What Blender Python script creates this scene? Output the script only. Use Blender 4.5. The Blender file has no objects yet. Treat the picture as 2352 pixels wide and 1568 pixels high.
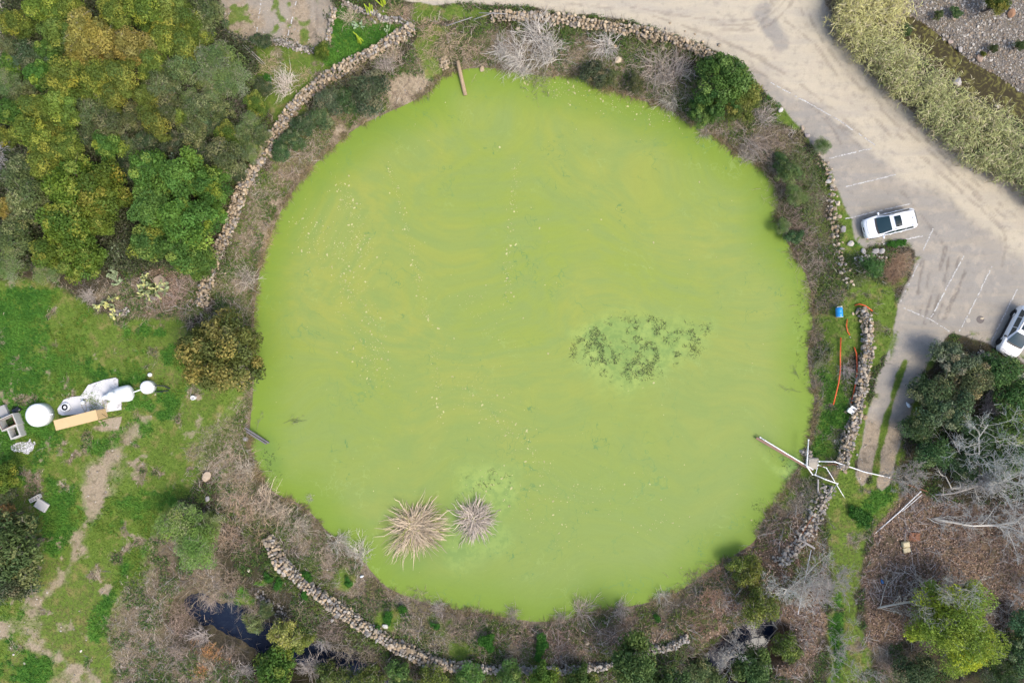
import bpy, math, random
import numpy as np
from mathutils import Vector
# ---------------------------------------------------------------- camera, world, sun, exposure
S = 0.0375            # metres per photo pixel (2352 px wide) at ground level
CAMH = 60.0
scn = bpy.context.scene
cam = bpy.data.cameras.new('camera'); camo = bpy.data.objects.new('camera', cam)
scn.collection.objects.link(camo); scn.camera = camo
camo.location = (0, 0, CAMH); camo.rotation_euler = (0, 0, 0)
cam.sensor_width = 36.0; cam.lens = 36.0*CAMH/(2352*S); cam.clip_end = 9000; cam.clip_start = 0.5
SUN_EL, SUN_AZ = 56.0, -38.0     # light arrives from image right / lower right
wd = bpy.data.worlds.new("World"); scn.world = wd; wd.use_nodes = True
nt = wd.node_tree; nt.nodes.clear()
sky = nt.nodes.new('ShaderNodeTexSky'); sky.sky_type = 'NISHITA'; sky.sun_disc = False
sky.sun_elevation = math.radians(SUN_EL); sky.sun_rotation = math.radians(90-SUN_AZ)
sky.dust_density = 3.0; sky.air_density = 1.0
bg = nt.nodes.new('ShaderNodeBackground'); bg.inputs[1].default_value = 0.15
wo = nt.nodes.new('ShaderNodeOutputWorld')
nt.links.new(sky.outputs[0], bg.inputs[0]); nt.links.new(bg.outputs[0], wo.inputs[0])
sl = bpy.data.lights.new('sun', 'SUN'); sl.energy = 1.4; sl.angle = math.radians(20); sl.color = (1.0, 0.93, 0.80)
so = bpy.data.objects.new('sun', sl); scn.collection.objects.link(so)
sd_ = Vector((math.cos(math.radians(SUN_EL))*math.cos(math.radians(SUN_AZ)), math.cos(math.radians(SUN_EL))*math.sin(math.radians(SUN_AZ)), math.sin(math.radians(SUN_EL))))
so.rotation_euler = sd_.to_track_quat('Z', 'Y').to_euler(); so.location = sd_*100
vs = scn.view_settings; vs.view_transform = 'Standard'; vs.look = 'None'; vs.gamma = 1; vs.exposure = 0.90
vs.use_curve_mapping = False
scn.cycles.max_bounces = 4; scn.cycles.diffuse_bounces = 2; scn.cycles.transparent_max_bounces = 4

rng = np.random.default_rng(7); random.seed(7)
C = scn.collection.objects
WZ = -0.9             # pond level

def at(px, py, z=0.0):
    k = S*(CAMH-z)/CAMH
    return ((px-1176)*k, (784-py)*k)
def atv(pts, z=0.0):
    return np.array([at(p[0], p[1], z) for p in pts], float)

# ---------------------------------------------------------------- noise and distance helpers
def vnoise(x, y, sc, seed=0):
    r = np.random.default_rng(seed+1000).random((97, 97))
    u = x/sc+seed*3.71; v = y/sc+seed*1.93
    i = np.floor(u).astype(int); j = np.floor(v).astype(int); a = u-i; b = v-j
    a = a*a*(3-2*a); b = b*b*(3-2*b)
    g = lambda p, q: r[p % 97, q % 97]
    return (g(i, j)*(1-a)+g(i+1, j)*a)*(1-b)+(g(i, j+1)*(1-a)+g(i+1, j+1)*a)*b
def fnoise(x, y, sc, seed=0, oct=3):
    t = 0; w = 0; amp = 1.0
    for k in range(oct):
        t = t+amp*vnoise(x, y, sc/2**k, seed+k*7); w += amp; amp *= .55
    return t/w
def seg_d(x, y, a, b):
    ax, ay = a; bx, by = b; dx, dy = bx-ax, by-ay
    L = dx*dx+dy*dy+1e-12
    t = np.clip(((x-ax)*dx+(y-ay)*dy)/L, 0, 1)
    return np.hypot(x-ax-t*dx, y-ay-t*dy)
def line_d(x, y, pts):
    d = np.full(np.shape(x), 1e9)
    for a, b in zip(pts[:-1], pts[1:]): d = np.minimum(d, seg_d(x, y, a, b))
    return d
def poly_sd(x, y, pts):       # positive outside
    d = np.full(np.shape(x), 1e9); ins = np.zeros(np.shape(x), bool)
    n = len(pts)
    for k in range(n):
        a = pts[k]; b = pts[(k+1) % n]
        d = np.minimum(d, seg_d(x, y, a, b))
        c = ((a[1] > y) != (b[1] > y)) & (x < (b[0]-a[0])*(y-a[1])/(b[1]-a[1]+1e-12)+a[0])
        ins ^= c
    return np.where(ins, -d, d)
def sstep(a, b, x):
    t = np.clip((x-a)/(b-a), 0, 1); return t*t*(3-2*t)
def smooth_poly(p, it=2, closed=True):
    p = np.array(p, float)
    for _ in range(it):
        if closed:
            q = np.roll(p, -1, 0); o = np.empty((len(p)*2, 2)); o[0::2] = p*.75+q*.25; o[1::2] = p*.25+q*.75
        else:
            a = p[:-1]; b = p[1:]; o = np.empty((len(a)*2, 2)); o[0::2] = a*.75+b*.25; o[1::2] = a*.25+b*.75
            o = np.vstack([p[:1], o, p[-1:]])
        p = o
    return p

SHORE_PX = [(1010,176),(1050,160),(1120,152),(1200,164),(1250,176),(1300,172),(1340,172),(1370,200),(1410,206),(1450,222),(1510,240),(1560,262),(1600,288),(1640,312),(1690,350),(1740,375),(1775,410),(1792,455),(1784,500),(1800,540),(1830,590),(1862,648),(1870,740),(1855,800),(1860,870),(1873,910),(1868,960),(1860,1010),(1850,1052),(1822,1090),(1800,1130),(1772,1170),(1745,1208),(1740,1240),(1700,1268),(1640,1302),(1600,1332),(1545,1368),(1490,1385),(1430,1395),(1380,1405),(1300,1424),(1240,1430),(1180,1422),(1120,1412),(1060,1402),(990,1390),(930,1370),(880,1345),(850,1310),(826,1280),(790,1252),(750,1222),(720,1184),(680,1152),(640,1140),(610,1115),(590,1080),(575,1040),(572,980),(578,930),(582,870),(580,780),(583,700),(595,620),(620,540),(650,470),(700,400),(760,340),(820,290),(880,262),(940,236),(985,212)]
SHORE = smooth_poly(atv(SHORE_PX, WZ), 1)
STREAM1 = atv([(462,1392),(485,1398),(515,1410),(570,1447),(640,1475),(720,1502),(800,1545),(900,1600),(1200,1660),(1500,1600),(1640,1520),(1690,1478),(1745,1452)], -2)
STREAM2 = atv([(2060,60),(2120,100),(2170,142),(2215,178),(2270,205),(2330,245),(2420,320),(2600,420)], -1.7)
GRAVEL = atv([(2050,-60),(2075,20),(2110,70),(2160,110),(2190,150),(2260,180),(2352,225),(2420,280),(2700,300),(2700,-400),(2050,-400)], 0)
def H(x, y):
    x = np.asarray(x, float); y = np.asarray(y, float)
    d = poly_sd(x, y, SHORE)
    z = np.where(d < 0, WZ-0.9*sstep(0, 3, -d), WZ+1.05*sstep(-.1, 2.6, d))
    z = z+0.10*(fnoise(x, y, 2.2, 3)-.5)*sstep(0.3, 3, np.abs(d))*sstep(48, 40, np.abs(x)*0+10)
    c1 = line_d(x, y, STREAM1)+(fnoise(x, y, 1.8, 15)-.5)*1.6; z = z+(-2.35-z)*(1-sstep(0.75, 3.1, c1))
    g = poly_sd(x, y, GRAVEL); z = z+(-1.25+.1*fnoise(x, y, 1.2, 5)-z)*(1-sstep(-.5, 3.0, g))
    c2 = line_d(x, y, STREAM2); z = z+(-1.75-z)*(1-sstep(0.7, 1.9, c2))
    return z
def Hs(x, y): return float(H(np.array([x]), np.array([y]))[0])

# ---------------------------------------------------------------- mesh helpers
def mk(name, V, F, col=None, smooth=False, attrs=None):
    """V (n,3); F list of int arrays (m,k)"""
    V = np.ascontiguousarray(V, np.float32); me = bpy.data.meshes.new(name)
    me.vertices.add(len(V)); me.vertices.foreach_set('co', V.ravel())
    F = [np.asarray(f, np.int32) for f in F if len(f)]
    nl = sum(f.size for f in F); npoly = sum(len(f) for f in F)
    me.loops.add(nl); me.loops.foreach_set('vertex_index', np.concatenate([f.ravel() for f in F]))
    me.polygons.add(npoly)
    tot = np.concatenate([np.full(len(f), f.shape[1], np.int32) for f in F])
    st = np.concatenate([[0], np.cumsum(tot)[:-1]]).astype(np.int32)
    me.polygons.foreach_set('loop_start', st)
    try: me.polygons.foreach_set('loop_total', tot)
    except Exception: pass
    me.polygons.foreach_set('use_smooth', np.full(npoly, smooth))
    me.update(calc_edges=True)
    if col is not None: addcol(me, 'col', col)
    for k, v in (attrs or {}).items(): addcol(me, k, v)
    me.validate()
    return me
def addcol(me, name, c):
    c = np.asarray(c, np.float32)
    if c.ndim == 1: c = np.tile(c, (len(me.vertices), 1))
    if c.shape[1] == 3: c = np.hstack([c, np.ones((len(c), 1), np.float32)])
    a = me.attributes.new(name, 'FLOAT_COLOR', 'POINT'); a.data.foreach_set('color', np.ascontiguousarray(c, np.float32).ravel())

class Acc:
    """collects geometry of one mesh"""
    def __init__(s): s.V = []; s.F = {}; s.c = []; s.n = 0
    def add(s, V, F, col=(1, 1, 1)):
        V = np.asarray(V, float); s.V.append(V)
        col = np.asarray(col, float)
        s.c.append(np.tile(col, (len(V), 1)) if col.ndim == 1 else col)
        for f in F:
            f = np.asarray(f, int)
            if len(f): s.F.setdefault(f.shape[1], []).append(f+s.n)
        s.n += len(V)
    def mesh(s, name, smooth=False):
        return mk(name, np.vstack(s.V), [np.vstack(v) for v in s.F.values()], np.vstack(s.c), smooth)

def unit(v): return v/(np.linalg.norm(v, axis=-1, keepdims=True)+1e-9)
def rdir(n, r=rng): return unit(r.normal(size=(n, 3)))

def tubes(acc, P, R, col, sides=3):
    """P (n,K,3) polylines, R (n,K) radii, col (3,) or (n,3)"""
    n, K, _ = P.shape
    if n == 0: return
    d = unit(P[:, -1]-P[:, 0]+1e-6)
    up = np.where(np.abs(d[:, 2:3]) > .9, np.array([[1., 0, 0]]), np.array([[0, 0, 1.]]))
    a = unit(np.cross(d, up)); b = np.cross(d, a)
    V = np.empty((n, K, sides, 3))
    for s_ in range(sides):
        an = 2*math.pi*s_/sides+.4
        V[:, :, s_] = P+R[:, :, None]*(math.cos(an)*a+math.sin(an)*b)[:, None, :]
    idx = np.arange(n*K*sides).reshape(n, K, sides)
    F = []
    for s_ in range(sides):
        t = (s_+1) % sides
        F.append(np.stack([idx[:, :-1, s_], idx[:, :-1, t], idx[:, 1:, t], idx[:, 1:, s_]], -1).reshape(-1, 4))
    col = np.asarray(col, float)
    cc = np.tile(col, (n*K*sides, 1)) if col.ndim == 1 else np.repeat(col, K*sides, 0)
    caps = []
    if sides > 3:
        caps = [idx[:, 0, ::-1].reshape(-1, sides), idx[:, -1, :].reshape(-1, sides)]
    acc.add(V.reshape(-1, 3), [np.vstack(F)]+caps, cc)

def leaves(acc, P, N, L, W, col, r=rng):
    """rhombic leaves at P (n,3), normals N, length L, width W"""
    n = len(P); t = unit(np.cross(N, rdir(n, r))); b = np.cross(N, t)
    L = np.broadcast_to(L, (n,))[:, None]; W = np.broadcast_to(W, (n,))[:, None]
    V = np.stack([P-t*L/2, P+b*W/2+N*L*.08, P+t*L/2, P-b*W/2+N*L*.08], 1).reshape(-1, 3)
    F = np.arange(n*4).reshape(n, 4)
    acc.add(V, [F], np.repeat(col, 4, 0))

def wob(P, amt, r=rng):
    n, K, _ = P.shape
    L = np.linalg.norm(P[:, -1]-P[:, 0], axis=1)[:, None, None]
    nz = r.normal(size=(n, K, 3)); nz[:, 0] = 0
    return P+np.cumsum(nz, 1)*amt*L/K
def shoots(B, D, L, K=4, droop=.2, amt=.12, r=rng):
    """B (n,3) base, D (n,3) dir, L (n,) length"""
    t = np.linspace(0, 1, K)[None, :, None]
    P = B[:, None, :]+D[:, None, :]*L[:, None, None]*t
    P[:, :, 2] -= droop*L[:, None]*(t[:, :, 0]**2)
    return wob(P, amt, r)
def grow(P, R, nc, lr, ang, rr=.6, t0=.25, droop=0., amt=.15, up=0.0, r=rng):
    n, K, _ = P.shape
    P2 = np.repeat(P, nc, 0); R2 = np.repeat(R, nc, 0); m = len(P2)
    t = r.uniform(t0, 1, m)*(K-1); i = np.minimum(t.astype(int), K-2); f = (t-i)[:, None]
    a = P2[np.arange(m), i]; b = P2[np.arange(m), i+1]
    base = a*(1-f)+b*f
    L = np.linalg.norm(P2[:, -1]-P2[:, 0], axis=1)
    D = unit(unit(b-a)+ang*rdir(m, r)+np.array([0, 0, up]))
    Q = shoots(base, D, L*lr*r.uniform(.5, 1.15, m), K, droop, amt, r)
    r0 = (R2[np.arange(m), i]*(1-f[:, 0])+R2[np.arange(m), i+1]*f[:, 0])*rr
    RR = r0[:, None]*np.linspace(1, .35, K)[None, :]
    return Q, RR

# ---------------------------------------------------------------- materials
class NT:
    def __init__(s, name):
        s.m = bpy.data.materials.new(name); s.m.use_nodes = True; s.t = s.m.node_tree; s.t.nodes.clear()
    def n(s, typ, **kw):
        x = s.t.nodes.new('ShaderNode'+typ)
        for k, v in kw.items(): setattr(x, k, v)
        return x
    def l(s, a, b): s.t.links.new(a, b)
    def put(s, sock, v):
        if isinstance(v, (int, float)): sock.default_value = v
        elif isinstance(v, tuple): sock.default_value = v if len(v) == len(sock.default_value) else v+(1.0,)
        else: s.l(v, sock)
    def math(s, op, a, b=0.0, c=0.0, clamp=False):
        x = s.n('Math', operation=op); x.use_clamp = clamp
        for q, v in zip(x.inputs, (a, b, c)): s.put(q, v)
        return x.outputs[0]
    def vmath(s, op, a, b=None, out=0):
        x = s.n('VectorMath', operation=op); s.put(x.inputs[0], a)
        if b is not None: s.put(x.inputs[1], b)
        return x.outputs[out]
    def scale(s, v, f):
        x = s.n('VectorMath', operation='SCALE'); s.put(x.inputs[0], v); s.put(x.inputs[3], f); return x.outputs[0]
    def mix(s, f, a, b, typ='MIX'):
        x = s.n('Mix', data_type='RGBA', blend_type=typ); x.clamp_factor = True
        s.put(x.inputs[0], f); s.put(x.inputs[6], a); s.put(x.inputs[7], b); return x.outputs[2]
    def noise(s, scale, detail=3, rough=.55, vec=None, out=0, dist=0.0):
        x = s.n('TexNoise'); x.inputs['Scale'].default_value = scale; x.inputs['Detail'].default_value = detail
        x.inputs['Roughness'].default_value = rough; x.inputs['Distortion'].default_value = dist
        s.l(vec if vec is not None else s.pos(), x.inputs['Vector']); return x.outputs[out]
    def pos(s):
        if not hasattr(s, '_p'):
            s._p = s.n('TexCoord').outputs['Object']
        return s._p
    def ramp(s, f, a, b):
        x = s.n('MapRange', interpolation_type='SMOOTHSTEP'); s.put(x.inputs[0], f)
        x.inputs[1].default_value = a; x.inputs[2].default_value = b; return x.outputs[0]
    def attr(s, name):  # box floor in one near-black brown
        x = s.n('Attribute', attribute_name=name); return x
    def done(s, base, rough=.8, spec=.3, bump=None, bstr=.3, bdist=.05, trans=None, metal=0.0, coat=0.0):
        p = s.n('BsdfPrincipled'); s.put(p.inputs['Base Color'], base); s.put(p.inputs['Roughness'], rough)
        p.inputs['Specular IOR Level'].default_value = spec; p.inputs['Metallic'].default_value = metal
        p.inputs['Coat Weight'].default_value = coat; p.inputs['Coat Roughness'].default_value = .04
        if bump is not None:
            b = s.n('Bump'); b.inputs['Strength'].default_value = bstr; b.inputs['Distance'].default_value = bdist
            s.l(bump, b.inputs['Height']); s.l(b.outputs[0], p.inputs['Normal'])
        o = s.n('OutputMaterial'); res = p.outputs[0]
        if trans:
            tr = s.n('BsdfTranslucent'); s.put(tr.inputs[0], base); mx = s.n('MixShader'); mx.inputs[0].default_value = trans
            s.l(res, mx.inputs[1]); s.l(tr.outputs[0], mx.inputs[2]); res = mx.outputs[0]
        s.l(res, o.inputs[0]); return s.m
def M_attr(name, rough=.8, spec=.2, trans=None, nz=None, bump=False, var=.0):
    t = NT(name); oi = t.n('ObjectInfo'); c = t.mix(1.0, t.attr('col').outputs['Color'], oi.outputs['Color'], 'MULTIPLY')
    bp = None
    if nz:
        f = t.noise(nz, 4, .65); g = t.math('MULTIPLY_ADD', f, var*2, 1-var)
        c = t.scale(c, g)
        if bump: bp = f
    return t.done(c, rough, spec, bp, .5, .03, trans)
def M_flat(name, col, rough=.5, spec=.5, metal=0., coat=0., nz=6, var=.12, dirt=None, damt=.3):
    t = NT(name); f = t.noise(nz, 5, .6)
    c = t.scale(t.mix(0.0, col, col), t.math('MULTIPLY_ADD', f, var*2, 1-var))
    if dirt:
        g = t.ramp(t.noise(nz*.6, 6, .7), .52, .68); c = t.mix(t.math('MULTIPLY', g, damt), c, dirt)
    return t.done(c, rough, spec, None, metal=metal, coat=coat)

FOL = M_attr('foliage', .62, .25, .22)
TWIG = M_attr('dead_twigs', .85, .15)
BARK = M_attr('bark', .9, .1, None, 14, True, .3)
STONE = M_attr('stone', .85, .25, None, 9, True, .28)
GRASSM = M_attr('grass_blades', .7, .2, .25)

# ---------------------------------------------------------------- thing helpers
def obj(name, me, mat=None, parent=None, tint=None):
    o = bpy.data.objects.new(name, me)
    if mat is not None and me is not None and not len(me.materials): me.materials.append(mat)
    C.link(o)
    if parent is not None: o.parent = parent
    if tint is not None: o.color = (*tint, 1)
    return o
def tag(o, label=None, cat=None, group=None, kind=None):
    if label: o['label'] = label
    if cat: o['category'] = cat
    if group: o['group'] = group
    if kind: o['kind'] = kind
    return o
def thing(name, loc, label, cat, group=None, rz=0.0, sc=1.0):
    o = bpy.data.objects.new(name, None); o.empty_display_size = .3; C.link(o)
    o.location = loc; o.rotation_euler = (0, 0, rz); o.scale = (sc, sc, sc) if isinstance(sc, (int, float)) else sc
    return tag(o, label, cat, group)

def box(acc, c, s, rz=0., col=(1, 1, 1), top=1.0, bev=0.0):
    x, y, z = s[0]/2, s[1]/2, s[2]/2
    V = np.array([[a*x*(top if e > 0 else 1), b*y*(top if e > 0 else 1), e*z] for e in (-1, 1) for a, b in ((-1, -1), (1, -1), (1, 1), (-1, 1))])
    if bev > 0:
        V = []
        for e, q in ((-1, bev), (-1+bev/z, 0), (1-bev/z, 0), (1, bev)):
            for a, b in ((-1, -1), (1, -1), (1, 1), (-1, 1)):
                tt = top if e > 0 else 1
                for k in range(2):
                    h = ((a, b) in ((-1, -1), (1, 1)))
                    ex = bev if (k == 0) == h else 0; ey = bev if ex == 0 else 0
                    V.append([a*(x*tt-q-ex), b*(y*tt-q-ey), e*z])
        V = np.array(V); 
        # order the 8 ring points by angle
        o8 = []
        for k in range(4):
            ring = V[k*8:k*8+8]; o8.append(ring[np.argsort(np.arctan2(ring[:, 1]/y, ring[:, 0]/x))])
        V = np.vstack(o8); F4 = []
        for k in range(3):
            for i in range(8):
                j = (i+1) % 8; F4.append([k*8+i, k*8+j, (k+1)*8+j, (k+1)*8+i])
        R = np.array([[math.cos(rz), math.sin(rz), 0], [-math.sin(rz), math.cos(rz), 0], [0, 0, 1]])
        acc.add(V@R+np.array(c), [F4, [list(range(7, -1, -1)), list(range(24, 32))]], col); return
    R = np.array([[math.cos(rz), math.sin(rz), 0], [-math.sin(rz), math.cos(rz), 0], [0, 0, 1]])
    acc.add(V@R+np.array(c), [[[3, 2, 1, 0], [4, 5, 6, 7], [0, 1, 5, 4], [1, 2, 6, 5], [2, 3, 7, 6], [3, 0, 4, 7]]], col)
def lathe(acc, prof, c=(0, 0, 0), n=24, col=(1, 1, 1), ax=None):
    """prof [(r,z)...] ; ax direction of z axis"""
    a = np.linspace(0, 2*math.pi, n, endpoint=False); V = []
    for r_, z_ in prof: V += [[r_*math.cos(t), r_*math.sin(t), z_] for t in a]
    V = np.array(V); F = []
    for k in range(len(prof)-1):
        for i in range(n):
            j = (i+1) % n; F.append([k*n+i, k*n+j, (k+1)*n+j, (k+1)*n+i])
    if ax is not None:
        w = unit(np.array(ax, float)); u = unit(np.cross(w, [0.3, .1, 1.0] if abs(w[2]) < .9 else [1., 0, 0])); v = np.cross(w, u)
        V = V[:, :1]*u+V[:, 1:2]*v+V[:, 2:]*w
    caps = []
    if prof[0][0] > 1e-4: caps.append(list(range(n-1, -1, -1)))
    if prof[-1][0] > 1e-4: caps.append(list(range((len(prof)-1)*n, len(prof)*n)))
    acc.add(V+np.array(c), [F]+([caps] if caps else []), col)
def pipe(acc, pts, r, col=(1, 1, 1), n=8):
    """tube through 3-D points with proper mitred rings"""
    P = np.array(pts, float); K = len(P); V = []
    for i in range(K):
        d = unit((P[min(i+1, K-1)]-P[max(i-1, 0)])[None])[0]
        up = np.array([0, 0, 1.]) if abs(d[2]) < .95 else np.array([1., 0, 0])
        a = unit(np.cross(d, up)[None])[0]; b = np.cross(d, a)
        rr = r[i] if hasattr(r, '__len__') else r
        V += [P[i]+rr*(math.cos(2*math.pi*k/n)*a+math.sin(2*math.pi*k/n)*b) for k in range(n)]
    F = [[i*n+k, i*n+(k+1) % n, (i+1)*n+(k+1) % n, (i+1)*n+k] for i in range(K-1) for k in range(n)]
    acc.add(np.array(V), [F, [list(range(n-1, -1, -1)), list(range((K-1)*n, K*n))]], col)
# ---------------------------------------------------------------- GROUND: one draped grid, split by use
# classes: 0 understorey 1 grass 2 lush 3 dry 4 soil 5 road 6 lot 7 litter 8 gravel
def P_(*a): return atv(a, 0)
ROAD = P_((840,-60),(905,-2),(985,12),(1060,8),(1140,14),(1230,20),(1330,34),(1440,50),(1530,76),(1600,100),(1650,122),(1710,160),(1765,212),(1815,262),(1850,305),(1880,350),(1912,402),(1938,462),(1962,505),(1985,520),(2130,545),(2300,640),(2460,760),(2600,860),(2600,640),(2470,520),(2352,432),(2250,378),(2160,318),(2080,250),(2010,185),(1950,115),(1915,60),(1890,0),(1880,-60))
LOT = P_((1650,126),(1700,158),(1762,213),(1812,263),(1848,308),(1878,352),(1908,404),(1936,464),(1956,502),(1962,545),(1985,566),(2050,560),(2100,575),(2103,600),(2090,640),(2075,665),(2062,712),(2052,770),(2035,815),(2012,870),(1992,960),(1970,1060),(1966,1085),(1978,1112),(1996,1090),(2024,1122),(2042,1105),(2052,1050),(2072,985),(2095,920),(2110,865),(2140,808),(2182,764),(2235,775),(2290,800),(2352,830),(2450,870),(2520,800),(2352,620),(2240,540),(2120,440),(2040,370),(1960,300),(1890,245),(1790,185),(1700,140))
LOT2 = P_((510,-40),(512,60),(540,88),(600,100),(660,104),(735,118),(755,90),(760,40),(770,-40))
def strokes():
    s = []
    # (class, strength, feather, geom, pts[, halfwidth])
    A = lambda c, st, f, pts, noise=0.0: s.append((c, st, f, 'P', P_(*pts), 0, noise))
    L = lambda c, st, f, pts, w, noise=0.0: s.append((c, st, f, 'L', P_(*pts), w*S, noise))
    # bank ring
    ring = [(a, b) for a, b in zip((((SHORE[:, 0])*1.13)), (SHORE[:, 1]*1.13))]
    s.append((3, .85, 1.2, 'P', np.array(ring), 0, .5))
    # left field
    A(1, 1, .8, [(-80,640),(90,640),(190,690),(230,720),(300,735),(410,720),(430,760),(560,900),(560,960),(510,1000),(470,1080),(440,1130),(380,1180),(365,1300),(340,1340),(290,1400),(280,1490),(250,1600),(-80,1600)])
    A(2, .8, 2.4, [(-60,820),(60,800),(200,850),(170,900),(60,920),(90,980),(160,1000),(60,1090),(-60,1080)], .5)
    A(2, .7, 2.2, [(-60,660),(60,660),(100,720),(60,820),(-60,830)], .6)
    A(2, .9, .7, [(300,1130),(360,1190),(360,1240),(330,1330),(270,1360),(250,1460),(210,1470),(230,1380),(330,1240)], .5)
    A(2, .8, .9, [(110,1100),(180,1120),(150,1280),(110,1290)], .4)
    A(4, .42, 1.2, [(190,1050),(250,1040),(310,1080),(260,1140),(200,1160)], .9)
    L(4, .68, .8, [(265,1040),(235,1090),(225,1160),(190,1220),(160,1300),(120,1350),(90,1385)], 7, .9)
    L(4, .75, .7, [(-20,1448),(70,1475),(130,1505),(200,1540),(240,1575)], 5, .7)
    A(4, .45, .8, [(0,1430),(60,1400),(95,1420),(80,1460),(0,1460)], .9)
    A(4, .5, .8, [(100,1560),(150,1530),(220,1560),(200,1600),(60,1600)], .6)
    A(3, .55, .8, [(330,940),(350,960),(300,1010),(180,1040),(170,1010),(280,980)], .8)
    A(4, .5, .4, [(345,930),(375,925),(350,985),(300,1015),(300,995)], .9)
    A(4, .8, .3, [(175,988),(225,965),(282,956),(280,985),(240,1005),(200,1000)], .5)
    L(4, .7, .15, [(270,822),(320,826),(352,830),(356,850),(372,860)], 3, .3)
    A(3, .5, .9, [(430,1040),(560,900),(575,980),(600,1120),(520,1150)], .5)
    A(3, .6, .8, [(370,1190),(240,1430),(280,1568),(560,1568),(640,1500),(520,1340),(520,1200)], .4)
    A(3, .8, .5, [(60,1085),(95,1080),(100,1130),(60,1140)], .3)
    # inner side of forest
    A(3, .7, .6, [(290,640),(400,610),(470,640),(460,720),(380,730),(280,720),(190,680)], .3)
    A(7, .4, .6, [(300,620),(460,600),(450,710),(330,730)], .5)
    L(1, .8, .5, [(640,300),(780,170),(860,90)], 12, .5)
    L(1, .8, .7, [(690,200),(740,150),(790,100),(880,40),(900,70),(800,140),(720,200)], 20, .3)
    A(2, .9, .4, [(765,25),(790,15),(860,50),(905,60),(935,75),(850,130),(800,160),(745,150)], .3)
    A(1, .7, .5, [(590,100),(735,125),(740,190),(690,260),(640,300),(600,260),(580,180)], .6)
    A(3, .7, .5, [(900,0),(960,20),(960,60),(900,60)], .4)
    A(1, .8, .4, [(960,15),(1080,12),(1140,22),(1130,45),(1020,55),(950,50)], .3)
    # top bank
    A(4, .62, .7, [(880,190),(930,160),(985,175),(1005,205),(960,230),(900,248),(875,240)], .6)
    A(4, .6, .4, [(590,600),(610,560),(660,440),(760,330),(860,262),(840,255),(740,320),(650,430),(600,520),(585,600)], .6)
    A(4, .35, .6, [(1110,140),(1250,170),(1420,200),(1400,140),(1150,120)], .7)
    L(1, .7, .25, [(1040,60),(960,110),(1000,150)], 14, .7)
    # right verge
    L(2, .9, .22, [(1560,84),(1620,112),(1680,142),(1740,190),(1790,240),(1815,280)], 6, .35)
    L(1, .9, .35, [(1805,270),(1850,300),(1880,350),(1905,395),(1925,450),(1945,510),(1955,560),(1975,570)], 16, .4)
    L(2, .6, .2, [(1975,555),(2040,560),(2095,560)], 8, .6)
    A(3, .9, .4, [(1975,580),(2095,575),(2095,620),(2060,645),(1980,640)], .3)
    A(1, .9, .4, [(1950,640),(2075,640),(2060,720),(2040,780),(2000,840),(1950,800),(1900,760),(1935,700)], .45)
    A(1, .85, .5, [(1890,730),(1960,730),(1950,900),(1920,1050),(1860,1100),(1870,990),(1890,880)], .55)
    A(2, .6, .6, [(1900,850),(1950,860),(1930,980),(1890,1040),(1870,1040),(1890,930)], .5)
    L(1, .95, .25, [(2010,790),(1990,880),(1965,990),(1945,1080),(1950,1120)], 9, .3)
    L(1, .9, .18, [(2075,835),(2050,900),(2030,980),(2012,1060),(2005,1110)], 7, .4)
    L(1, .8, .3, [(2160,790),(2115,870),(2085,960),(2060,1060),(2050,1110)], 12, .4)
    A(1, 1, .5, [(1880,1110),(1960,1100),(2010,1125),(2060,1110),(2080,1150),(2010,1200),(1985,1260),(1970,1380),(1990,1480),(2020,1600),(1890,1600),(1905,1400),(1900,1260),(1890,1170)], .3)
    L(2, .9, .3, [(1925,1370),(1922,1450),(1918,1600)], 14, .3)
    L(2, .7, .5, [(2045,1120),(2000,1160),(1975,1200)], 14, .6)
    A(7, 1, .6, [(2000,1230),(2080,1130),(2200,1150),(2450,1150),(2450,1480),(2300,1440),(2150,1400),(2050,1500),(1990,1480),(1975,1330)], .25)
    A(7, .9, .6, [(1770,1200),(1880,1180),(1890,1300),(1885,1500),(1820,1560),(1700,1500),(1600,1500),(1640,1380),(1700,1300)], .4)
    A(3, .7, .6, [(2080,1460),(2010,1480),(2010,1600),(2120,1600)], .6)
    # bottom ring greens
    for q in [(890,1420,30),(700,1320,26),(1120,1468,28),(1245,1475,30),(1000,1440,22),(800,1340,22),(620,1330,25),(1235,1510,26),(560,1380,22),(1430,1470,40),(1820,1140,26),(760,1415,20),(1060,1490,24)]:
        L(1, .75, .6, [(q[0]-3, q[1]), (q[0]+3, q[1])], q[2]*.6, .8)
    A(3, .9, .4, [(1180,1440),(1400,1430),(1600,1370),(1700,1330),(1640,1440),(1400,1490),(1200,1510),(1150,1470)], .2)
    A(7, .6, .6, [(1100,1440),(1300,1450),(1600,1400),(1720,1330),(1760,1400),(1600,1460),(1300,1510),(1130,1500)], .7)
    return s
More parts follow.
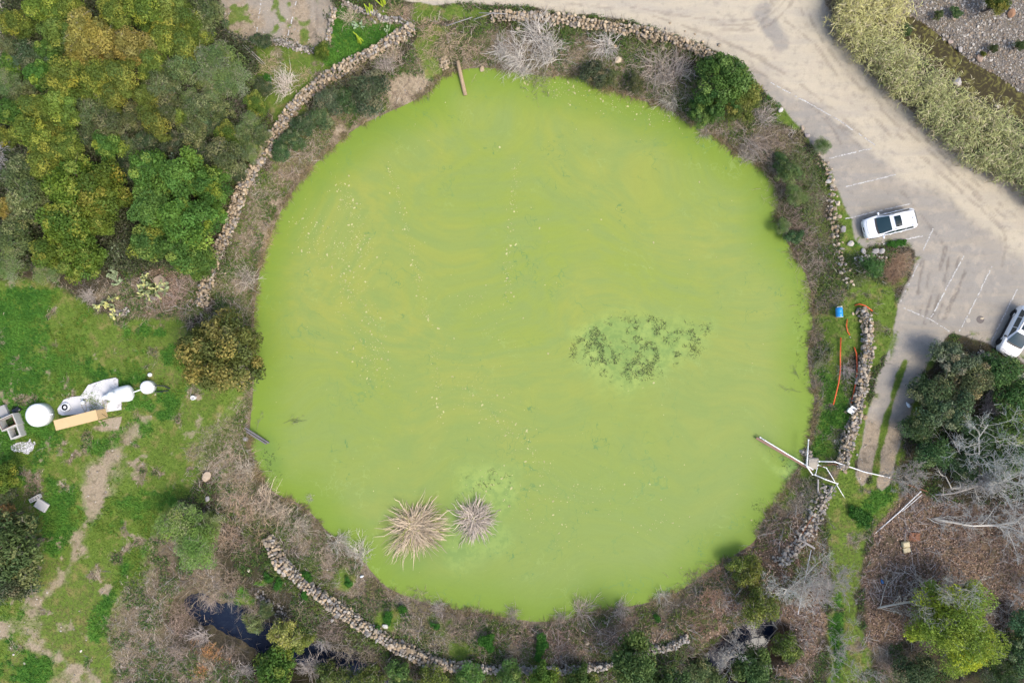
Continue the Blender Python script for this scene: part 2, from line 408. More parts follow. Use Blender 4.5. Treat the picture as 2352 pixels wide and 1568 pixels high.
def classify(x, y):
    W = np.zeros((len(x), 9)); W[:, 0] = 1
    nz = fnoise(x, y, 2.6, 11, 4)-.5; n2 = fnoise(x, y, .7, 19, 3)-.5
    def put(c, w):
        nonlocal W
        W = W*(1-w)[:, None]; W[:, c] += w
    bnd = (np.abs(x) < 60) & (np.abs(y) < 45)
    for c, st, f, g, pts, hw, nn in strokes():
        lo = pts.min(0)-hw-2; hi = pts.max(0)+hw+2
        m = (x > lo[0]) & (x < hi[0]) & (y > lo[1]) & (y < hi[1])
        if not m.any(): continue
        d = poly_sd(x[m], y[m], pts) if g == 'P' else line_d(x[m], y[m], pts)-hw
        w = np.zeros(len(x)); w[m] = st*(1-sstep(-f, f, d+nz[m]*(nn*3.2+.6)+n2[m]*(nn*1.5+.25))); put(c, w)
    mead = W[:, 1]+W[:, 2]; q1 = fnoise(x, y, 1.5, 23, 4); q2 = fnoise(x, y, 3.4, 27, 4); q3 = fnoise(x, y, .8, 29, 3)
    put(3, mead*.75*sstep(.56, .68, q1*.6+q3*.4)); put(2, mead*.8*sstep(.52, .62, q2*.7+q3*.3)*sstep(-16, -22, x)); put(4, mead*.55*sstep(.62, .70, q3*.6+(1-q2)*.4)*sstep(-16, -22, x))
    put(3, .8*(1-sstep(-.3, .9, line_d(x, y, P_((1905,20),(1950,110),(2010,185),(2085,255),(2165,322),(2255,382),(2360,440)))-.7+nz*2)))
    # gravel
    g = poly_sd(x, y, GRAVEL); put(8, (1-sstep(-.8, .8, g+nz*1.5)))
    far = sstep(55, 75, np.hypot(x, y*1.3)); put(1, far*.5)
    dirt = fnoise(x, y, 1.1, 31, 4)-.5
    dl = poly_sd(x, y, LOT); dr = poly_sd(x, y, ROAD); d2 = poly_sd(x, y, LOT2)
    wl = 1-sstep(-.12, .25, dl+dirt*.5); put(6, wl)
    put(1, wl*sstep(.58, .66, fnoise(x, y, .9, 41, 3))*(1-sstep(.0, .9, -dl))*.8)
    wr = 1-sstep(-.12, .12, dr+dirt*.4)
    # cream sand follows the travelled lane, grey ground shows at its sides
    lane = np.minimum(line_d(x, y, P_((840,-20),(1200,-20),(1500,20),(1700,60),(1860,130),(2010,228),(2145,338),(2295,440),(2440,550),(2640,740)))-2.7,
                      line_d(x, y, P_((1820,-80),(1830,20),(1850,100),(1950,220),(2100,360),(2400,560)))-1.5)
    sand = 1-sstep(-.9, 1.5, lane+nz*2.2)
    put(6, wr*(1-sand)); put(5, wr*sand)
    put(5, wl*(1-sstep(-.8, 1.6, lane+nz*2.2)))
    gp = np.minimum(line_d(x, y, P_((1745,30),(1770,70),(1790,100)))-.7, line_d(x, y, P_((1893,20),(1905,60),(1930,90)))-.45)
    put(6, (1-sstep(-.4, .5, gp+dirt*1.2))*.9*(wr+wl).clip(0, 1))
    gp = line_d(x, y, P_((1980,160),(2060,235),(2150,320),(2240,385),(2352,470)))-.25
    put(6, (1-sstep(-.3, .5, gp+dirt*.9))*.75*wr)
    tk = line_d(x, y, P_((2010,860),(1975,980),(1960,1080)))-.3
    put(4, wl*(1-sstep(0, 2.5, line_d(x, y, P_((1990,1000),(1960,1100),(2025,1110),(2040,1000)))-.6))*.8)
    w2 = 1-sstep(-.3, .3, d2+dirt); put(4, w2); put(6, w2*.45*sstep(.4, .6, fnoise(x, y, 2, 51))); put(1, w2*sstep(.55, .68, fnoise(x, y, 1.2, 52))*.7)
    put(5, (1-sstep(-.2, .3, line_d(x, y, P_((-6,-60),(4,40),(6,140)))-.55))*.9)
    L1 = line_d(x, y, P_((1990,985),(1990,985)))
    # grass strip between the wheel tracks wins over the lot
    gs = line_d(x, y, P_((2078,830),(2052,900),(2030,980),(2012,1060),(2003,1112)))-.22
    put(1, (1-sstep(-.15, .22, gs+dirt*.5)))
    T = np.zeros((len(x), 3))
    tr = [[(2117,600),(2105,680),(2100,735),(2125,745)],[(2170,570),(2150,640),(2130,700),(2120,740)],[(2180,575),(2165,650),(2150,690),(2135,740)],[(2140,600),(2125,660),(2112,720)],[(2200,590),(2185,650),(2155,710),(2150,740)],[(2215,620),(2190,680),(2165,735)],
          [(2205,420),(2260,470),(2290,500),(2310,560),(2300,610)],[(1930,290),(1990,330),(2040,380),(2090,440)],[(1860,240),(1900,280),(1930,330)],[(2080,300),(2180,390),(2280,480)],[(2060,310),(2160,400),(2250,480),(2340,560)],
          [(707,0),(710,60),(725,85)],[(727,0),(730,60),(728,90)],[(672,50),(668,95)],[(1500,40),(1650,85),(1800,170)],[(1450,20),(1700,60),(1780,20),(1800,-20)],[(1850,20),(1880,90),(1960,190),(2070,300)],[(1838,20),(1865,100),(1940,200),(2050,320)],[(1760,-10),(1790,40),(1830,70),(1900,130)],[(1640,60),(1740,60),(1800,10),(1815,-30)],[(1660,70),(1750,75),(1812,20),(1830,-30)],[(1590,70),(1720,120),(1860,210),(2000,330)],[(1300,10),(1480,30),(1620,80),(1760,140)],[(2000,200),(2120,320),(2240,420),(2352,520)],[(1985,205),(2105,325),(2225,430),(2352,540)],[(1690,140),(1800,200),(1900,270),(2020,380),(2120,500),(2170,570)]]
    for k, q in enumerate(tr):
        pp = smooth_poly(P_(*q), 2, False); wv = (fnoise(x, y, .8, 60+k)-.5)*.35
        T[:, 0] = np.maximum(T[:, 0], (1-sstep(.02, .15, np.abs(line_d(x, y, pp)+wv*1.2)))*(.6 if k > 5 else .9)*sstep(.3, .5, fnoise(x, y, 1.5, 90+k)))
    T[:, 1] = fnoise(x, y, 5, 77); T[:, 2] = (fnoise(x, y, 1.3, 78)).clip(0, 1)
    return W/W.sum(1, keepdims=True), T, dr, dl, d2
def build_ground():
    st = .15
    def axis(lim, far):
        inner = np.arange(-lim, lim+1e-6, st); e = []; v = lim; d = st
        while v < far: d *= 1.35; v += d; e.append(v)
        e = np.array(e); return np.concatenate([-e[::-1], inner, e])
    X = axis(47.1, 3500); Y = axis(31.8, 3500)
    gx, gy = np.meshgrid(X, Y); x = gx.ravel(); y = gy.ravel()
    z = H(x, y); W, T, dr, dl, d2 = classify(x, y)
    z = z-.02*T[:, 0]+.025*W[:, 5]*0
    V = np.stack([x, y, z], 1); nx, ny = len(X), len(Y)
    i = np.arange(nx*ny).reshape(ny, nx)
    Fq = np.stack([i[:-1, :-1], i[:-1, 1:], i[1:, 1:], i[1:, :-1]], -1).reshape(-1, 4)
    cat = np.zeros(nx*ny, int)
    cat[(W[:, 5] > .5)] = 1; cat[((W[:, 6] > .5) | (W[:, 4] > .5)) & (dl < .4)] = 2; cat[(W[:, 6] > .5) & (dl >= .4)] = 1
    cat[d2 < 0] = 3; cat[W[:, 8] > .5] = 4
    fc = cat[Fq[:, 0]]
    names = ['ground', 'dirt_road', 'parking_lot', 'gravel_lot', 'stream_bed']
    mat = ground_mat()
    for k, nm in enumerate(names):
        f = Fq[fc == k]
        if not len(f): continue
        u, inv = np.unique(f.ravel(), return_inverse=True)
        me = mk(nm, V[u], [inv.reshape(-1, 4)], None, True, {'wa': W[u, 0:3], 'wb': W[u, 3:6], 'wc': W[u, 6:9], 'wt': T[u]})
        o = obj(nm, me, mat); tag(o, kind='structure')
    return x, y, W
def ground_mat():
    t = NT('earth_and_grass')
    n1 = t.noise(1.1, 4, .6, out=1); n2 = t.noise(5.5, 4, .65, out=1); n3 = t.noise(21, 3, .7, out=1); nA = t.noise(1.7, 4, .6, out=1, vec=t.vmath('ADD', t.pos(), (40.3, 11.7, 5.)))
    sep = lambda v: t.n('SeparateColor') if 0 else v
    def s3(v):
        q = t.n('SeparateColor'); t.l(v, q.inputs[0]); return q.outputs
    mp = t.n('Mapping'); mp.inputs['Rotation'].default_value = (0, 0, .70); mp.inputs['Scale'].default_value = (.16, 1.1, 1); t.l(t.pos(), mp.inputs[0]); nS = t.noise(1.2, 5, .6, vec=mp.outputs[0], dist=.15)
    a1, a2, a3, aA = s3(n1), s3(n2), s3(n3), s3(nA)
    wa, wb, wc, wt = [s3(t.attr(k).outputs['Color']) for k in ('wa', 'wb', 'wc', 'wt')]
    ws = [*wa[:3], *wb[:3], *wc[:3]]
    # dark tone, light tone, optional third tone per class
    cols = [((.028,.026,.013),(.075,.062,.036),(.05,.06,.02)),
            ((.070,.120,.020),(.155,.225,.034),(.24,.20,.075)),
            ((.030,.105,.014),(.095,.22,.028),(.15,.21,.03)),
            ((.10,.078,.048),(.27,.22,.145),(.085,.10,.035)),
            ((.24,.185,.125),(.40,.325,.235),(.15,.12,.08)),
            ((.42,.365,.275),(.53,.465,.355),(.36,.325,.28)),
            ((.235,.215,.19),(.345,.32,.28),(.37,.315,.24)),
            ((.085,.062,.040),(.25,.175,.115),(.07,.065,.035)),
            ((.11,.095,.078),(.23,.205,.175),(.16,.13,.085))]
    noises = [aA[0], a1[1], aA[2], a1[0], a2[0], aA[1], a1[2], a2[1], a2[2]]
    tot = None; wsum = None
    fine = t.ramp(a3[0], .3, .7); fine2 = t.ramp(a2[1], .35, .68)
    for i, (w, c) in enumerate(zip(ws, cols)):
        m = t.math('MULTIPLY', w, t.math('MULTIPLY_ADD', noises[i], 1.5, .25)); m = t.math('POWER', m, 2.4 if i not in (5, 6) else 1.7)
        q = t.math('MULTIPLY_ADD', fine, .5, t.math('MULTIPLY', fine2, .5)) if i not in (5, 6) else t.math('MULTIPLY_ADD', a3[1], .35, t.math('MULTIPLY', a1[0], .65))
        cc = t.mix(q, c[0], c[1])
        th = t.ramp(a1[(i+1) % 3] if i % 2 else aA[(i+1) % 3], .50, .68) if i not in (5, 6) else t.ramp(nS, .38, .78)
        cc = t.mix(t.math('MULTIPLY', th, .7), cc, c[2])
        v = t.scale(cc, m)
        tot = v if tot is None else t.vmath('ADD', tot, v)
        wsum = m if wsum is None else t.math('ADD', wsum, m)
    base = t.scale(tot, t.math('DIVIDE', 1.0, t.math('MAXIMUM', wsum, .0001)))
    # wheel tracks and pale grit
    base = t.mix(t.math('MULTIPLY', wt[0], .6), base, (.13, .105, .085))
    lotm = t.math('GREATER_THAN', t.math('ADD', wb[2], wb[1]) if 0 else t.math('ADD', wb[2], wc[0]), .45); base = t.mix(t.math('MULTIPLY', lotm, t.math('MULTIPLY', t.ramp(a1[2], .52, .66), .45)), base, (.42, .36, .285))
    base = t.mix(t.math('MULTIPLY', lotm, t.math('MULTIPLY', t.ramp(aA[0], .5, .75), .3)), base, (.15, .14, .135))
    grit = t.n('TexVoronoi'); grit.inputs['Scale'].default_value = 3.2; t.l(t.pos(), grit.inputs['Vector'])
    g = t.math('MULTIPLY', t.math('LESS_THAN', grit.outputs['Distance'], .10), t.math('GREATER_THAN', t.math('ADD', wb[1], t.math('MULTIPLY', wb[0], .7)), .5))
    g = t.math('MULTIPLY', g, t.math('GREATER_THAN', a2[0], .55)); base = t.mix(t.math('MULTIPLY', g, .8), base, (.5, .44, .36))
    base = t.scale(base, t.math('MULTIPLY_ADD', a3[2], .5, .75))
    return t.done(base, .92, .15, t.math('ADD', a2[0], a3[0]), .7, .06)
GX, GY, GW = build_ground()

# painted bay lines (thin, worn), just proud of the ground they lie on
def line_mat():
    t = NT('worn_white_paint'); f = t.noise(7, 5, .75); 
    c = t.mix(t.ramp(f, .36, .62), (.24, .22, .21), (.55, .54, .51)); return t.done(c, .85, .2)
LM = line_mat()
def painted(pts, w=.085, wear=.25):
    p = P_(*pts); out = []
    for a, b in zip(p[:-1], p[1:]):
        n = max(2, int(np.hypot(*(b-a))/.18)); out += [a+(b-a)*k/n for k in range(n)]
    out.append(p[-1]); p = np.array(out); d = np.gradient(p, axis=0); d = unit(np.hstack([d, np.zeros((len(d), 1))]))[:, :2]
    n_ = np.stack([-d[:, 1], d[:, 0]], 1); ww = w*.5*(rng.uniform(.65, 1.25, len(p)))[:, None]
    j = rng.normal(size=(len(p), 1))*.018
    A, B = p+n_*(ww+j), p-n_*(ww-j)
    V = np.vstack([np.column_stack([A, H(A[:, 0], A[:, 1])+.012]), np.column_stack([B, H(B[:, 0], B[:, 1])+.012])]); k = len(p)
    F = [[i, i+k, i+k+1, i+1] for i in range(k-1) if rng.random() > wear]
    o = obj('painted_line', mk('painted_line', V, [F]), LM); tag(o, kind='structure')
for q, wr in [([(1764,189),(1810,214),(1856,239),(1924,277),(1970,308),(2008,335)], .25), ([(1903,365),(1950,354),(2000,342)], .1), ([(1940,430),(1995,417),(2055,402)], .05), ([(1939,504),(1975,495),(2030,482),(2089,469)], .1),
          ([(2024,562),(2069,552),(2118,542)], .35), ([(2141,526),(2130,550),(2118,576)], .1), ([(2110,597),(2091,642),(2071,680),(2064,703)], .45), ([(2214,584),(2180,645),(2160,685),(2134,733)], .2),
          ([(2276,612),(2240,685),(2201,761)], .08), ([(2334,664),(2310,712),(2274,784)], .08), ([(2073,707),(2100,719),(2134,733),(2178,761)], .12), ([(2239,372),(2225,394)], .1), ([(2352,783),(2342,800),(2335,818)], .1),
          ([(684,-5),(677,25),(670,57),(659,95)], .3), ([(655,101),(690,108),(738,117)], .2), ([(602,0),(595,50),(588,95)], .6)]:
    painted(q, .10, wr)
# concrete apron at the top edge of the road
cp = P_((1850,-30),(1862,2),(1885,9),(1917,20),(1935,22),(1945,-30)); a = Acc()
V = np.vstack([np.column_stack([cp, np.full(len(cp), -.05)]), np.column_stack([cp, np.full(len(cp), .09)])]); k = len(cp)
a.add(V, [[[i, (i+1) % k, k+(i+1) % k, k+i] for i in range(k)], [list(range(k, 2*k))]]); 
tag(obj('concrete_apron', a.mesh('concrete_apron'), M_flat('concrete_pale', (.42, .41, .42), .85, .2, nz=3, var=.1)), kind='structure')

# ---------------------------------------------------------------- WATER
def water_mat():
    t = NT('algae_green_water'); p = t.pos()
    # swirling current: warp the coordinates
    w1 = t.noise(.045, 2, .5, out=1); v = t.vmath('ADD', p, t.scale(t.vmath('SUBTRACT', w1, (.5, .5, .5)), 26.0))
    big = t.noise(.07, 3, .5, vec=v); st = t.n('Mapping'); t.l(v, st.inputs[0]); st.inputs['Scale'].default_value = (.10, .75, 1); st.inputs['Rotation'].default_value = (0, 0, .5)
    streak = t.noise(1.0, 4, .6, vec=st.outputs[0]); fine = t.noise(9, 3, .6)
    c = t.mix(t.ramp(big, .35, .65), (.230, .288, .055), (.272, .300, .068))
    c = t.mix(t.ramp(streak, .30, .72), c, (.213, .276, .074))
    sx = t.n('SeparateXYZ'); t.l(p, sx.inputs[0]); gy = t.ramp(sx.outputs[1], 8, -24)
    c = t.mix(t.math('MULTIPLY', gy, .65), c, (.188, .260, .070))
    gr = t.ramp(t.math('ADD', sx.outputs[0], t.math('MULTIPLY', sx.outputs[1], -.4)), 4, 30); c = t.mix(t.math('MULTIPLY', gr, .3), c, (.195, .262, .075))
    # richer green just off the shore
    c = t.mix(t.math('MULTIPLY', t.attr('shore').outputs['Fac'], .75), c, (.150, .240, .022))
    # dark teal filaments: thin level lines of a warped noise, broken up by a second one
    wv = t.vmath('ADD', p, t.scale(t.vmath('SUBTRACT', t.noise(.5, 3, .6, out=1), (.5, .5, .5)), 3.0))
    for sc, th, lo, amt, col in ((.42, .0034, .50, .6, (.08, .19, .07)), (.16, .0018, .46, .42, (.10, .22, .08)), (.8, .005, .60, .35, (.09, .20, .07))):
        f = t.noise(sc, 2, .5, vec=wv); ln = t.math('LESS_THAN', t.math('ABSOLUTE', t.math('SUBTRACT', f, .5)), th*1.1)
        br = t.ramp(t.noise(sc*.55, 3, .6, vec=t.vmath('ADD', p, (13*sc, 7., 2.))), lo, lo+.12)
        c = t.mix(t.math('MULTIPLY', t.math('MULTIPLY', ln, br), amt), c, col)
    # paler scum wisps
    f = t.noise(.30, 3, .6, vec=t.vmath('ADD', wv, (31., 3., 0.))); ln = t.ramp(t.math('ABSOLUTE', t.math('SUBTRACT', f, .5)), .012, .0)
    c = t.mix(t.math('MULTIPLY', t.math('MULTIPLY', ln, t.ramp(t.noise(.2, 2, .5), .52, .66)), .3), c, (.30, .39, .13))
    c = t.mix(t.attr('pale').outputs['Fac'], c, t.mix(t.ramp(t.noise(1.6, 4, .65), .42, .6), (.29, .385, .105), (.19, .29, .085)))
    c = t.mix(t.attr('murk').outputs['Fac'], c, (.10, .19, .05))
    gm = t.n('Mapping'); t.l(v, gm.inputs[0]); gm.inputs['Scale'].default_value = (.5, 3.2, 1); gm.inputs['Rotation'].default_value = (0, 0, .9); gs = t.noise(1.4, 5, .7, vec=gm.outputs[0])
    c = t.scale(c, t.math('MULTIPLY', t.math('MULTIPLY_ADD', gs, .16, .885), t.math('MULTIPLY_ADD', t.noise(16, 4, .75), .30, .85)))
    return t.done(c, .6, .12, t.noise(3.5, 3, .6), .12, .02)
def build_pond():
    poly = np.array([(p[0]*1.018, p[1]*1.018) for p in SHORE]); lo = poly.min(0); hi = poly.max(0)
    st = .3; gx, gy = np.meshgrid(np.arange(lo[0]-.5, hi[0]+1, st), np.arange(lo[1]-.5, hi[1]+1, st))
    ny, nx = gx.shape; x = gx.ravel(); y = gy.ravel(); d = poly_sd(x, y, SHORE)
    i = np.arange(nx*ny).reshape(ny, nx); F = np.stack([i[:-1, :-1], i[:-1, 1:], i[1:, 1:], i[1:, :-1]], -1).reshape(-1, 4)
    F = F[(d[F] < .8).all(1)]; u, inv = np.unique(F.ravel(), return_inverse=True); x = x[u]; y = y[u]; d = d[u]
    nz = fnoise(x, y, 3, 5)
    shore = (1-sstep(.2, 3.6+nz*2, -d))*.95
    def blob(pts, f, z=WZ): return 1-sstep(-f, f, poly_sd(x, y, atv(pts, z))+(fnoise(x, y, 1.5, 9)-.5)*1.8)
    pale = np.maximum.reduce([blob([(1315,770),(1390,730),(1450,716),(1540,735),(1630,750),(1600,810),(1510,850),(1450,895),(1380,880),(1330,830)], 1.2)*.6, blob([(1060,1085),(1110,1065),(1180,1090),(1200,1130),(1160,1180),(1180,1260),(1040,1300),(1010,1250),(1060,1160)], 1.2)*.55,
                             blob([(1790,1080),(1840,1050),(1850,1075),(1810,1110),(1760,1075),(1745,1030)], .5)*.7])
    murk = np.maximum.reduce([blob([(1360,770),(1430,725),(1470,730),(1480,800),(1440,860),(1400,870),(1390,820)], .8)*.30, blob([(1500,740),(1610,750),(1590,790),(1490,840),(1470,790)], .8)*.22, blob([(1740,1000),(1790,1025),(1850,1060),(1850,1090),(1790,1060),(1740,1020)], .4)*.6,
                             blob([(575,985),(640,1000),(640,1080),(610,1110),(585,1050)], .8)*.4, blob([(1020,1150),(1150,1150),(1150,1240),(1060,1270),(930,1310),(900,1290),(920,1240),(1000,1200)], 1.6)*.35])
    V = np.column_stack([x, y, np.full(len(x), WZ)]); one = lambda q: np.stack([q, q, q], 1)
    me = mk('pond_water', V, [inv.reshape(-1, 4)], None, True, {'shore': one(shore), 'pale': one(pale), 'murk': one(murk)})
    tag(obj('pond_water', me, water_mat()), kind='structure')
build_pond()
def ribbon_water(name, pts, w, z, mat):
    p = smooth_poly(pts, 2, False); d = unit(np.hstack([np.gradient(p, axis=0), np.zeros((len(p), 1))]))[:, :2]; n = np.stack([-d[:, 1], d[:, 0]], 1)
    V = np.vstack([np.column_stack([p+n*w, np.full(len(p), z)]), np.column_stack([p-n*w, np.full(len(p), z)])]); k = len(p)
    tag(obj(name, mk(name, V, [[[i, i+k, i+k+1, i+1] for i in range(k-1)]]), mat), kind='structure')
def dark_water(name, col, scum, amt):
    t = NT(name); c = t.mix(t.math('MULTIPLY', t.ramp(t.noise(1.3, 5, .7, dist=1.5), .48, .62), amt), col, scum)
    return t.done(c, .10, .16, t.noise(2.5, 2, .5), .2, .05)
S1x = np.vstack([STREAM1[:1]+np.array([[-1.6, .6]]), STREAM1, STREAM1[-1:]+np.array([[2.2, .8]])])
ribbon_water('stream_water', S1x, 2.8, -2.12, dark_water('dark_stream', (.010, .016, .035), (.02, .03, .05), .6))
ribbon_water('brook_water', STREAM2, 2.2, -1.47, dark_water('brown_brook', (.045, .036, .016), (.17, .16, .045), .8))
# ---------------------------------------------------------------- STONES
def stone_shapes(k=10, seed=5, sub=1, rnd=.22):
    import bmesh
    out = []; r = np.random.default_rng(seed)
    for i in range(k):
        bm = bmesh.new(); bmesh.ops.create_icosphere(bm, subdivisions=sub, radius=1)
        V = np.array([v.co[:] for v in bm.verts]); F = np.array([[v.index for v in f.verts] for f in bm.faces]); bm.free()
        # cut with random planes for a quarried look
        for _ in range(6):
            n = rdir(1, r)[0]; dd = r.uniform(.55, .85); s_ = V@n; V = V-np.outer(np.maximum(s_-dd, 0), n)
        V = V*(1+r.uniform(-rnd, rnd, (len(V), 1))*.5)
        out.append((V, F))
    return out
SH_ANG = stone_shapes(10, 5, 1, .25); SH_RND = stone_shapes(6, 9, 1, .08); SH_BIG = stone_shapes(6, 14, 2, .10)
def rotm(r, flat=False):
    q = r.normal(size=4); q = q/np.linalg.norm(q)
    if flat: q = np.array([q[0], q[1]*.15, q[2]*.15, q[3]]); q /= np.linalg.norm(q)
    a, b, c, d = q
    return np.array([[a*a+b*b-c*c-d*d, 2*(b*c-a*d), 2*(b*d+a*c)], [2*(b*c+a*d), a*a-b*b+c*c-d*d, 2*(c*d-a*b)], [2*(b*d-a*c), 2*(c*d+a*b), a*a-b*b-c*c+d*d]])
TAN = np.array([[.44,.345,.235],[.50,.39,.26],[.36,.285,.20],[.29,.25,.21],[.48,.40,.30],[.40,.30,.19]])
GREY = np.array([[.30,.275,.25],[.37,.335,.295],[.22,.205,.19],[.40,.345,.28],[.33,.27,.215],[.44,.40,.34]])
def put_stones(acc, pos, size, pal, shapes, r, flat=True, squash=.7):
    for p, s_ in zip(pos, size):
        V, F = shapes[r.integers(len(shapes))]; sc = s_*np.array([r.uniform(.8, 1.25), r.uniform(.7, 1.05), squash*r.uniform(.8, 1.2)])
        c = pal[r.integers(len(pal))]*r.uniform(.6, 1.06)
        acc.add((V*sc)@rotm(r, flat).T+p, [F], c)
def wall(name, pts, width, height, label, cat='stone wall', pal=TAN, size=.21, rubble=0.0, shapes=None, layers=3, group=None, seed=1, spill=0.0, gap=1.0):
    r = np.random.default_rng(seed+77); p = smooth_poly(P_(*pts), 2, False)
    seg = np.hypot(*np.diff(p, axis=0).T); L = np.concatenate([[0], np.cumsum(seg)]); a = Acc()
    nacross = max(1, int(round(width/(size*1.3)))); n = int(L[-1]/(size*1.3)*gap)
    ctr = []
    for ly in range(layers):
        tt = (np.arange(n)+r.uniform(-.25, .25, n)+.5*(ly % 2))/n*L[-1]
        X = np.interp(tt, L, p[:, 0]); Y = np.interp(tt, L, p[:, 1]); e = .05
        dx = np.interp(tt+e, L, p[:, 0])-np.interp(tt-e, L, p[:, 0]); dy = np.interp(tt+e, L, p[:, 1])-np.interp(tt-e, L, p[:, 1])
        nn = np.hypot(dx, dy)+1e-9; nx, ny = -dy/nn, dx/nn
        for k in range(nacross):
            wloc = width*.86*(1+.25*(layers-1-ly)/max(1, layers-1))*(1+.12*np.sin(tt*.9+seed))
            off = ((k+.5)/nacross-.5)*wloc+r.normal(size=n)*(.04+rubble*.25)+.05*np.sin(tt*2.1)
            zz = height*(ly+.55)/layers+r.normal(size=n)*.03-rubble*np.abs(off)*.5
            ctr.append(np.column_stack([X+nx*off+r.normal(size=n)*.03, Y+ny*off, zz]))
    if name in ('stone_edging', 'rock_pile'): spill = 0
    if spill:
        m = int(n*spill*.7); tt = r.uniform(0, L[-1], m); X = np.interp(tt, L, p[:, 0])+r.normal(size=m)*width*.7; Y = np.interp(tt, L, p[:, 1])+r.normal(size=m)*width*.7
        ctr.append(np.column_stack([X, Y, np.full(m, size*.3)]))
    ctr = np.vstack(ctr); base = p.mean(0); bz = Hs(*base)
    ctr[:, 2] += H(ctr[:, 0], ctr[:, 1])
    keep = r.random(len(ctr)) > (.03 if name == 'stone_wall' else -1)
    ctr = ctr[keep]
    put_stones(a, ctr-np.array([base[0], base[1], bz]), size*.80*np.clip(r.lognormal(-.08, .32, len(ctr)), .45, 1.5), pal, shapes or SH_ANG, r)
    o = obj(name, a.mesh(name), STONE); o.location = (base[0], base[1], bz); return tag(o, label, cat, group)
MIX = np.vstack([TAN, TAN, GREY]); 
wall('stone_wall', [(950,72),(905,98),(860,125),(800,157),(745,190),(700,228),(670,260),(655,292),(632,315),(618,345),(590,385),(566,430),(548,475),(535,520),(515,560),(495,595),(487,635),(475,670),(466,706)], .95, .85, 'long tan dry stone wall curving down beside the top left wood', size=.19, seed=1, spill=.4, pal=np.vstack([TAN, TAN, TAN, GREY[:3]]))
wall('stone_wall', [(1128,45),(1170,42),(1230,46),(1290,48),(1350,60),(1410,70),(1470,78),(1520,90),(1570,104),(1610,125),(1650,150)], .85, .75, 'ochre stone wall between the dirt road and the top of the pond', size=.2, seed=2, spill=.9, pal=TAN)
wall('stone_wall', [(1885,372),(1900,405),(1912,440),(1905,475),(1910,520),(1920,560),(1930,595),(1935,625),(1945,655)], .7, .5, 'broken low wall half lost in scrub beside the white car', size=.19, seed=3, rubble=.5, spill=.8, pal=MIX, gap=.5, layers=2)
wall('stone_wall', [(1975,708),(1985,740),(1988,775),(1982,820),(1975,870),(1965,920),(1955,965),(1943,1010),(1932,1045),(1926,1078)], .95, .8, 'thick pale stone wall beside the two wheel tracks', size=.2, seed=4, spill=.8, pal=np.vstack([GREY, MIX]))
wall('rubble_wall', [(1900,1112),(1890,1140),(1878,1165),(1865,1195),(1845,1225),(1825,1252),(1805,1275),(1785,1298)], 1.15, .5, 'collapsed rubble wall running down from the white pipe frame', 'stone wall', GREY, .2, .4, seed=5, spill=1.3, layers=2)
wall('stone_wall', [(618,1232),(632,1256),(650,1290),(680,1318),(720,1350),(760,1378),(800,1408),(850,1438),(890,1465),(930,1487),(970,1503),(1010,1518),(1050,1524),(1090,1528)], .98, .8, 'grey buff stone wall sweeping along the lower left shore', size=.215, seed=6, spill=.15, pal=np.vstack([TAN, TAN, GREY]))
wall('stone_wall', [(1090,1530),(1160,1532),(1230,1534),(1290,1535),(1350,1530),(1400,1522),(1440,1505),(1490,1490),(1540,1478),(1580,1460)], .6, .6, 'thin broken wall at the foot of the bottom bank', size=.18, seed=7, spill=.5, pal=GREY, gap=.85)
wall('stone_wall', [(768,22),(764,50),(760,78),(757,102)], .5, .4, 'short stacked wall beside the top left gravel lot', size=.17, seed=8, pal=MIX, spill=.4)
wall('stone_wall', [(790,12),(830,30),(862,32),(880,52),(905,48),(935,55),(950,70)], .5, .4, 'low stone border above the bright green cactus garden', size=.17, seed=9, pal=GREY, spill=.8)
wall('stone_edging', [(506,74),(530,84),(560,96),(590,98)], .5, .2, 'cobble edging under the golden trees at the left lot corner', 'edging', np.vstack([GREY, TAN[:2]]), .13, .1, SH_RND, 2, seed=10, spill=.4, gap=1.6)
wall('stone_edging', [(634,100),(665,106),(690,112),(730,120)], .6, .25, 'cobble edging on the bottom side of the left lot', 'edging', GREY, .14, .2, SH_RND, 2, seed=11, spill=.6, gap=1.6)
wall('stone_edging', [(2244,808),(2268,822),(2295,840),(2325,858),(2360,878)], .45, .25, 'rounded cobble edging in front of the car at the right edge', 'edging', GREY*1.1, .13, .1, SH_RND, 2, seed=12, spill=.4, gap=1.6)
wall('rock_pile', [(1013,150),(1024,142),(1027,130)], .7, .5, 'pile of pale rocks on the bank left of the log', 'rocks', TAN*1.1, .16, .2, SH_RND, 2, seed=13, gap=1.6)
wall('rock_pile', [(1855,1035),(1862,1045),(1866,1056)], .7, .3, 'few rounded rocks beside the pale concrete block', 'rocks', GREY, .2, .1, SH_RND, 2, seed=14, gap=1.8)
wall('rock_pile', [(258,715),(285,722),(300,712)], .5, .25, 'grey stones piled below the yellow prickly pear', 'rocks', GREY, .13, .2, SH_RND, 2, seed=15, gap=1.6)
wall('rubble_wall', [(590,1360),(610,1378),(640,1395),(660,1410)], .5, .2, 'scattered stones between the lower wall and the stream', 'stone wall', GREY, .13, .6, SH_ANG, 1, seed=16, spill=1)
wall('rubble_wall', [(2030,595),(1990,590),(1965,600),(1955,590)], .5, .3, 'stones at the corner below the white car', 'stone wall', GREY, .16, .4, SH_RND, 1, seed=17, spill=.6)

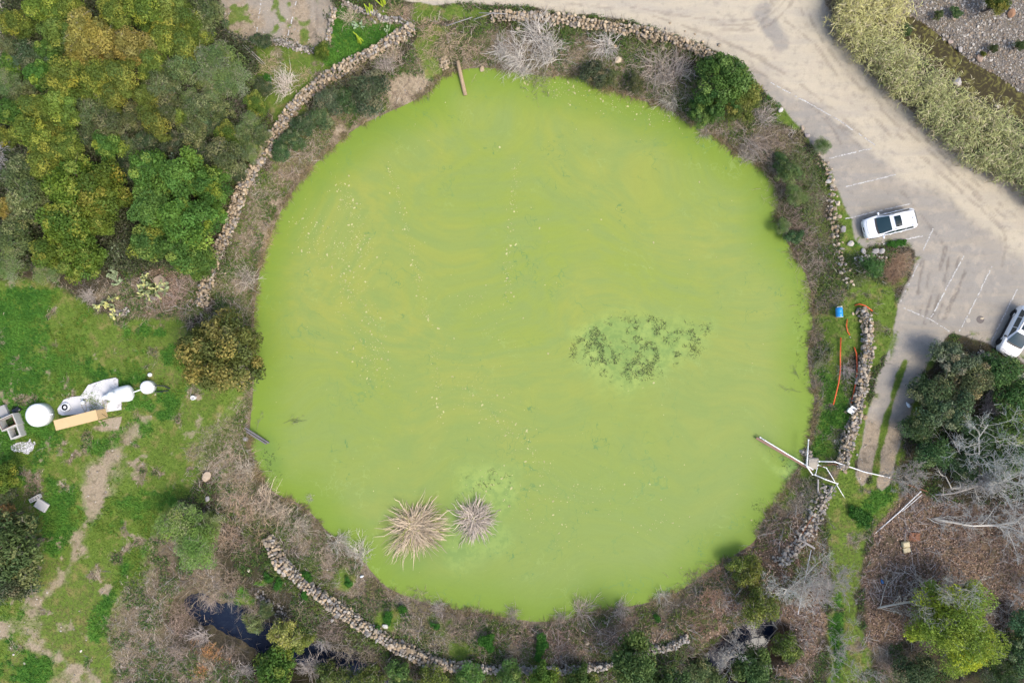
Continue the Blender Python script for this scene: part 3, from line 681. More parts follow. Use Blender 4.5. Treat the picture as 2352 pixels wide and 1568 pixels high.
def boulder(px, py, r_px, label, pal, seed, name='boulder', squash=.65, dz=0., elong=1.2, rz=None):
    r = np.random.default_rng(seed); V, F = SH_BIG[seed % 6]; s_ = r_px*S
    x, y = at(px, py); z = Hs(x, y); V2 = V*np.array([elong, 1/elong**.5, squash])*s_*.72
    c = np.array(pal)*r.uniform(.9, 1.1); cc = c*(.9+.2*r.random((len(V), 1)))
    o = obj(name, mk(name, V2, [F], cc, False), STONE); o.location = (x, y, z+s_*squash*.45+dz); o.rotation_euler = (0, 0, rz if rz is not None else r.uniform(0, 6))
    return tag(o, label, 'boulder')
BT, BG, BW = (.40, .32, .24), (.31, .29, .28), (.48, .46, .42)
for k, (px, py, rr, lb, pal) in enumerate([
    (1841,296,7,'tan grey rock, topmost of the row along the parking edge',BT),(1851,313,8,'mauve grey rock second from the top of the parking edge row',(.33,.28,.26)),(1866,332,8,'tan rock third from the top of the parking edge row',BT),
    (1879,354,7,'pale rock fourth down the parking edge row, half in scrub',BT),(1893,377,6,'small yellowish rock at the left end of the upper bay line',(.5,.4,.24)),(1898,398,8,'brown ochre rock just under the upper bay line',(.36,.27,.18)),
    (1901,418,9,'light grey round rock left of the second bay line',BW),(1922,468,8,'cream rock on the verge above the white car bonnet',(.45,.40,.30)),(1926,499,8,'rock directly left of the third bay line end',BT),
    (1934,528,10,'grey boulder on grass in front of the white car',BG),(1950,560,11,'long pale boulder below the front corner of the white car',(.42,.39,.34)),(1980,578,9,'grey boulder left of a pair under the white car',BG),
    (2007,578,11,'round grey boulder, left one of the pair by the dry grass',BG),(2021,578,10,'grey boulder, right one of the pair by the dry grass',(.35,.33,.31)),(1957,653,6,'small cream rock at the lower end of the broken wall',(.5,.44,.33)),
    (373,647,21,'large tan boulder behind the prickly pear',(.36,.28,.21)),(1418,140,12,'flat pale slab of rock on the top bank',(.46,.38,.27)),(1412,110,6,'small orange tan rock above the flat pale slab',(.45,.33,.2)),
    (478,1092,15,'weathered tan rock in brush left of the pond',(.38,.30,.22)),(479,1144,9,'grey rock lower left of the weathered tan rock',BG),(887,1435,10,'lone white rock inside the lower left wall',(.55,.53,.48)),
    (1107,151,9,'round tan rock at the pond edge right of the log',(.42,.33,.21)),(688,686,9,'stone lying in grass',BT),(573,1308,5,'egg shaped cream rock left of the lower wall top',(.6,.55,.42)),
    (1791,255,8,'smooth light grey rock beside the round tree',BW),(1349,1476,7,'cream rock in the dry bank at the bottom',(.46,.38,.29)),(556,1010,9,'pale rock beside the fallen dark posts',BG),
    (765,1422,6,'small pale rock on the outer bank of the lower wall',BW),(2100,1238,1,'x',BT),(2126,1238,1,'x',BT),(1822,345,6,'rock in the scrub',BT)]):
    if rr < 2 or lb in ('stone lying in grass', 'rock in the scrub'): continue
    boulder(px, py, rr, lb, pal, k+3)
b = boulder(2217,177,17,'big grey boulder standing in the shallow brook',(.40,.37,.36),61,squash=.95)
for k, (px, py, rr, lb) in enumerate([(1891+0+0,23,0,''),(2227,98,10,'pale angular rock on the cobble bed'),(2205,82,8,'pinkish rock on the cobble bed above the angular one'),(2208,26,9,'tan rock near the top of the cobble bed'),(2270,121,12,'wide brown flat rock on the cobble bed'),(2315,233,8,'pale rock among the reeds by the brook'),(2343,18,14,'rusty brown rock in the top right corner')]):
    if rr: boulder(px, py, rr, lb, [(.4,.37,.35),(.38,.30,.25),(.40,.33,.26),(.30,.22,.17),(.4,.37,.33),(.30,.17,.10)][k-1], 70+k, 'rock')

# ---------------------------------------------------------------- FOLIAGE PROTOTYPES (mesh data shared by copies)
def crown(seed, R, Ht, rl, nleaf, L, W, cd, cl, ct=None, tfrac=.0, base=.35, flat=.62, irr=.25, twig=0, twcol=(.30, .27, .22), jit=.75, lobe_n=None):
    r = np.random.default_rng(seed); a = Acc(); cd, cl = np.array(cd), np.array(cl); ct = np.array(ct if ct is not None else cl)
    n = lobe_n or int(2.2*(R/rl)**2); th = r.uniform(0, 2*math.pi, n*6); rr = np.sqrt(r.random(n*6))
    ph = r.uniform(0, 6.28, 4); out = 1-irr+irr*(np.sin(2*th+ph[0])+np.sin(3*th+ph[1])+np.sin(5*th+ph[2]))/3*1.4
    X = R*rr*out*np.cos(th)*.86; Y = R*rr*out*np.sin(th)*.86; q = np.clip(rr, 0, 1)
    Z = Ht*(base+(1-base-.12)*np.sqrt(1-q**2*.92))+r.normal(size=len(X))*Ht*.07
    c = np.stack([X, Y, Z], 1); keep = [0]
    for i in range(1, len(c)):
        if len(keep) >= n: break
        if np.min(np.linalg.norm(c[keep]-c[i], axis=1)) > rl*.72: keep.append(i)
    c = c[keep]; nl = len(c); rad = rl*r.uniform(.65, 1.3, nl)
    lt = r.random(nl); lh = r.normal(size=nl)*.055; top = r.random(nl) < tfrac
    k = int(nleaf/nl)+1
    idx = np.repeat(np.arange(nl), k); m = len(idx); D = rdir(m, r); D[:, 2] = np.where(D[:, 2] < -.25, -D[:, 2]*.6, D[:, 2])
    sh = np.where(r.random(m) < .78, r.uniform(.82, 1.08, m), r.uniform(.3, .8, m))
    bump = 1+.16*np.sin(D[:, 0]*7+idx)*np.sin(D[:, 1]*7+idx*2)
    P = c[idx]+D*(rad[idx]*sh*bump)[:, None]*np.array([1, 1, flat+.2])
    # drop leaves deep inside other lobes
    P = P[(m_ := np.ones(m, bool))]; N = unit(D+rdir(m, r)*jit)
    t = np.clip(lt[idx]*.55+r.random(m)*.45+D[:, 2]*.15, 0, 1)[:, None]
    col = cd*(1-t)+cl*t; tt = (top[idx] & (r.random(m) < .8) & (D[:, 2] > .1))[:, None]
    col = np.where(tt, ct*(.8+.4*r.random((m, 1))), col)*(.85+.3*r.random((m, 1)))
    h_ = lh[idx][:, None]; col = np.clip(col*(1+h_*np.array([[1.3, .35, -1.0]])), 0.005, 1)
    leaves(a, P, N, L*r.uniform(.7, 1.3, m), W*r.uniform(.7, 1.3, m), col, r)
    fo = a.mesh('leaf_crown')
    b = Acc(); k = max(4, nl//2); sel = r.choice(nl, k, replace=False); K = 5
    f = np.array([[r.normal()*R*.08, r.normal()*R*.08, Ht*base*.55]])
    B = np.repeat(f, k, 0); E = c[sel]-np.array([0, 0, rl*.3]); t = np.linspace(0, 1, K)[None, :, None]
    Pl = B[:, None]*(1-t)+E[:, None]*t; Pl[:, :, 2] += (np.sin(t[:, :, 0]*math.pi)*Ht*.05); Pl = wob(Pl, .14, r)
    tubes(b, Pl, np.repeat(R*.028*np.linspace(1, .4, K)[None], k, 0), (.13, .105, .085), 4)
    trunk = np.stack([np.array([[0, 0, -.3], [R*.03, 0, Ht*base*.2], [f[0, 0]*.6, f[0, 1]*.6, Ht*base*.4], f[0], f[0]+np.array([0, 0, .1])])])
    tubes(b, trunk, np.array([[R*.075, R*.065, R*.055, R*.05, R*.03]]), (.12, .10, .08), 7)
    Q, RR = grow(Pl, np.repeat(R*.02*np.linspace(1, .4, K)[None], k, 0), 3, .4, .8, r=r); tubes(b, Q, RR, (.14, .115, .09))
    if twig:
        Q2, R2 = grow(Q, RR, 3, .8, .8, up=.5, r=r)
        Bt = c[r.integers(nl, size=twig)]; Dt = unit(rdir(twig, r)+np.array([0, 0, .8])); Lt = rl*r.uniform(1., 1.8, twig)
        Pt = shoots(Bt, Dt, Lt, 4, .1, .15, r); tubes(b, Pt, np.repeat(np.linspace(.014, .006, 4)[None], twig, 0), twcol)
        Q3, R3 = grow(Pt, np.repeat(np.linspace(.012, .005, 4)[None], twig, 0), 3, .5, .7, r=r); tubes(b, Q3, R3, twcol)
    return [('crown', fo, FOL, True), ('trunk', b.mesh('branching_trunk'), BARK, False)]
PRO = {
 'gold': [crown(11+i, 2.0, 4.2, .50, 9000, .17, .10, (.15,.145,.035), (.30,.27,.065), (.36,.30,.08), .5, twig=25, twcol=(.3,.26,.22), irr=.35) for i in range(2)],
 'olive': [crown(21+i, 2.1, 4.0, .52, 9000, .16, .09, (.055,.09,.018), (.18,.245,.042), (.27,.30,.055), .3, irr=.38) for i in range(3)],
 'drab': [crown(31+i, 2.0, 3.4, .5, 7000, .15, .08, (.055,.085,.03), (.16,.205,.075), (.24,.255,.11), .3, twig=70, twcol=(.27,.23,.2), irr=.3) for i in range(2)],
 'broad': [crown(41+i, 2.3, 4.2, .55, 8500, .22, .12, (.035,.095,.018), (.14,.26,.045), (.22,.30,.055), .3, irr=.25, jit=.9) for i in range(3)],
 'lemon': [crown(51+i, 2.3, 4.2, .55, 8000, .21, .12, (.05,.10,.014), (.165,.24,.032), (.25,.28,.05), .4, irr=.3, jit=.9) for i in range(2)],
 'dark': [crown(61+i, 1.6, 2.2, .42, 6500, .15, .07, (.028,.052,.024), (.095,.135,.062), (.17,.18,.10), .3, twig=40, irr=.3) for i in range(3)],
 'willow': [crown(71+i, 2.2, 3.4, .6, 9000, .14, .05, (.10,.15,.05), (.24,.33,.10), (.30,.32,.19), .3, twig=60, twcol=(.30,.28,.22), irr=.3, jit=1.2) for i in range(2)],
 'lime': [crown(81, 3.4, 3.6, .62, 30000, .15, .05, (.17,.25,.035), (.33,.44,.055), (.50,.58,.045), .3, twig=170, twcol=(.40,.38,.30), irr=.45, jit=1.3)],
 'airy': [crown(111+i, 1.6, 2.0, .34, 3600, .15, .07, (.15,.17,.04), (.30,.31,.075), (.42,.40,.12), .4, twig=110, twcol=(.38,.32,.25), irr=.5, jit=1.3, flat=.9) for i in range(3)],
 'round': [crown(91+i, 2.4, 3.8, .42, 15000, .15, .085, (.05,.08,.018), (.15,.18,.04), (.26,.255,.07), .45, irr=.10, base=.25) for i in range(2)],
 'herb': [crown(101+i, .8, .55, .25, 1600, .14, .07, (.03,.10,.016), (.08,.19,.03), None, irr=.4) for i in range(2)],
}
FILL = 1
PR = {'gold': 2.0, 'olive': 2.1, 'drab': 2.0, 'broad': 2.3, 'lemon': 2.3, 'dark': 1.6, 'willow': 2.2, 'lime': 3.4, 'airy': 1.6, 'round': 2.4, 'herb': .8}
PH = {'gold': 4.2, 'olive': 4.0, 'drab': 3.4, 'broad': 4.2, 'lemon': 4.2, 'dark': 2.2, 'willow': 3.4, 'lime': 3.6, 'airy': 2.0, 'round': 3.8, 'herb': .55}
def plant(name, cat, px, py, rpx, kind, label, group=None, tint=None, rz=None, seed=0, var=None):
    r = np.random.default_rng(int(px*7+py*13+seed)); pr = PRO[kind][r.integers(len(PRO[kind])) if var is None else var]
    s_ = rpx*S/PR[kind]*1.16
    x0, y0 = at(px, py, 0); h = Hs(x0, y0)+PH[kind]*s_*.62; x, y = at(px, py, h)
    # the stem stands under the crown
    tn = tint or (1, 1, 1); tn = tuple(np.array(tn)*r.uniform(.93, 1.07, 3))
    t = thing(name, (x, y, Hs(x, y)), label, cat, group, rz if rz is not None else r.uniform(0, 6.28), (s_, s_, s_))
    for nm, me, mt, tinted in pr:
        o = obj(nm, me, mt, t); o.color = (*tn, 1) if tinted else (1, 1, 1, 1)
    return t
WOOD = 'trees of the top left wood'
TREES = [
 (212,82,50,'gold','large golden brown crown, the biggest gold patch in the top left wood'),(190,125,36,'gold','golden crown at the lower left of the big gold one'),(240,118,34,'gold','golden crown with dry centre below the big gold one'),(312,105,44,'gold','yellow gold crown right of the big gold one'),
 (105,22,44,'olive','olive green crown on the top edge left of the gold crowns'),(165,22,40,'olive','olive crown on the top edge above the gold crowns'),(150,80,42,'olive','olive crown pressed against the left side of the big gold one'),
 (270,35,44,'olive','olive tree on the top edge right above the yellow gold crown'),(345,28,52,'olive','broad olive crown near the top edge, middle of the wood'),(405,30,46,'olive','bright olive crown near the top edge by the lot'),
 (385,85,44,'olive','olive crown around the small dark gap in the canopy'),(445,60,40,'olive','olive crown at the right end of the wood above the willow'),(478,45,42,'drab','dull brown olive tree touching the gravel lot'),(438,108,40,'olive','olive crown between the dark gap and the willow'),
 (355,150,38,'olive','yellow olive crown right under the yellow gold one'),(160,180,48,'olive','wide olive crown below the left gold crown'),(235,178,44,'olive','pale olive crown under the gold crowns'),(290,175,42,'olive','khaki olive crown right of the pale olive one'),(220,222,34,'olive','small bright olive crown low in the wood centre'),(275,218,36,'olive','small olive crown left of the deep dark gap'),
 (45,60,38,'olive','green olive tree near the left lane, upper one'),(70,130,40,'dark','dark green tree in the left part of the wood'),(25,110,32,'drab','drab bush right beside the sandy lane'),(100,175,34,'broad','deep green small tree left of the wide olive crown'),
 (110,120,30,'broad','leafy green tree between the dark tree and the gold crowns'),(20,190,34,'willow','silvery green shrub on the left border below the lane'),(60,215,34,'drab','brownish green tree near the left border'),
 (375,205,42,'drab','greyish olive crown with bare twigs, centre right of the wood'),(420,160,40,'drab','olive grey crown left of the willow'),(345,225,36,'olive','olive crown above the brown hollow'),(395,250,38,'drab','dull crown right of the brown hollow'),
 (155,248,46,'olive','mid green olive crown at the left middle'),(215,262,40,'drab','dull green tree left of the brown hollow'),(95,258,42,'olive','yellowish olive crown at the far left middle'),(30,260,36,'broad','bright green tree on the left border'),
 (365,282,38,'olive','yellow topped olive crown below the brown hollow'),(260,288,38,'drab','greyish drab tree above the cactus in the wood'),(12,318,30,'olive','yellow olive tree cut by the left edge'),(85,310,48,'olive','rich olive crown right of the one cut by the left edge'),
 (135,300,34,'olive','olive crown between the rich and the drab ones'),(55,400,44,'drab','dusky olive crown above the grey bare branches'),(110,370,46,'olive','olive crown over the twisted grey branches'),(165,345,38,'olive','olive crown left of the yellow cactus leaves'),(15,480,26,'gold','small golden crown cut by the left edge'),
 (500,150,52,'willow','large pale green willow like tree near the lot corner'),(540,185,40,'willow','pale grey green tree right of the large willow like one'),(490,200,36,'willow','loose pale green tree below the large willow like one'),
 (590,240,26,'lemon','small vivid yellow green tree above the long wall'),(528,312,30,'lemon','yellow green young tree in the brushy middle of the wood'),(520,360,44,'drab','drab shrub tree left of the long wall'),(560,310,30,'drab','grey brown shrub tree touching the long wall'),(465,250,38,'drab','dull olive tree in the middle right of the wood'),
 (450,310,36,'drab','dim olive shrub tree left of the yellow green young one'),(740,118,18,'lemon','small yellow green bush at the lot corner stones'),(600,95,20,'dark','dark bush left of the lower lot edging'),
 (75,455,50,'drab','dark olive tree at the left above the yellow green pair'),(40,540,44,'drab','drab tree on the left, lowest of the left border'),(165,430,56,'lemon','yellow green leafy tree, top left of its clump'),(245,440,54,'lemon','yellow green leafy tree next to the bright green ones'),
 (160,520,58,'lemon','big yellow green tree in the middle of its clump'),(190,590,48,'lemon','yellow green tree at the bottom of its clump'),(120,580,40,'lemon','low yellow green tree beside the open grass'),(225,500,42,'lemon','yellow green crown just above the pale prickly pear'),
 (345,400,48,'broad','bright green tree below the cactus in the wood'),(420,410,52,'broad','bright green leafy tree, uppermost beside the long wall'),(485,430,46,'broad','bright green tree closest to the long wall'),(360,480,52,'broad','bright green tree in the middle left of its clump'),
 (430,510,60,'broad','largest bright green tree of the clump by the wall'),(480,500,36,'broad','bright green crown overhanging the wall shadow'),(350,555,44,'broad','bright green tree right of the pale prickly pear'),(420,580,46,'broad','bright green tree above the large tan boulder'),(462,600,34,'broad','lowest bright green tree near the wall foot'),
 (445,235,30,'willow','silvery green shrub tree in the middle right of the wood'),(505,255,30,'drab','olive grey shrub tree under the large willow like one'),(580,275,26,'willow','light green shrub tree near the wall, upper'),(600,310,24,'drab','grey green shrub tree near the wall, lower'),
 (490,290,28,'dark','dark green shrub tree between the drab ones'),(425,270,28,'olive','small olive crown at the right rim of the brown hollow'),(400,325,30,'dark','dark leafy shrub right above the blue green cactus'),(340,325,28,'dark','dark green shrub above the left cactus of the wood'),(250,335,34,'broad','dark leafy tree above the yellow green clump'),(205,315,32,'dark','dark tree in the centre of the wood'),
 (300,345,24,'willow','pale green shrub tree left of the cactus in the wood'),(470,355,30,'dark','dark green shrub tree right of the blue green cactus'),(505,400,26,'drab','drab shrub tree just inside the long wall'),(540,400,20,'dark','low dark shrub at the shadow side of the long wall'),(575,350,26,'willow','grey green shrub tree beside the middle of the long wall'),(310,265,30,'drab','brownish crown hanging over the brown hollow'),(15,350,28,'dark','dark shrub at the left edge, middle'),(30,150,28,'broad','green tree at the left edge below the lane bush'),(290,395,30,'dark','dark green tree between the two leafy clumps'),(600,200,22,'dark','dark shrub above the vivid yellow green tree'),
 (20,610,36,'willow','grass green bush at the left border above the meadow'),(110,625,28,'willow','feathery green bush at the top of the meadow'),
]
for k, (px, py, rr, kd, lb) in enumerate(TREES):
    r = np.random.default_rng(k); v = r.uniform(.82, 1.12)
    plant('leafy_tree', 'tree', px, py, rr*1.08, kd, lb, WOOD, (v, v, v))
OTHER = [
 ('leafy_tree','tree',500,812,86,'round','big round olive brown tree at the left shore of the pond',(1.05,1,1)),
 ('leafy_tree','tree',1665,190,62,'round','rounded green and yellow tree on the bank beside the dirt road',(.75,1.05,1)),
 ('leafy_tree','tree',1700,225,46,'round','side crown leaning over the right of the bank tree, tinted yellow as sunlit',(1.1,1.15,1)),  # right crown tinted yellow, left one green: sunlit and shaded sides in colour
 ('leafy_tree','tree',1620,250,36,'round','lower left crown of the bank tree group, tinted green as shaded',(.75,1.15,1)),
 ('leafy_tree','tree',45,1260,74,'dark','big dark green tree cut by the lower left edge',(1.1,1.15,.8)),('leafy_tree','tree',30,1335,48,'dark','dark tree below the big one at the lower left edge',(1,1,1)),('leafy_tree','tree',12,1190,34,'gold','rusty gold crown at the left edge above the dark tree',(1,.75,1.1)),
 ('leafy_tree','tree',12,1095,34,'lemon','yellow green tree on the left edge below the concrete boxes',None),('leafy_tree','tree',15,1145,28,'drab','brownish tree on the left edge next to the broken block',None),
 ('leafy_shrub','shrub',425,1205,56,'willow','light green feathery shrub in the lower left meadow',(1.1,1.25,.9)),('leafy_shrub','shrub',455,1260,48,'willow','light green shrub below the feathery one',(1.0,1.3,.8)),('leafy_shrub','shrub',480,1205,30,'willow','small light green shrub next to the grey brush',(1.1,1.2,.9)),
 ('leafy_shrub','shrub',845,208,46,'dark','dark evergreen shrub on the bank above the pond, upper left',(1,1.05,1.1)),('leafy_shrub','shrub',800,228,34,'dark','dark shrub touching the inner side of the long wall',(1,1.15,.9)),('leafy_shrub','shrub',760,232,30,'dark','grey green shrub left of the dark evergreen one',(1.4,1.35,1.5)),
 ('leafy_shrub','shrub',735,270,26,'dark','small grey green shrub below the wall bend',(1.3,1.3,1.3)),('leafy_shrub','shrub',700,288,26,'dark','dark shrub hugging the wall at its bend',(1,1.2,1)),('leafy_shrub','shrub',672,318,26,'dark','dark shrub inside the wall below the bend',(1,1.2,1)),('leafy_shrub','shrub',645,350,24,'dark','lowest dark shrub inside the long wall',(1,1.25,1)),
 ('leafy_shrub','shrub',1370,168,34,'dark','dark shrub on the top shore by the water',(1.2,1,1)),('leafy_shrub','shrub',1400,178,22,'drab','brown green shrub right of the dark one on the top shore',(.9,.9,.8)),('leafy_shrub','shrub',1460,190,24,'drab','dull shrub under the bare bush of the top shore',(.8,.75,.7)),
 ('leafy_shrub','shrub',1815,395,30,'drab','green grey shrub on the right bank above the bay',(.9,1.05,.9)),('leafy_shrub','shrub',1830,450,26,'willow','pale green shrub on the right bank',(.95,1,.9)),('leafy_shrub','shrub',1795,520,20,'willow','light green shrub leaning over the right shore',(.8,.9,.8)),('leafy_shrub','shrub',1888,335,20,'willow','light green tuft shrub by the parking rocks',(.8,.9,.8)),
 ('leafy_shrub','shrub',1795,370,20,'dark','green shrub close to the water on the right bank',(1.1,1.4,1)),('leafy_shrub','shrub',2002,612,28,'drab','green shrub left of the dry grass clump',(.7,1.05,.7)),('leafy_shrub','shrub',1825,545,20,'dark','green shrub on the right bank next to the broken wall',(1.1,1.35,1)),
 ('leafy_tree','tree',2190,830,46,'dark','grey green tree top of the dark thicket right of the track',(2.0,1.7,1.8)),('leafy_tree','tree',2235,870,46,'dark','grey leaved tree in the upper right of the thicket',(1.8,1.5,1.5)),('leafy_tree','tree',2135,900,42,'dark','dark tree at the left border of the thicket, by the track',(1.2,1.3,1.1)),
 ('leafy_tree','tree',2180,945,52,'dark','large grey green tree in the middle of the thicket',(1.6,1.5,1.4)),('leafy_tree','tree',2110,980,36,'dark','dark low tree at the lower left of the thicket',(1.2,1.4,1.1)),('leafy_tree','tree',2240,1000,46,'dark','dark green tree in the lower middle of the thicket',(1.2,1.3,1)),
 ('leafy_tree','tree',2290,850,42,'dark','dark tree near the cobble edging of the thicket',(1,1.4,.9)),('leafy_tree','tree',2330,910,40,'dark','dark green tree on the right edge above the bare one',(1,1.5,.9)),('leafy_tree','tree',2320,985,46,'dark','yellow tinged green tree on the right edge of the thicket',(1.8,2.0,1)),
 ('leafy_tree','tree',2150,1040,40,'dark','dark green tree at the bottom of the thicket',(1.1,1.4,1)),('leafy_tree','tree',2210,1070,36,'dark','dark tree under the white branches',(1,1.2,1)),('leafy_tree','tree',2300,1060,46,'dark','green tree behind the white branches at the right',(1.3,1.5,1)),
 ('leafy_shrub','shrub',2252,1018,10,'lemon','tiny bright yellow bush in the dark thicket',(2.4,1.9,.8)),
 ('leafy_tree','tree',2190,1435,112,'lime','large lime green willow in the lower right corner',None),('leafy_tree','tree',2335,1500,44,'dark','dark tree in the bottom right corner',(1.2,1.5,1.2)),('leafy_tree','tree',2100,1540,40,'dark','dark tree left under the lime willow',(1,1.2,1)),('leafy_tree','tree',2300,1560,44,'willow','grey green tree on the bottom edge by the corner',(.5,.6,.6)),('leafy_tree','tree',2345,1430,34,'dark','green tree at the right edge beside the lime willow',(1.1,1.7,1.4)),
 ('leafy_shrub','shrub',1700,1298,34,'airy','yellow green shrub at the lower right shore',(.9,1,.8)),('leafy_shrub','shrub',1725,1325,36,'airy','yellow green shrub above the white branched tree',(.85,.95,.7)),('leafy_shrub','shrub',1745,1390,48,'airy','yellow green bush under the white branched tree',(.65,.75,.6)),('leafy_shrub','shrub',1800,1480,40,'airy','green bush at the foot of the white branched tree',(.6,.75,.6)),
 ('leafy_tree','tree',1460,1520,54,'broad','green tree over the thin wall at the bottom',(1.05,.85,1.2)),('leafy_tree','tree',1530,1555,44,'broad','green tree on the bottom edge right of the thin wall',(.85,.75,1.2)),('leafy_tree','tree',1590,1540,38,'dark','dark green tree beside the dark pool',(1.5,1.6,1.2)),('leafy_tree','tree',1640,1560,30,'dark','dark tree on the bottom edge below the pool',(1.5,1.7,1.4)),('leafy_tree','tree',1735,1545,44,'broad','grey green tree on the bottom edge right of the pool',(1.05,.85,1.5)),
 ('leafy_tree','tree',1330,1560,36,'broad','low green tree on the bottom edge by the thin wall',(1,.8,.9)),('leafy_tree','tree',1245,1555,36,'broad','green bush on the bottom edge near the wall end',(1.1,.95,.8)),('leafy_tree','tree',1170,1555,34,'dark','dark green bush under the wall end',(1.6,2,1)),('leafy_tree','tree',1080,1550,34,'dark','dark green bush under the lower wall',(1.6,2.1,1.1)),('leafy_tree','tree',990,1560,40,'airy','olive bush on the bottom edge under the lower wall',(.75,.9,.6)),
 ('leafy_tree','tree',630,1540,52,'broad','vivid green tree on the bottom edge left of centre',(.95,.95,.9)),('leafy_tree','tree',660,1445,40,'airy','yellow green bush overhanging the blue stream',(1,1.1,1)),('leafy_tree','tree',695,1470,30,'airy','lemon green bush right of the overhanging one',(.9,1,.8)),('leafy_tree','tree',580,1430,30,'airy','grey green bush beside the blue stream',(.75,.95,1.3)),('leafy_tree','tree',610,1400,20,'drab','olive bush between the stream and the wall',None),
 ('leafy_tree','tree',760,1545,44,'airy','dark brush tree over the stream at the bottom',(.45,.6,.6)),('leafy_tree','tree',850,1550,44,'airy','olive tree over the stream by the lower wall',(.5,.65,.6)),('leafy_tree','tree',920,1560,34,'dark','dark green tree at the bottom near the wall bend',(1.6,1.9,1)),
 ('leafy_shrub','shrub',2285,8,30,'lemon','yellow green bush on the top edge of the cobble bed',(1,.9,1)),('leafy_shrub','shrub',2195,30,14,'dark','small dark green bush on the cobble bed',(1.2,1.6,1)),('leafy_shrub','shrub',2152,38,12,'drab','grey tuft bush on the cobble bed',(.7,.8,.7)),('leafy_shrub','shrub',2081,68,16,'drab','grey green bush between reeds and cobbles',(.8,.9,.8)),('leafy_shrub','shrub',2250,130,7,'lemon','single yellow green plant on the cobble bed',(1.1,1,1)),('leafy_shrub','shrub',2280,112,12,'drab','brown tuft at the middle of the cobble bed',(.6,.6,.5)),('leafy_shrub','shrub',2340,105,14,'drab','brownish bush on the right of the cobble bed',(.6,.7,.5)),
]
for n_, c_, px, py, rr, kd, lb, tn in OTHER:
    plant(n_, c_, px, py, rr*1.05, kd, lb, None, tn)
HERBS = [(890,1420),(705,1322),(1118,1470),(1122,1482),(1245,1472),(1243,1488),(1000,1438),(800,1338),(616,1328),(640,1340),(1236,1508),(1510,1418),(1975,1185),(1990,1192),(1962,1178),(2050,560),(2070,558),(700,1365),(925,1400),(865,1450),(615,180)]
HL = ['green weed clump above the lower wall','weed clump left of the lower wall top','dark green weed clump on the bottom bank, left one','dark green weed clump just under the left one','bright weed clump on the bottom bank centre','bright weed below the centre clump','weed by the bottom left shore','weed inside the lower wall upper part','leafy weed left of the lower wall','leafy weed touching the lower wall','low weed near the thin wall','blue green weed on the dry bank','big nettle patch by the white pipes','right half of the nettle patch','left half of the nettle patch','weed at the end of the lower bay line','weed right at the bay line corner','weed under the lower wall outer side','weed beside the white rock','weed along the lower wall inner side','fresh green weed above the long wall']
for k, ((px, py), lb) in enumerate(zip(HERBS, HL)):
    plant('leafy_weed', 'weed', px, py, [15,14,18,15,18,15,12,12,13,13,12,10,20,18,16,11,12,12,13,13,12][k], 'herb', lb, 'green weed clumps', (.9, 1.1, .9))

# ---------------------------------------------------------------- BARE SHRUBS AND BARE TREES
def fan(seed, n=150, L=2.0, spread=1.0, tw=3, r0=.024, droop=.25, col=(.56,.51,.45), base=.25, tip=0, tcol=(.25,.24,.1), lv=2, bias=(0, 0)):
    r = np.random.default_rng(seed); a = Acc()
    az = r.uniform(0, 2*math.pi, n); az = az*.6+2.2*np.sin(az*1.5+seed)+r.normal(size=n)*.2; el = np.clip(r.normal(.85, .38, n), .12, 1.5)/max(spread, .3)
    el = np.clip(el, .1, 1.5)
    D = unit(np.stack([np.cos(el)*np.cos(az)+bias[0], np.cos(el)*np.sin(az)+bias[1], np.sin(el)], 1))
    B = np.stack([r.normal(size=n)*base*1.7, r.normal(size=n)*base*1.4, np.full(n, -.05)], 1)
    Ln = L*r.uniform(.45, 1.1, n); P = shoots(B, D, Ln, 5, droop, .26, r); R = r0*np.linspace(1, .35, 5)[None]*r.uniform(.7, 1.3, n)[:, None]
    c = np.array(col)*r.uniform(.65, 1.25, (n, 1)); tubes(a, P, R, c)
    Q, RR = P, R
    for k in range(lv):
        m = tw if k == 0 else 2
        Q, RR = grow(Q, RR, m, .42, .75, .65, .3, .1, .16, .15, r); cc = np.repeat(c, m, 0); c = cc*r.uniform(.85, 1.15, (len(cc), 1)); tubes(a, Q, RR, c)
    out = [('branches', a.mesh('bare_branches'), TWIG, True)]
    if tip:
        b = Acc(); m = tip; i = r.integers(len(Q), size=m); p = Q[i, r.integers(2, 5, m)]+r.normal(size=(m, 3))*.04
        leaves(b, p, rdir(m, r), .10, .05, np.array(tcol)*r.uniform(.6, 1.3, (m, 1)), r); out.append(('foliage', b.mesh('sparse_leaves'), FOL, False))
    return out
FAN = {'grey': [fan(201, 120, 2.1, 1.0, 3), fan(202, 120, 2.0, 1.2, 3, bias=(.3, .2))],
       'tangle': [fan(203, 120, 1.6, 1.3, 4, .018, .45, (.40,.335,.275), .5), fan(204, 120, 1.5, 1.4, 4, .018, .5, (.43,.37,.29), .55, 500, (.26,.26,.11))],
       'green': [fan(205, 90, 1.7, 1.2, 4, .013, .4, (.34,.31,.22), .45, 2200, (.20,.25,.09)), fan(206, 90, 1.6, 1.2, 3, .013, .4, (.38,.34,.26), .45, 1500, (.27,.27,.15))],
       'grass': [fan(207, 420, 1.5, 1.1, 1, .012, .55, (.46,.35,.24), .3, lv=1, bias=(.25, .1))]}
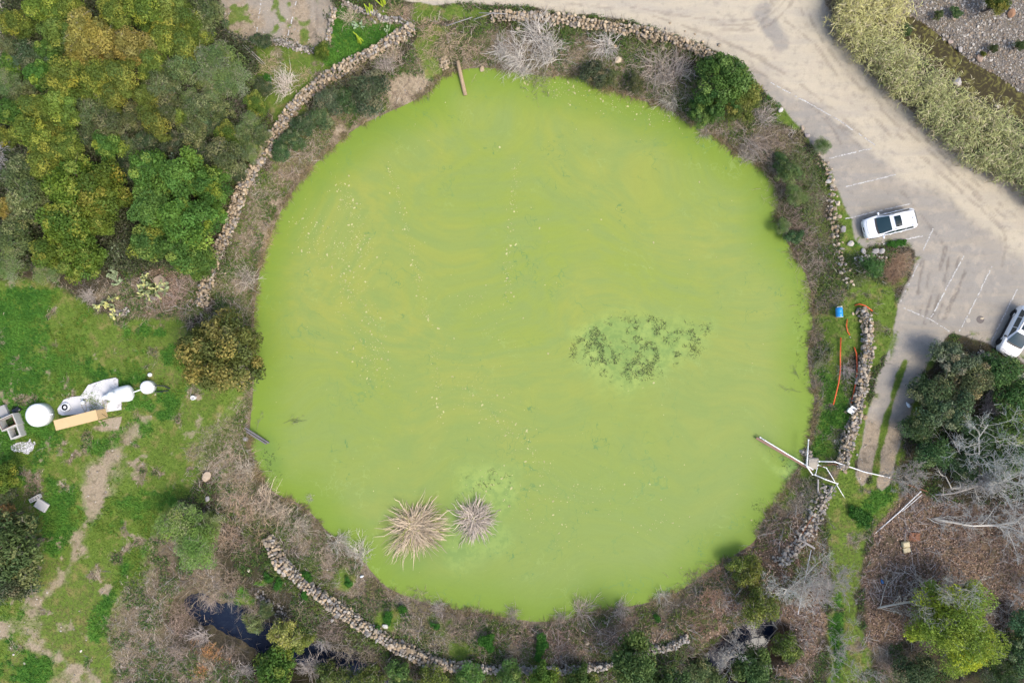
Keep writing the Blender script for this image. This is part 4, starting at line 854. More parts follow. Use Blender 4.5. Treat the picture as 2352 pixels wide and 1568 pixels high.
def bare(px, py, rpx, kind, label, tint=(1, 1, 1), seed=0, name='bare_shrub', cat='bare shrub', group='bare shrubs on the pond banks', dz=0.):
    r = np.random.default_rng(int(px*3+py*5+seed)); pr = FAN[kind][r.integers(len(FAN[kind]))]
    s_ = rpx*S/1.75; x0, y0 = at(px, py); h = Hs(x0, y0); x, y = at(px, py, h+.7*s_); x, y = x, y
    t = thing(name, (x, y, max(Hs(x, y), WZ-.1)+dz), label, cat, group, r.uniform(0, 6.28), s_); tn = np.array(tint)*r.uniform(.9, 1.1)
    for nm, me, mt, ti in pr:
        o = obj(nm, me, mt, t); o.color = (*tn, 1) if ti else (1, 1, 1, 1)
PL = (1.15, 1.15, 1.15); BR = (.95, .88, .82)
for a_ in [
 (1240,72,56,'grey','tall pale fan of bare stems overtopping the ochre wall',PL),(1190,115,54,'grey','white grey bare shrub at the middle of the top bank',PL),(1265,110,46,'grey','grey bare shrub right below the tall pale fan',PL),(1150,105,36,'grey','bare shrub left of the white grey one on the top bank',(1,1,1)),
 (1200,155,40,'grey','bare shrub at the water edge under the top bank',(1,1,1)),(1235,172,36,'green','drooping brown green shrub hanging into the top of the pond',(1,1,.9)),(1320,105,32,'tangle','brown tangle right of the grey fans',BR),(1160,140,30,'tangle','brown brush at the left of the drooping shrub',BR),
 (1395,98,40,'grey','white twisted branches in the middle of the top bank',(1.35,1.35,1.35)),(1515,150,56,'grey','brown grey bare bush left of the round bank tree',(.95,.88,.82)),(1555,165,50,'grey','bare bush touching the round bank tree',(.85,.8,.78)),(1500,110,40,'tangle','low brown bush near the upper wall end',BR),(1560,120,38,'tangle','dark brush by the upper wall end',BR),
 (1480,190,34,'tangle','brown tangle on the top right shore',BR),(1545,225,34,'grey','pale bare twigs over the water, top right shore',(1,1,.95)),(1430,180,28,'tangle','dead brush between two dark shrubs',BR),(1590,190,26,'tangle','dark brush left below the round bank tree',(.8,.75,.7)),
 (1755,270,34,'grey','grey bare bush under the round bank tree, on the right',(1,.95,.95)),(1735,320,44,'grey','wide bare bush spreading over the right shore',(.9,.83,.8)),(1785,310,40,'tangle','brown tangle of the right bank, upper',BR),(1720,355,34,'grey','bare twigs dipping in the water on the right shore',(.9,.85,.8)),(1620,300,22,'grey','small pale twiggy bush in the water, upper right shore',(1,.95,.9)),
 (1775,350,34,'tangle','brown bush at the middle of the right bank',BR),(1840,370,36,'green','grey green twiggy bush left of the parking rocks',(1,1,1)),(1860,410,34,'green','twiggy bush with pale leaves by the broken wall top',(1,1,1)),(1815,435,36,'tangle','brown grey tangle beside the right shore',(1,.95,.9)),(1870,460,32,'green','green grey bush left of the cream rock',(1,1,1)),
 (1840,500,38,'tangle','brush on the right bank level with the white car',(1.1,1,.95)),(1795,480,26,'green','green twigs at the right shore',(1,1,1)),(1870,540,34,'tangle','brown brush left of the broken wall',(1.1,1,.95)),(1840,580,30,'tangle','reddish brush on the right shore below the car',BR),(1890,600,36,'tangle','pale brush against the broken wall foot',(1.2,1.15,1.1)),(1880,650,34,'tangle','brush at the lowest end of the broken wall',(1.1,1,1)),
 (1895,700,34,'tangle','brown brush left of the blue barrel',BR),(1885,770,30,'tangle','brown brush between the shore and the orange hose',BR),(1900,830,30,'green','sparse bush at the orange hose',(1,1,1)),(1890,880,28,'tangle','brush on the right shore by the hose end',(1,.95,.9)),(1945,850,24,'grey','small grey bush between the two orange hoses',(1,.95,1)),
 (2015,755,24,'tangle','brown bush right of the thick wall top',BR),(1975,640,24,'green','pale bush over the broken wall end',(1,1,1)),(1830,1120,28,'tangle','brush at the lower right shore near the beam',(1,.9,.85)),(1800,1170,30,'tangle','brush on the lower right shore',(1,.9,.9)),(1780,1230,34,'tangle','pinkish brush above the yellow green shrubs',(1.1,.95,.9)),
 (560,1085,40,'grey','bare bush on the left shore, upper',(1.05,.98,.88)),(530,1110,42,'tangle','tan tangle left of the left shore bush',(1.2,1.05,.9)),(600,1150,46,'grey','wide tan bare bush at the lower left shore',(1.05,.93,.8)),(545,1180,46,'tangle','dense tan brush in the lower left',(1.25,1.08,.92)),(640,1185,42,'grey','tan bare bush above the lower wall top',(1,.9,.78)),
 (600,1220,40,'tangle','tan brush around the lower wall top',(1.25,1.08,.9)),(680,1215,34,'grey','bare bush leaning over the water by the lower wall',(1.05,.98,.88)),(520,1235,36,'tangle','tan brush left of the lower wall top',(1.2,1.05,.9)),(560,1260,32,'tangle','brush under the lower wall top',(1.1,.98,.9)),
 (775,1250,38,'grey','pale bare fan over the water, lower left',(1.1,1.1,1.05)),(825,1275,38,'grey','second pale bare fan over the water, lower left',(1.1,1.1,1.05)),(715,1140,13,'grey','tiny twig clump standing in the water',(1,1,1)),(740,1290,30,'tangle','brush on the bank behind the pale fans',(1.1,1.05,.95)),
 (960,1385,32,'tangle','brush on the bottom left shore',(1.05,1,.95)),(1010,1400,28,'grey','grey twigs on the bottom left shore',(.9,.85,.85)),(1095,1425,30,'tangle','brown brush of the bottom shore',(1,.9,.9)),(1180,1410,24,'grey','thin twigs at the bottom of the pond',(.9,.85,.8)),(1335,1405,40,'grey','pinkish bare fan on the bottom shore',(.95,.85,.82)),(1290,1425,26,'grey','thin bare twigs left of the pinkish fan',(.95,.88,.82)),
 (1425,1400,30,'grey','grey bare sticks on the bottom shore',(1,.93,.9)),(1520,1370,28,'grey','pale thin bush on the bottom right shore',(1.2,1.2,1.15)),(1600,1345,36,'tangle','brown brush on the bottom right shore',BR),(1650,1330,34,'tangle','russet brush left of the yellow green shrubs',(1.1,.8,.65)),(1640,1385,40,'tangle','russet brush on the lower right bank',(1.15,.85,.7)),(1690,1370,34,'tangle','russet tangle near the white branched tree',(1.15,.8,.62)),
 (1290,1475,38,'tangle','pinkish brush on the bottom bank centre',(1.1,.9,.88)),(1360,1490,38,'tangle','pinkish brush right of the bottom centre',(1.15,.9,.82)),(1190,1480,34,'tangle','pinkish brush left of the bottom centre',(1.1,.92,.9)),(1050,1470,34,'tangle','mauve brush above the lower wall end',(1.1,.95,.95)),(1600,1440,36,'tangle','russet brush above the dark pool',(1.1,.85,.7)),(1560,1490,34,'tangle','dark brush left of the dark pool',(.8,.75,.7)),
 (470,1350,38,'tangle','tan brush at the head of the blue stream',(1.1,1,.9)),(430,1400,36,'tangle','brown brush left of the blue stream',(1.05,.95,.9)),(470,1455,40,'grey','grey bushy clump below the blue stream',(.95,.9,.9)),(400,1450,38,'tangle','mauve brush on the lower left',(1.1,1,1)),(485,1375,26,'grey','bare branches reaching over the blue water',(1.1,1.,.95)),
 (530,1340,36,'tangle','brush right of the stream head',(1.15,1.05,.92)),(590,1385,30,'tangle','brush by the scattered stones',(1.1,1,.95)),(400,1520,38,'tangle','grey brush on the lower left edge',(1.05,1,1)),(530,1500,36,'tangle','grey brush near the bottom edge',(1,.95,.95)),(560,1540,34,'grey','grey fan on the bottom edge',(.95,.93,.93)),(470,1515,30,'tangle','rusty leafed bush near the bottom edge',(1.6,.95,.5)),(460,1545,20,'tangle','small rusty bush on the bottom edge',(1.6,.9,.45)),
 (690,1410,36,'tangle','mauve brush outside the lower wall',(1.1,1,.98)),(760,1450,34,'tangle','mauve brush below the lower wall middle',(1.05,.95,.95)),(850,1500,36,'tangle','brush outside the lower wall bend',(1,.92,.92)),(720,1520,36,'grey','grey brush over the blue stream end',(.9,.88,.9)),(800,1490,30,'tangle','brown brush near the blue stream end',(.95,.9,.88)),(940,1530,30,'tangle','brush right under the lower wall bend',(.95,.9,.85)),(740,1475,26,'grey','grey twigs standing by the blue stream',(1.05,1.05,1.1)),
 (855,40,26,'tangle','tan dry bush in the upper cactus garden',(1.35,1.2,1)),(800,35,28,'grey','tan fine bush beside the top left wall',(1.1,1,.85)),(915,30,28,'tangle','tan brush on the top edge',(1.4,1.2,1)),(985,60,34,'tangle','tan brush at the head of the long wall',(1.3,1.12,.95)),(1040,80,40,'tangle','brown brush field left of the upper wall end',(1.25,1.1,.98)),(1085,100,36,'tangle','mauve brown brush above the log',(1.2,1.05,.98)),(980,110,32,'tangle','dry tan brush above the sandy bank',(1.2,1.1,.9)),
 (885,150,32,'grey','mauve bare shrub against the long wall',(.85,.8,.8)),(900,120,28,'grey','tan fine shrub on the head of the long wall',(1.05,.93,.78)),(1020,105,28,'tangle','pale brush right of the wall head',(1.3,1.15,1)),(700,340,28,'tangle','grey brush on the bank inside the wall',(1.1,1.05,1)),(640,400,26,'tangle','tan brush on the left bank, upper',(1.2,1.1,.95)),(560,640,36,'grey','bare grey shrub inside the wall foot',(1.,.95,.9)),(580,480,26,'tangle','dry brush inside the wall, middle',(1.1,1.1,.9)),
 (655,190,40,'grey','white bare shrub left of the long wall',(1.25,1.2,1.15)),(690,175,30,'tangle','brown dry clump above the long wall',(1.25,1.1,.9)),(620,150,30,'tangle','tan brush under the lower lot edging',(1.2,1.1,.9)),(545,245,36,'grey','mauve bare shrub in the wood',(.85,.78,.78)),(395,230,22,'grey','pale bare twigs poking out of the wood centre',(1.1,1.,.95)),(70,60,30,'tangle','dark bare tangle in the wood top left',(.7,.65,.65)),
 (60,185,30,'tangle','pinkish dry bush at the left edge of the wood',(1.2,1.05,.95)),(270,310,26,'tangle','mauve twigs in the brown hollow',(1,.9,.9)),(60,350,36,'grey','twisted grey branches under the olive crowns',(.95,.95,1)),(400,680,40,'tangle','mauve dry brush by the large tan boulder',(1.15,1,1)),(430,640,30,'tangle','dry brush left of the wall shadow',(1.1,.98,.95)),(340,700,36,'tangle','mauve dry brush below the prickly pears',(1.15,1,1)),(205,680,24,'grey','small grey bush left of the yellow prickly pear',(1,.97,.97)),
 (2275,930,36,'grey','mauve grey bare tree in the dark thicket',(.8,.75,.82)),(2250,880,24,'tangle','brown dead bush in the dark thicket',(1,.85,.8)),(78,1110,18,'tangle','mauve dead clump by the lower left meadow',(1.1,.95,1)),
 (2320,1230,50,'tangle','pinkish twiggy thicket at the right edge',(1.2,1.05,1.02)),(2240,1210,44,'tangle','pinkish twigs over the leaf litter',(1.15,1.,.95)),(2330,1330,44,'tangle','mauve brush at the right edge, lower',(1.1,1,1.05)),(2120,1480,30,'tangle','grey dead brush left of the lime willow',(1.1,1,1)),(2040,1540,34,'tangle','grey dead brush on the bottom edge',(1.2,1.1,1.1)),(1860,1530,30,'tangle','pink brush beside the grass strip',(1.15,1,.95)),
]: bare(*a_)
for px, py, rr, lb, tn in [(2072,600,44,'large tan clump of dry grass below the white car',(1,.9,.85)),(2040,620,34,'tan dry grass left of the large clump',(1,.9,.85)),(2060,640,30,'brown dry grass under the large clump',(.85,.75,.7))]:
    bare(px, py, rr, 'grass', lb, tn, name='dry_grass_clump', cat='dry grass', group='dry grass clumps below the white car')

def bare_tree(px, py, az, L, label, seed, col=(.45,.42,.38), lift=.35, r0=.11, k1=7, spread=.55, z0=.3):
    """leaning winter tree: trunk, then three orders of branches"""
    r = np.random.default_rng(seed); x, y = at(px, py); z = Hs(x, y); a = Acc(); b = Acc()
    D = unit(np.array([[math.cos(az), math.sin(az), lift]])); P = shoots(np.array([[0, 0, -.1]]), D, np.array([L*.55]), 5, -.15, .30, r)
    R = r0*.72*np.array([[.8, 1, .95, .85, .75]]); tubes(a, P, R, np.array(col)*.95, 8)
    # forked leaders continue the trunk
    k = 3; B = np.repeat(P[:, -1], k, 0)+0.0; d0 = unit(P[:, -1]-P[:, -2]); DD = unit(np.repeat(d0, k, 0)+rdir(k, r)*spread+np.array([0, 0, .15])); Q = shoots(B, DD, L*r.uniform(.4, .6, k), 5, 0, .3, r)
    RQ = np.repeat(r0*.5*np.linspace(1, .35, 5)[None], k, 0); tubes(a, Q, RQ, col, 6)
    S1, R1 = grow(np.concatenate([P, Q]), np.concatenate([R, RQ]), k1, .5, 1.3, .5, .04, 0, .2, .15, r); tubes(a, S1, R1, col, 5)
    cur, cr = S1, R1; c0 = np.array(col)
    for q, (n, lr) in enumerate([(5, .6), (4, .6), (3, .6)]):
        cur, cr = grow(cur, cr, n, lr, 1.1, .6, .25, .03, .2, .1, r); cr = np.maximum(cr, .0095); tubes(b, cur, cr, c0*r.uniform(.75, 1.2, (len(cur), 1)))
    t = thing('bare_tree', (x, y, z), label, 'bare tree'); obj('trunk', a.mesh('trunk'), BARK, t); obj('twigs', b.mesh('twigs'), TWIG, t)
W_ = (.58, .55, .49)
bare_tree(2125,1130,.22,10.5,'big white limbed bare tree leaning out to the right edge',301,W_,.22,.17,13,.5)
bare_tree(2140,1135,.35,4.6,'grey bare tree fanning over the dark thicket',302,(.46,.42,.38),.4,.10,10,.6)
bare_tree(2110,1110,2.5,4.6,'low bare branches reaching toward the wheel tracks',303,(.42,.37,.32),.2,.05,8,.8)
bare_tree(2105,1181,-.12,9.5,'bare tree lying over the brown leaf litter',304,W_,.10,.13,12,.45)
bare_tree(1985,1412,.45,8.,'pale bare tree leaning over the lime willow',305,(.50,.46,.38),.3,.12,8,.6)
bare_tree(2090,1440,.15,5.6,'thin bare tree beside the lime willow',306,(.42,.38,.33),.3,.06,7,.6)
bare_tree(1806,1465,2.0,8.,'white barked bare tree above the dark pool',307,(.60,.57,.50),.55,.13,8,.7)
bare_tree(1812,1462,-.3,6.5,'right leaning twin of the white barked tree',308,(.48,.44,.38),.35,.06,8,.8)
bare_tree(1808,1462,-2.6,5.,'left leaning twin of the white barked tree',309,(.50,.46,.40),.3,.06,7,.8)
bare_tree(1775,1375,.6,6.,'fan of thin grey branches by the white pole',310,(.42,.37,.33),.35,.05,9,.7)
bare_tree(2300,1160,-1.0,6.5,'white branched tree at the right edge',311,W_,.3,.08,7,.6)
bare_tree(2320,1420,1.4,4.6,'small pale branched tree on the right edge below',312,(.45,.42,.38),.3,.05,7,.8)
bare_tree(25,430,1.5,4.,'twisted grey bare tree on the left edge of the wood',313,(.32,.31,.31),.35,.09,7,.6)
# ---------------------------------------------------------------- GROUND COVER (stuff)
def scatter(n, seed):
    r = np.random.default_rng(seed); x = r.uniform(-46.5, 46.5, n); y = r.uniform(-31.5, 31.5, n)
    d = poly_sd(x, y, SHORE); k = d > .05; x, y, d = x[k], y[k], d[k]
    W, T, dr, dl, d2 = classify(x, y); return x, y, d, W, dr, dl
SX, SY, SD, SW, SDR, SDL = scatter(520000, 5)
SZ = H(SX, SY); SU = rng.random(len(SX))
off = (line_d(SX, SY, STREAM1) > 2.3) & (line_d(SX, SY, STREAM2) > 1.9)
road_ok = (SDR > .05)
def blades(name, sel, Lr, Wd, c1, c2, lean, label, cat, nb=3, seed=1, csc=2.0, mat=None, c3=None):
    r = np.random.default_rng(seed); i = np.nonzero(sel)[0]; x, y, z = SX[i], SY[i], SZ[i]
    nz = fnoise(x, y, csc, seed+3); nz2 = fnoise(x, y, csc*2.7, seed+9)
    i = np.repeat(np.arange(len(x)), nb); m = len(i); az = r.uniform(0, 6.283, m); L = r.uniform(*Lr, m)*(.6+.8*nz[i])
    B = np.stack([x[i]+r.normal(size=m)*.05, y[i]+r.normal(size=m)*.05, z[i]-.02], 1); dx = np.cos(az); dy = np.sin(az); sd = np.stack([-dy, dx, 0*dx], 1)*Wd/2
    le = r.uniform(lean*.4, lean, m); M = B+np.stack([dx*L*le*.35, dy*L*le*.35, L*.6*(1.1-le*.5)], 1); T = B+np.stack([dx*L*le, dy*L*le, L*(1.1-le*.75)], 1)
    V = np.stack([B-sd, B+sd, M+sd*.8, M-sd*.8, T], 1).reshape(-1, 3); o = np.arange(m)*5
    F = [np.stack([o, o+1, o+2, o+3], 1), np.stack([o+3, o+2, o+4], 1)]
    t = np.clip(nz[i]*1.5-.25+r.normal(size=m)*.18, 0, 1)[:, None]; c = np.array(c1)*(1-t)+np.array(c2)*t
    if c3 is not None: q = sstep(.52, .66, nz2[i])[:, None]; c = c*(1-q*.8)+np.array(c3)*q*.8
    c = c*r.uniform(.75, 1.25, (m, 1))
    ob = obj(name, mk(name, V, F, np.repeat(c, 5, 0)), mat or GRASSM); return tag(ob, label, cat, None, 'stuff')
blades('grass', (SW[:, 1] > .35) & (SU < .62*SW[:, 1]), (.07, .17), .035, (.085,.15,.024), (.19,.27,.042), .8, 'short green and yellowish grass of the meadow and verges', 'grass', 3, 11, 2.2, c3=(.24,.21,.10))
blades('lush_grass', (SW[:, 2] > .3) & (SU < .85*SW[:, 2]), (.16, .38), .05, (.04,.14,.02), (.13,.29,.04), .9, 'taller deep green grass in clumps across the meadow', 'tall grass', 4, 12, 1.3, c3=(.19,.25,.04))
def stick_stuff(name, sel, Lr, rr, pal, label, cat, seed, nb=2, droop=.3, elr=(.1, .9), mat=None):
    r = np.random.default_rng(seed); i = np.repeat(np.nonzero(sel)[0], nb); m = len(i)
    az = r.uniform(0, 6.283, m); el = r.uniform(*elr, m); D = np.stack([np.cos(el)*np.cos(az), np.cos(el)*np.sin(az), np.sin(el)], 1)
    B = np.stack([SX[i]+r.normal(size=m)*.06, SY[i]+r.normal(size=m)*.06, SZ[i]-.02], 1); P = shoots(B, D, r.uniform(*Lr, m), 3, droop, .2, r)
    nz = fnoise(SX[i], SY[i], 2.5, seed); c = np.array(pal)[np.clip((nz*1.6-.3+r.normal(size=m)*.22)*len(pal), 0, len(pal)-1).astype(int)]*r.uniform(.7, 1.25, (m, 1))
    a = Acc(); tubes(a, P, np.repeat(np.array([[1, .8, .4]]), m, 0)*r.uniform(*rr, m)[:, None], c)
    return tag(obj(name, a.mesh(name), mat or TWIG), label, cat, None, 'stuff')
dryw = np.maximum(SW[:, 3], SW[:, 0]*.55)
stick_stuff('dry_brush', (dryw > .25) & (SU < .5*dryw) & (SW[:, 5]+SW[:, 6] < .3) & off & (SW[:, 0] < .95), (.22, .65), (.008, .018), [(.17,.125,.09), (.33,.255,.195), (.44,.36,.28), (.40,.34,.285), (.52,.44,.35)], 'tangled dry stems and dead weeds covering the pond banks', 'dry brush', 21, 3)
stick_stuff('forest_brush', (SW[:, 0] > .6) & (SU < .10) & off, (.3, .9), (.008, .016), [(.07,.06,.045), (.13,.115,.10), (.18,.16,.14)], 'dead stems and twigs on the ground under the trees', 'undergrowth', 22, 3)
def leaf_stuff(name, sel, size, pal, label, cat, seed, nb=2, hz=.12, mat=None, spread=.1):
    r = np.random.default_rng(seed); i = np.repeat(np.nonzero(sel)[0], nb); m = len(i)
    P = np.stack([SX[i]+r.normal(size=m)*spread, SY[i]+r.normal(size=m)*spread, SZ[i]+.02+r.random(m)*hz], 1); N = unit(rdir(m, r)+np.array([0, 0, 1.]))
    c = np.array(pal)[r.integers(len(pal), size=m)]*r.uniform(.7, 1.25, (m, 1)); a = Acc(); s_ = r.uniform(.6, 1.3, m)*size
    leaves(a, P, N, s_, s_*.62, c, r); return tag(obj(name, a.mesh(name), mat or FOL), label, cat, None, 'stuff')
leaf_stuff('leaf_litter', (SW[:, 7] > .25) & (SU < .36*SW[:, 7]) & off, .16, [(.30,.195,.14), (.42,.285,.215), (.20,.135,.10), (.50,.37,.29), (.15,.11,.08)], 'fallen brown leaves carpeting the ground in the lower right', 'fallen leaves', 31, 3, .08)
wn = fnoise(SX, SY, 1.6, 71, 4)
leaf_stuff('ground_weeds', (wn > .53) & (SW[:, 3]+SW[:, 0] > .5) & (SU < .6) & off & (SD > .3), .12, [(.055,.12,.024), (.09,.18,.035), (.15,.19,.045), (.04,.085,.024)], 'patches of small green weeds among the dry brush', 'weeds', 32, 5, .16)
leaf_stuff('forest_undergrowth', (line_d(SX, SY, P_((950,72),(860,125),(745,190),(670,260),(618,345),(566,430),(535,520),(495,595),(466,706))) > 1.3) & (SX < -14) & (SY > 6) & (SW[:, 0] > .5) & (SU < .6), .17, [(.045,.065,.025), (.07,.095,.035), (.11,.12,.055), (.09,.085,.06)], 'dark low leaves filling the gaps under the wood', 'undergrowth', 33, 6, 1.7)
def bramble(name, sel, Lr, rr, pal, label, cat, seed, up=(.15, 1.1), tw=3):
    r = np.random.default_rng(seed); i = np.nonzero(sel)[0]; m = len(i); cl = fnoise(SX[i], SY[i], 1.1, seed+2)*12; az = cl+r.normal(size=m)*.9; el = r.uniform(*up, m)
    D = np.stack([np.cos(el)*np.cos(az), np.cos(el)*np.sin(az), np.sin(el)], 1); B = np.stack([SX[i], SY[i], SZ[i]-.03], 1); P = shoots(B, D, r.uniform(*Lr, m), 4, .35, .2, r); P[:, :, 2] = np.maximum(P[:, :, 2], SZ[i][:, None]-.03)
    R = r.uniform(*rr, m)[:, None]*np.array([[1, .9, .7, .35]]); nz = fnoise(SX[i], SY[i], 3.0, seed); c = np.array(pal)[np.clip((nz*1.6-.3+r.normal(size=m)*.2)*len(pal), 0, len(pal)-1).astype(int)]*r.uniform(.7, 1.2, (m, 1))
    a = Acc(); tubes(a, P, R, c); Q, RR = grow(P, R, tw, .5, .8, .7, .25, .1, r=r); tubes(a, Q, RR, np.repeat(c, tw, 0)*r.uniform(.85, 1.15, (m*tw, 1)))
    return tag(obj(name, a.mesh(name), TWIG), label, cat, None, 'stuff')
bk = (SD > .15) & (SD < 5.5) & (SDR > .1) & (SDL > .3) & (SW[:, 1]+SW[:, 2] < .45) & (SW[:, 4] < .4); cn = fnoise(SX, SY, 1.9, 141, 3)
bramble('bank_brambles', bk & (SU < .075*sstep(.36, .6, cn)) & off, (.5, 1.25), (.012, .022), [(.27,.21,.165), (.38,.31,.255), (.50,.42,.345), (.44,.385,.34), (.56,.49,.42)], 'grey brown brambles and dead stems tangled around the pond bank', 'brambles', 51)
bramble('brush_thicket', (SW[:, 3] > .35) & (SD > 5) & (SY < -9) & off & (SU < .05*sstep(.36, .6, cn)), (.4, 1.1), (.012, .02), [(.27,.22,.19), (.40,.34,.30), (.50,.44,.40), (.44,.40,.38)], 'mauve grey dead brush on the ground of the lower left', 'brush', 52)
bramble('fallen_twigs', (SW[:, 7] > .3) & (SU < .085*sstep(.32, .56, cn)), (.6, 1.7), (.012, .024), [(.40,.34,.30), (.52,.45,.41), (.62,.56,.50), (.46,.38,.36)], 'pale tangled twigs lying over the brown leaves at the lower right', 'twigs', 53, (.05, .9), 4)
bramble('stream_brush', (line_d(SX, SY, STREAM1) < 3.6) & (line_d(SX, SY, STREAM1) > .9) & (SU < .09*sstep(.3, .55, cn)), (.6, 1.6), (.010, .020), [(.22,.18,.14), (.34,.29,.24), (.44,.39,.34)], 'dead stems arching over the dark stream', 'brush', 54, (.2, 1.0))
bl = fnoise(SX, SY, 1.3, 151, 3)
blades('bank_grass', bk & (bl > .45) & (SU < .6), (.14, .38), .045, (.085,.135,.03), (.19,.25,.06), .8, 'green grass sprouting between the brambles of the bank', 'grass', 4, 61, 1.5, c3=(.33,.28,.15))
# cobbles
def cobbles(name, sel, size, pal, label, cat, seed, shapes=SH_RND, squash=.6):
    r = np.random.default_rng(seed); i = np.nonzero(sel)[0]; a = Acc(); m = len(i); sz = size[0]*np.exp(r.exponential(.35, m)); sz = np.minimum(sz, size[1])
    P = np.stack([SX[i], SY[i], SZ[i]+sz*.15], 1); put_stones(a, P, sz, np.array(pal), shapes, r, True, squash); return tag(obj(name, a.mesh(name), STONE), label, cat, None, 'stuff')
cob = [(.37,.335,.295), (.25,.225,.205), (.46,.42,.37), (.31,.25,.19), (.19,.175,.165), (.52,.49,.44), (.35,.27,.195)]
cobbles('river_cobbles', (SW[:, 8] > .45) & (line_d(SX, SY, STREAM2) > 1.2) & (SU < .95), (.045, .17), cob, 'grey and tan cobbles filling the dry river bed at the top right', 'cobbles', 41)
cobbles('loose_stones', ((SW[:, 4] > .4) & (SU < .035) & (SDR > .1)) | ((SW[:, 3] > .6) & (SU < .012) & off), (.04, .11), [(.45,.39,.31), (.5,.46,.4), (.33,.29,.25)], 'small pale stones scattered over the banks and bare earth', 'stones', 42)

# giant reeds
REED = P_((1912,40),(1925,-50),(2085,-50),(2092,10),(2070,60),(2110,105),(2150,150),(2210,205),(2280,240),(2352,300),(2500,400),(2500,560),(2352,425),(2290,395),(2200,335),(2120,262),(2050,195),(1985,125))
def reeds():
    r = np.random.default_rng(55); n = 30000; x = r.uniform(24, 49, n); y = r.uniform(5, 33, n); sd = poly_sd(x, y, REED)
    lean = np.array([.5, .45]); k = (sd < -.1+1.2*(fnoise(x, y, .9, 84)-.6)) & (r.random(n) < .5*sstep(.05, .7, fnoise(x, y, .9, 81))); x, y = x[k], y[k]; n = len(x)
    Hh = r.uniform(2.2, 4.0, n)*(.7+.5*fnoise(x, y, 3, 82)); hue = fnoise(x, y, 4, 83); yel = np.clip((y-16)/14+.15+(hue-.5), 0, 1)
    B = np.stack([x*.955, y*.955, H(x*.955, y*.955)-.05], 1); D = unit(np.stack([r.normal(size=n)*.16+.10, r.normal(size=n)*.16+.10, np.ones(n)], 1)); P = shoots(B, D, Hh, 4, .06, .05, r)
    a = Acc(); stc = np.array([.42,.36,.22])*r.uniform(.7, 1.2, (n, 1)); tubes(a, P, np.repeat(np.array([[.014, .012, .010, .005]]), n, 0), stc)
    ns = 13; i = np.repeat(np.arange(n), ns); m = len(i); t = np.tile(np.linspace(.28, 1., ns), n)+r.uniform(-.03, .03, m); t = np.clip(t, 0, 1)*3; q = np.minimum(t.astype(int), 2); f = (t-q)[:, None]
    b = P[i, q]*(1-f)+P[i, q+1]*f; az = r.uniform(0, 6.283, m); L = r.uniform(.35, .75, m); el = r.uniform(.1, 1.0, m)
    Dl = np.stack([np.cos(el)*np.cos(az), np.cos(el)*np.sin(az), np.sin(el)], 1); sdv = unit(np.cross(Dl, [0, 0, 1.]))*.026
    M = b+Dl*(L*.5)[:, None]; T = M+(Dl*np.array([1, 1, 0])*.5+np.array([0, 0, -.1]))*L[:, None]
    V = np.stack([b, M+sdv, M-sdv, T], 1).reshape(-1, 3); o = np.arange(m)*4
    y_ = yel[i][:, None]; c = np.array([.24,.31,.13])*(1-y_)+np.array([.62,.58,.24])*y_; w = (r.random((m, 1)) < .22); c = np.where(w, np.array([.56,.49,.31]), c)*r.uniform(.5, 1.3, (m, 1))
    a.add(V, [np.stack([o, o+1, o+3, o+2], 1)], np.repeat(c, 4, 0))
    tag(obj('giant_reeds', a.mesh('giant_reeds'), GRASSM), 'tall yellow green cane reeds in a belt between the dirt road and the river bed', 'reeds', None, 'stuff')
reeds()

# ---------------------------------------------------------------- POND EDGE AND POND SURFACE
def sedge():
    r = np.random.default_rng(66); p = SHORE; seg = np.hypot(*np.diff(np.vstack([p, p[:1]]), axis=0).T); L = np.concatenate([[0], np.cumsum(seg)]); pc = np.vstack([p, p[:1]])
    n = 620; t = r.uniform(0, L[-1], n); x = np.interp(t, L, pc[:, 0]); y = np.interp(t, L, pc[:, 1]); cx, cy = 0, -1
    k = fnoise(x, y, 2.0, 91) > .42; x, y = x[k], y[k]; n = len(x); inn = unit(np.stack([cx-x, cy-y, 0*x], 1))
    nb = 26; i = np.repeat(np.arange(n), nb); m = len(i); B = np.stack([x[i], y[i], np.full(m, WZ+.12)], 1)-inn[i]*r.uniform(-.12, .3, m)[:, None]+r.normal(size=(m, 3))*np.array([.14, .14, .02])
    D = unit(inn[i]*r.uniform(-.1, 1.2, m)[:, None]+rdir(m, r)*.8+np.array([0, 0, .45])); P = shoots(B, D, r.uniform(.18, .62, m), 4, .5, .12, r); P[:, :, 2] = np.maximum(P[:, :, 2], WZ+.01)
    pal = np.array([(.46,.36,.19), (.34,.26,.14), (.22,.17,.105), (.16,.16,.055), (.42,.35,.24)]); nz = fnoise(x, y, 3, 92)[i]
    c = pal[np.clip((nz*1.5-.25+r.normal(size=m)*.2)*5, 0, 4).astype(int)]*r.uniform(.7, 1.2, (m, 1)); a = Acc(); tubes(a, P, np.repeat(np.array([[.012, .012, .009, .004]]), m, 0), c)
    tag(obj('shore_sedge', a.mesh('shore_sedge'), TWIG), 'brown drooping dead sedge fringing the waterline of the pond', 'sedge', None, 'stuff')
sedge()
def in_poly(n, pts, seed, z=WZ):
    r = np.random.default_rng(seed); q = atv(pts, z); lo, hi = q.min(0), q.max(0); x = r.uniform(lo[0], hi[0], n); y = r.uniform(lo[1], hi[1], n); k = poly_sd(x, y, q) < 0
    return x[k], y[k]
